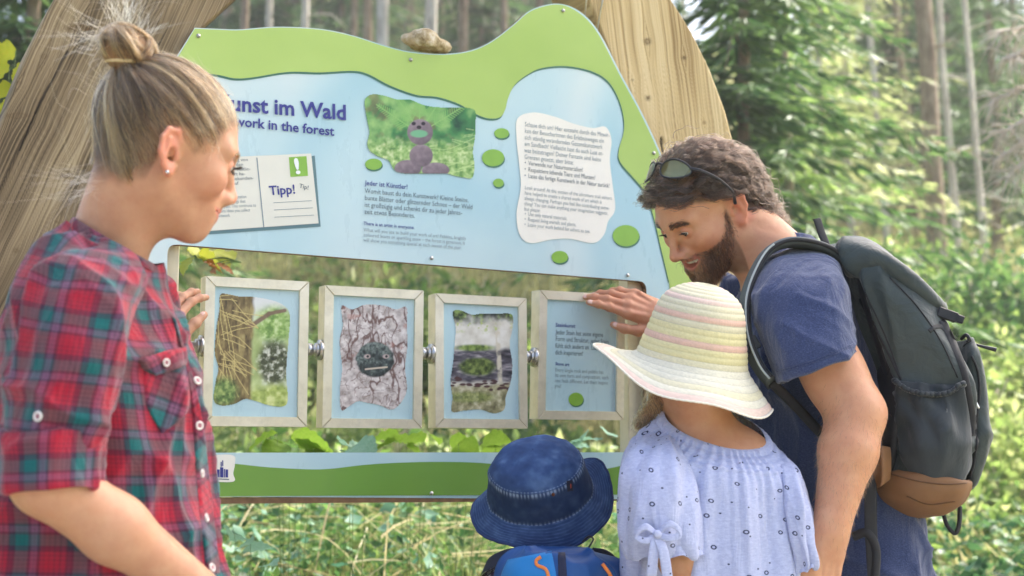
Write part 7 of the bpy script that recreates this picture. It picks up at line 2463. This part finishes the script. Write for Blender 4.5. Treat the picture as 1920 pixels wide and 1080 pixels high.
# ---- straw hat: a body of revolution with a floppy brim, coiled from narrow braids
hz = nrm([0.17, -0.20, 0.96])
hx = nrm(np.array([1.0, 0, 0]) - hz * hz[0])
hy = np.cross(hz, hx)
hc_ = P(1298, 672, GY)
prof = crom([(0.001, 0.131), (0.022, 0.1285), (0.042, 0.122), (0.063, 0.107), (0.076, 0.083), (0.083, 0.052), (0.0905, 0.022), (0.0955, 0.000), (0.103, -0.010), (0.120, -0.017), (0.134, -0.022), (0.148, -0.025), (0.157, -0.027)], 260)
sl = np.concatenate([[0], np.cumsum(np.linalg.norm(np.diff(prof, axis=0), axis=1))])
i_b = int(np.argmin(np.abs(prof[:, 0] - 0.097)))
nA = 220
aa = np.linspace(0, 2 * math.pi, nA, endpoint=False)          # 0 = viewer's right, -pi/2 = towards the viewer
bt_ = np.clip((prof[:, 0] - 0.097) / 0.067, 0, 1)[:, None] * (np.arange(260) >= i_b)[:, None]
droop = 0.024 + 0.016 * np.exp(-((np.angle(np.exp(1j * (aa + 0.9)))) / 0.75) ** 2) + 0.022 * np.exp(-((np.angle(np.exp(1j * (aa - 0.05)))) / 0.35) ** 2) - 0.052 * np.exp(-((np.angle(np.exp(1j * (aa - 3.05)))) / 0.75) ** 2) - 0.012 * np.cos(aa * 5 + 0.6) * 0.5
ext = 1 + 0.10 * np.exp(-((np.angle(np.exp(1j * (aa - 3.1)))) / 0.45) ** 2) - 0.06 * np.exp(-((np.angle(np.exp(1j * (aa - 0.0)))) / 0.5) ** 2)
rr = prof[:, :1] * (1 + (ext[None] - 1) * bt_)
zz = prof[:, 1:] - droop[None] * bt_ ** 1.25
pitch_ = 0.0108
rid = 0.0011 * np.abs(np.sin(sl / pitch_ * math.pi))[:, None] + 0.0004 * np.sin(aa * 130)[None] * np.ones((260, 1))
nr_ = np.gradient(prof, axis=0)
nr_ /= np.linalg.norm(nr_, axis=1)[:, None]
rr = rr + (-nr_[:, 1:] * -1 * 0 + rid * np.abs(nr_[:, 1:]))
zz = zz + rid * np.abs(nr_[:, :1])
dent = 0.004 * fbm(np.stack([np.cos(aa)[None] * 1.5 + 0 * rr, np.sin(aa)[None] * 1.5 + 0 * rr, zz * 12], -1), 3)
rr = rr * (1 + dent * 4)
HV = hc_ + (rr * np.cos(aa)[None])[..., None] * hx + (rr * np.sin(aa)[None])[..., None] * hy + zz[..., None] * hz
ringi = np.floor(sl / pitch_).astype(int)
cream, white, pink, yel, sal = lin(232, 224, 190), lin(238, 234, 220), lin(240, 196, 196), lin(234, 222, 150), lin(236, 164, 158)
seq = {0: cream, 1: cream, 2: pink, 3: cream, 4: cream, 5: cream, 6: pink, 7: cream, 8: cream, 9: sal, 10: cream, 11: yel, 12: yel, 13: sal, 14: yel, 15: yel, 16: cream, 17: white, 18: white, 19: white, 20: cream, 21: white, 22: pink, 23: white, 24: white, 25: cream}
cols = np.array([seq.get(i, white) for i in ringi])[:, None, :] * np.ones((1, nA, 1))
cols = cream * 0.48 + cols * 0.52
cols = cols * (0.86 + 0.10 * vnoise(np.stack([aa[None] * 60 + 0 * rr, sl[:, None] * 900 + 0 * rr, 0 * rr], -1)))[..., None]
half = np.abs((sl / pitch_) % 1.0 - 0.5)
cols = cols * (1 - 0.22 * sstep(0.40, 0.5, half))[:, None, None]
M_straw_hat = vcol('braided_straw', 0.75, 0.25)
nv_ = HV.reshape(-1, 3)
inner = (HV - hz * 0.0022 - 0.0 ).reshape(-1, 3)
fc = grid_faces(260, nA)
strawhat = thing('sun_hat', 'wavy brimmed cream straw sun hat with pink and yellow stripes on the girl', 'hat', hc_)
mesh('crown_and_brim', nv_, fc, M_straw_hat, strawhat, col=cols.reshape(-1, 3))
edge = HV[-1]
v, f = tube(np.vstack([edge, edge[:1]]), 0.0020, 6, caps=False)
mesh('brim_edge', v, f, plain('straw_edge', srgb(236, 228, 210), 0.8, 0.08, 200), strawhat)

# ------------------------------------------------------------------ boy in the denim hat
BYY = 2.58
boy = thing('person', 'small boy seen from behind looking up at the board', 'boy', (0.06, 2.58, 0))
BRt = rot(math.pi / 2 - 0.05, -0.45, -0.10)
BH = Head(P(1015, 955, BYY + 0.03), BRt, 0.88)
def boy_sdf(p):
    d = BH.skull(BH.l(p)) * 0.88
    d = smin(d, sd_ell(BH.l(p), (0.028, 0, -0.028), (0.055, 0.058, 0.085)) * 0.88, 0.03)
    d = smin(d, sd_cap(p, BH.w((-0.02, 0, -0.05)), P(1025, 1090, 2.60), 0.042, 0.045), 0.03)
    d = smin(d, sd_cap(p, P(935, 1140, 2.60), P(1115, 1140, 2.60), 0.045, 0.045), 0.06)
    return smin(d, sd_cap(p, P(1025, 1180, 2.60), P(1025, 1300, 2.60), 0.09, 0.09), 0.05)
V, Q = sdf_mesh(boy_sdf, (-0.16, 2.40, 0.62), (0.28, 2.80, 1.16), 0.005, 3)
q = BH.l(V)
sc_ = sstep(-0.05, -0.03, q[:, 2]) * (np.linalg.norm(q, axis=1) < 0.15)
cB = np.tile(np.array(srgb(192, 140, 102)), (len(V), 1)) * (1 - sc_[:, None]) + np.array(srgb(150, 112, 70)) * sc_[:, None]
mesh('body', V, Q, M_skin, boy, col=cB)
M_dotshirt = NT('dotted_jersey')
_x = M_dotshirt.n('TexVoronoi')
_x.inputs['Scale'].default_value = 170
M_dotshirt.l(M_dotshirt.coord('Object'), _x.inputs['Vector'])
M_dotshirt.color(M_dotshirt.ramp(_x.outputs['Distance'], [(0.25, srgb(232, 224, 226)), (0.4, srgb(70, 50, 78))]))
M_dotshirt.set(Roughness=0.9)
v, f, uv = loft([esec(l, r, 2.60, dp) for l, r, dp in (((985, 1046), (1072, 1030), .05), ((968, 1052), (1085, 1040), .06), ((930, 1062), (1118, 1055), .08), ((902, 1080), (1150, 1078), .09), ((892, 1120), (1160, 1120), .10), ((900, 1260), (1150, 1260), .11))], 60, 90, 2.2, folds([((0, 0, 1), 2, .7)], .003, 20, 3.0))
mesh('t_shirt', v, f, M_dotshirt.m, boy, uv=uv)
for sg in (-1, 1):
    v, f, uv = loft([((0.06 + sg * .06, 2.60, 0.66), np.array([.075, 0, 0]), np.array([0, .09, 0])), ((0.06 + sg * .07, 2.60, 0.4), np.array([.065, 0, 0]), np.array([0, .07, 0])), ((0.06 + sg * .07, 2.60, 0.05), np.array([.05, 0, 0]), np.array([0, .055, 0]))], 16, 20, 2.0, cap0=True, cap1=True)
    mesh('trouser_leg', v, f, M_jean, boy)
    v, f = ellipsoid((0.06 + sg * .07, 2.64, 0.04), (0.04, 0, 0), (0, 0.09, 0), (0, 0, 0.045), 14, 10)
    v[:, 2] = np.maximum(v[:, 2], 0)
    mesh('shoe', v, f, plain('boy_shoe', srgb(60, 70, 90), 0.7), boy)

# ---- denim bucket hat, tipped back
dz_ = nrm([-0.14, -0.60, 0.79])
dx_ = nrm(np.array([1.0, 0, 0.28]) - dz_ * (np.array([1.0, 0, 0.28]) @ dz_))
dy_ = np.cross(dz_, dx_)
dc_ = P(1012, 920, BYY)
hatp = crom([(0.001, 0.095), (0.03, 0.0915), (0.057, 0.082), (0.074, 0.068), (0.081, 0.058), (0.0835, 0.052), (0.088, 0.025), (0.0925, 0.002), (0.0935, -0.003), (0.099, -0.009), (0.112, -0.021), (0.122, -0.031), (0.1252, -0.035)], 200)
sl2 = np.concatenate([[0], np.cumsum(np.linalg.norm(np.diff(hatp, axis=0), axis=1))])
nB = 240
ab = np.linspace(0, 2 * math.pi, nB, endpoint=False)
bb = np.clip((hatp[:, 0] - 0.094) / 0.034, 0, 1)[:, None]
r2 = hatp[:, :1] * (1 + 0.03 * np.cos(2 * ab)[None] * 1.0) + 0 * ab[None]
z2 = hatp[:, 1:] + bb * (0.010 * np.sin(ab * 2 + 0.5) + 0.004 * np.sin(ab * 5) + 0.030 * np.exp(-(np.angle(np.exp(1j * (ab - 0.25))) / 0.5) ** 2))[None]
X3 = np.stack([r2 * np.cos(ab), r2 * np.sin(ab), z2 + 0 * ab], -1)
cr = (1 - bb[..., None]) * 0.0045 * fbm(X3 * 26, 3)[..., None] + 0.0012 * fbm(X3 * 90, 2)[..., None]
seam1 = np.exp(-((hatp[:, 0] - 0.0825) / 0.0016) ** 2)[:, None] * 0.0012
X3 = X3 * (1 + cr * 9)
st_ = bb * 0.0007 * np.sin(sl2[:, None] / 0.0052 * 2 * math.pi)
X3[..., 2] += st_ + seam1
HB = dc_ + X3[..., 0:1] * dx_ + X3[..., 1:2] * dy_ + X3[..., 2:3] * dz_
nzc = fbm(X3 * 55, 4)
base = ramp3(nzc * 0.7, lin(28, 44, 80), lin(52, 76, 118), lin(100, 128, 168))
side = sstep(0.080, 0.0835, hatp[:, 0]) * sstep(0.0955, 0.0925, hatp[:, 0])
base = base * (1 - 0.45 * side[:, None, None])
brm = (hatp[:, 0] > 0.0945)
wear = np.maximum(0, np.sin(sl2 / 0.0052 * 2 * math.pi)) * brm
base = base * (1 - 0.18 * brm[:, None, None]) + (wear[:, None] * (0.45 + 0.55 * fbm(X3 * 140, 3)))[..., None] * lin(96, 122, 166) * 0.42
for rr_, ww, am in ((0.0832, 0.0008, .8), (0.0805, 0.0006, .6), (0.0936, 0.0007, .6), (0.1275, 0.0007, .5)):
    k_ = np.exp(-((hatp[:, 0] - rr_) / ww) ** 2)[:, None] * (0.55 + 0.45 * np.sign(np.sin(ab * 75)))[None]
    base = blend(base, lin(150, 170, 196), np.clip(k_ * am, 0, 1))
denim = thing('bucket_hat', 'faded blue denim bucket hat tipped back on the boy\'s head', 'hat', dc_)
mesh('crown_and_brim', HB.reshape(-1, 3), grid_faces(200, nB), vcol('washed_denim', 0.9, 0.15), denim, col=np.clip(base, 0, 1).reshape(-1, 3))
eb = HB[-1]
v, f = tube(np.vstack([eb, eb[:1]]), 0.0021, 6, caps=False)
mesh('brim_edge', v, f, plain('denim_edge', srgb(38, 54, 96), 0.9, 0.25, 200), denim)
hb_s = Surf(bpy.data.objects['crown_and_brim.001'])
patch('fabric_tab', hb_s, [(1062, 902), (1064, 922)], [(1073, 900), (1075, 920)], 5, 5, 0.0016, plain('tab_navy', srgb(22, 26, 46), 0.8), denim)
patch('fabric_tab', hb_s, [(1067, 905), (1068, 918)], [(1070, 904), (1071, 917)], 4, 4, 0.0026, plain('tab_red', srgb(176, 66, 44), 0.7), denim)
p, n_ = hb_s.px(1037, 927, 0.0006)
if p is not None:
    v, f = ellipsoid(p, (0.0032, 0, 0), (0, 0.0025, 0), (0, 0, 0.0032), 10, 8)
    mesh('eyelet', v, f, plain('copper_eyelet', srgb(120, 70, 48), 0.4, metal=0.8), denim)

# ---- the boy's blue rucksack
kb = thing('backpack', 'child\'s bright blue backpack with orange cords at the bottom edge', 'backpack', P(1045, 1200, 2.46))
M_bb = plain('bright_blue_nylon', srgb(10, 122, 190), 0.5, 0.12, 12, bump=0.4, bscale=40)
M_db = plain('deep_blue_nylon', srgb(16, 74, 136), 0.5, 0.15, 12, bump=0.4, bscale=40)
M_or = plain('orange_cord', srgb(236, 134, 60), 0.6, 0.1, 80)
kf = folds([((0.3, 0.1, 0.9), 2.5, 0.8)], 0.008, 18.0, 81.0)
v, f, uv = loft([esec(l, r, 2.44, dp) for l, r, dp in (((1000, 1032), (1100, 1036), .02), ((968, 1036), (1130, 1040), .05), ((944, 1050), (1156, 1052), .07), ((932, 1080), (1166, 1078), .085), ((928, 1140), (1168, 1140), .09), ((935, 1280), (1160, 1280), .09))], 90, 130, 2.5, kf, cap0=True, cap1=True)
kp = mesh('pack_body', v, f, M_db, kb)
ks = Surf(kp)
patch('bright_panel', ks, [(952, 1050), (940, 1078), (936, 1110)], [(1034, 1033), (1042, 1072), (1046, 1110)], 22, 18, 0.0035, M_bb, kb)
patch('centre_strip', ks, [(1046, 1036), (1047, 1075), (1048, 1110)], [(1060, 1036), (1063, 1075), (1064, 1110)], 8, 18, 0.004, plain('navy_strip', srgb(24, 30, 60), 0.6), kb)
for pts in ([(1014, 1045), (1006, 1052), (1008, 1062), (1024, 1070), (1030, 1086)], [(1128, 1058), (1136, 1068), (1144, 1080), (1146, 1095)]):
    c = [ks.px(x, y, 0.004)[0] for x, y in crom(pts, 20)]
    v, f = tube([p for p in c if p is not None], 0.0030, 8)
    mesh('cord', v, f, M_or, kb)
v, f = tube([P(1090, 1046, 2.45), P(1108, 1020, 2.47), P(1112, 1010, 2.48), P(1104, 1006, 2.49), P(1092, 1016, 2.5)], 0.0016, 6, 24)
mesh('hang_loop', v, f, M_web, kb)
for pts in ([(978, 1040, 2.47), (940, 1046, 2.52), (910, 1062, 2.56), (898, 1090, 2.60)], [(1105, 1042, 2.47), (1130, 1046, 2.52), (1150, 1062, 2.56), (1158, 1090, 2.60)]):
    c = crom([P(*q) for q in pts], 20)
    v, f, uv = loft([(p, np.array([0.006, 0, 0.014]), np.array([0, 0.005, 0])) for p in c], 24, 16, 2.6, cap0=True, cap1=True)
    mesh('shoulder_strap', v, f, plain('navy_strap', srgb(24, 32, 58), 0.8, 0.1, 60), kb)
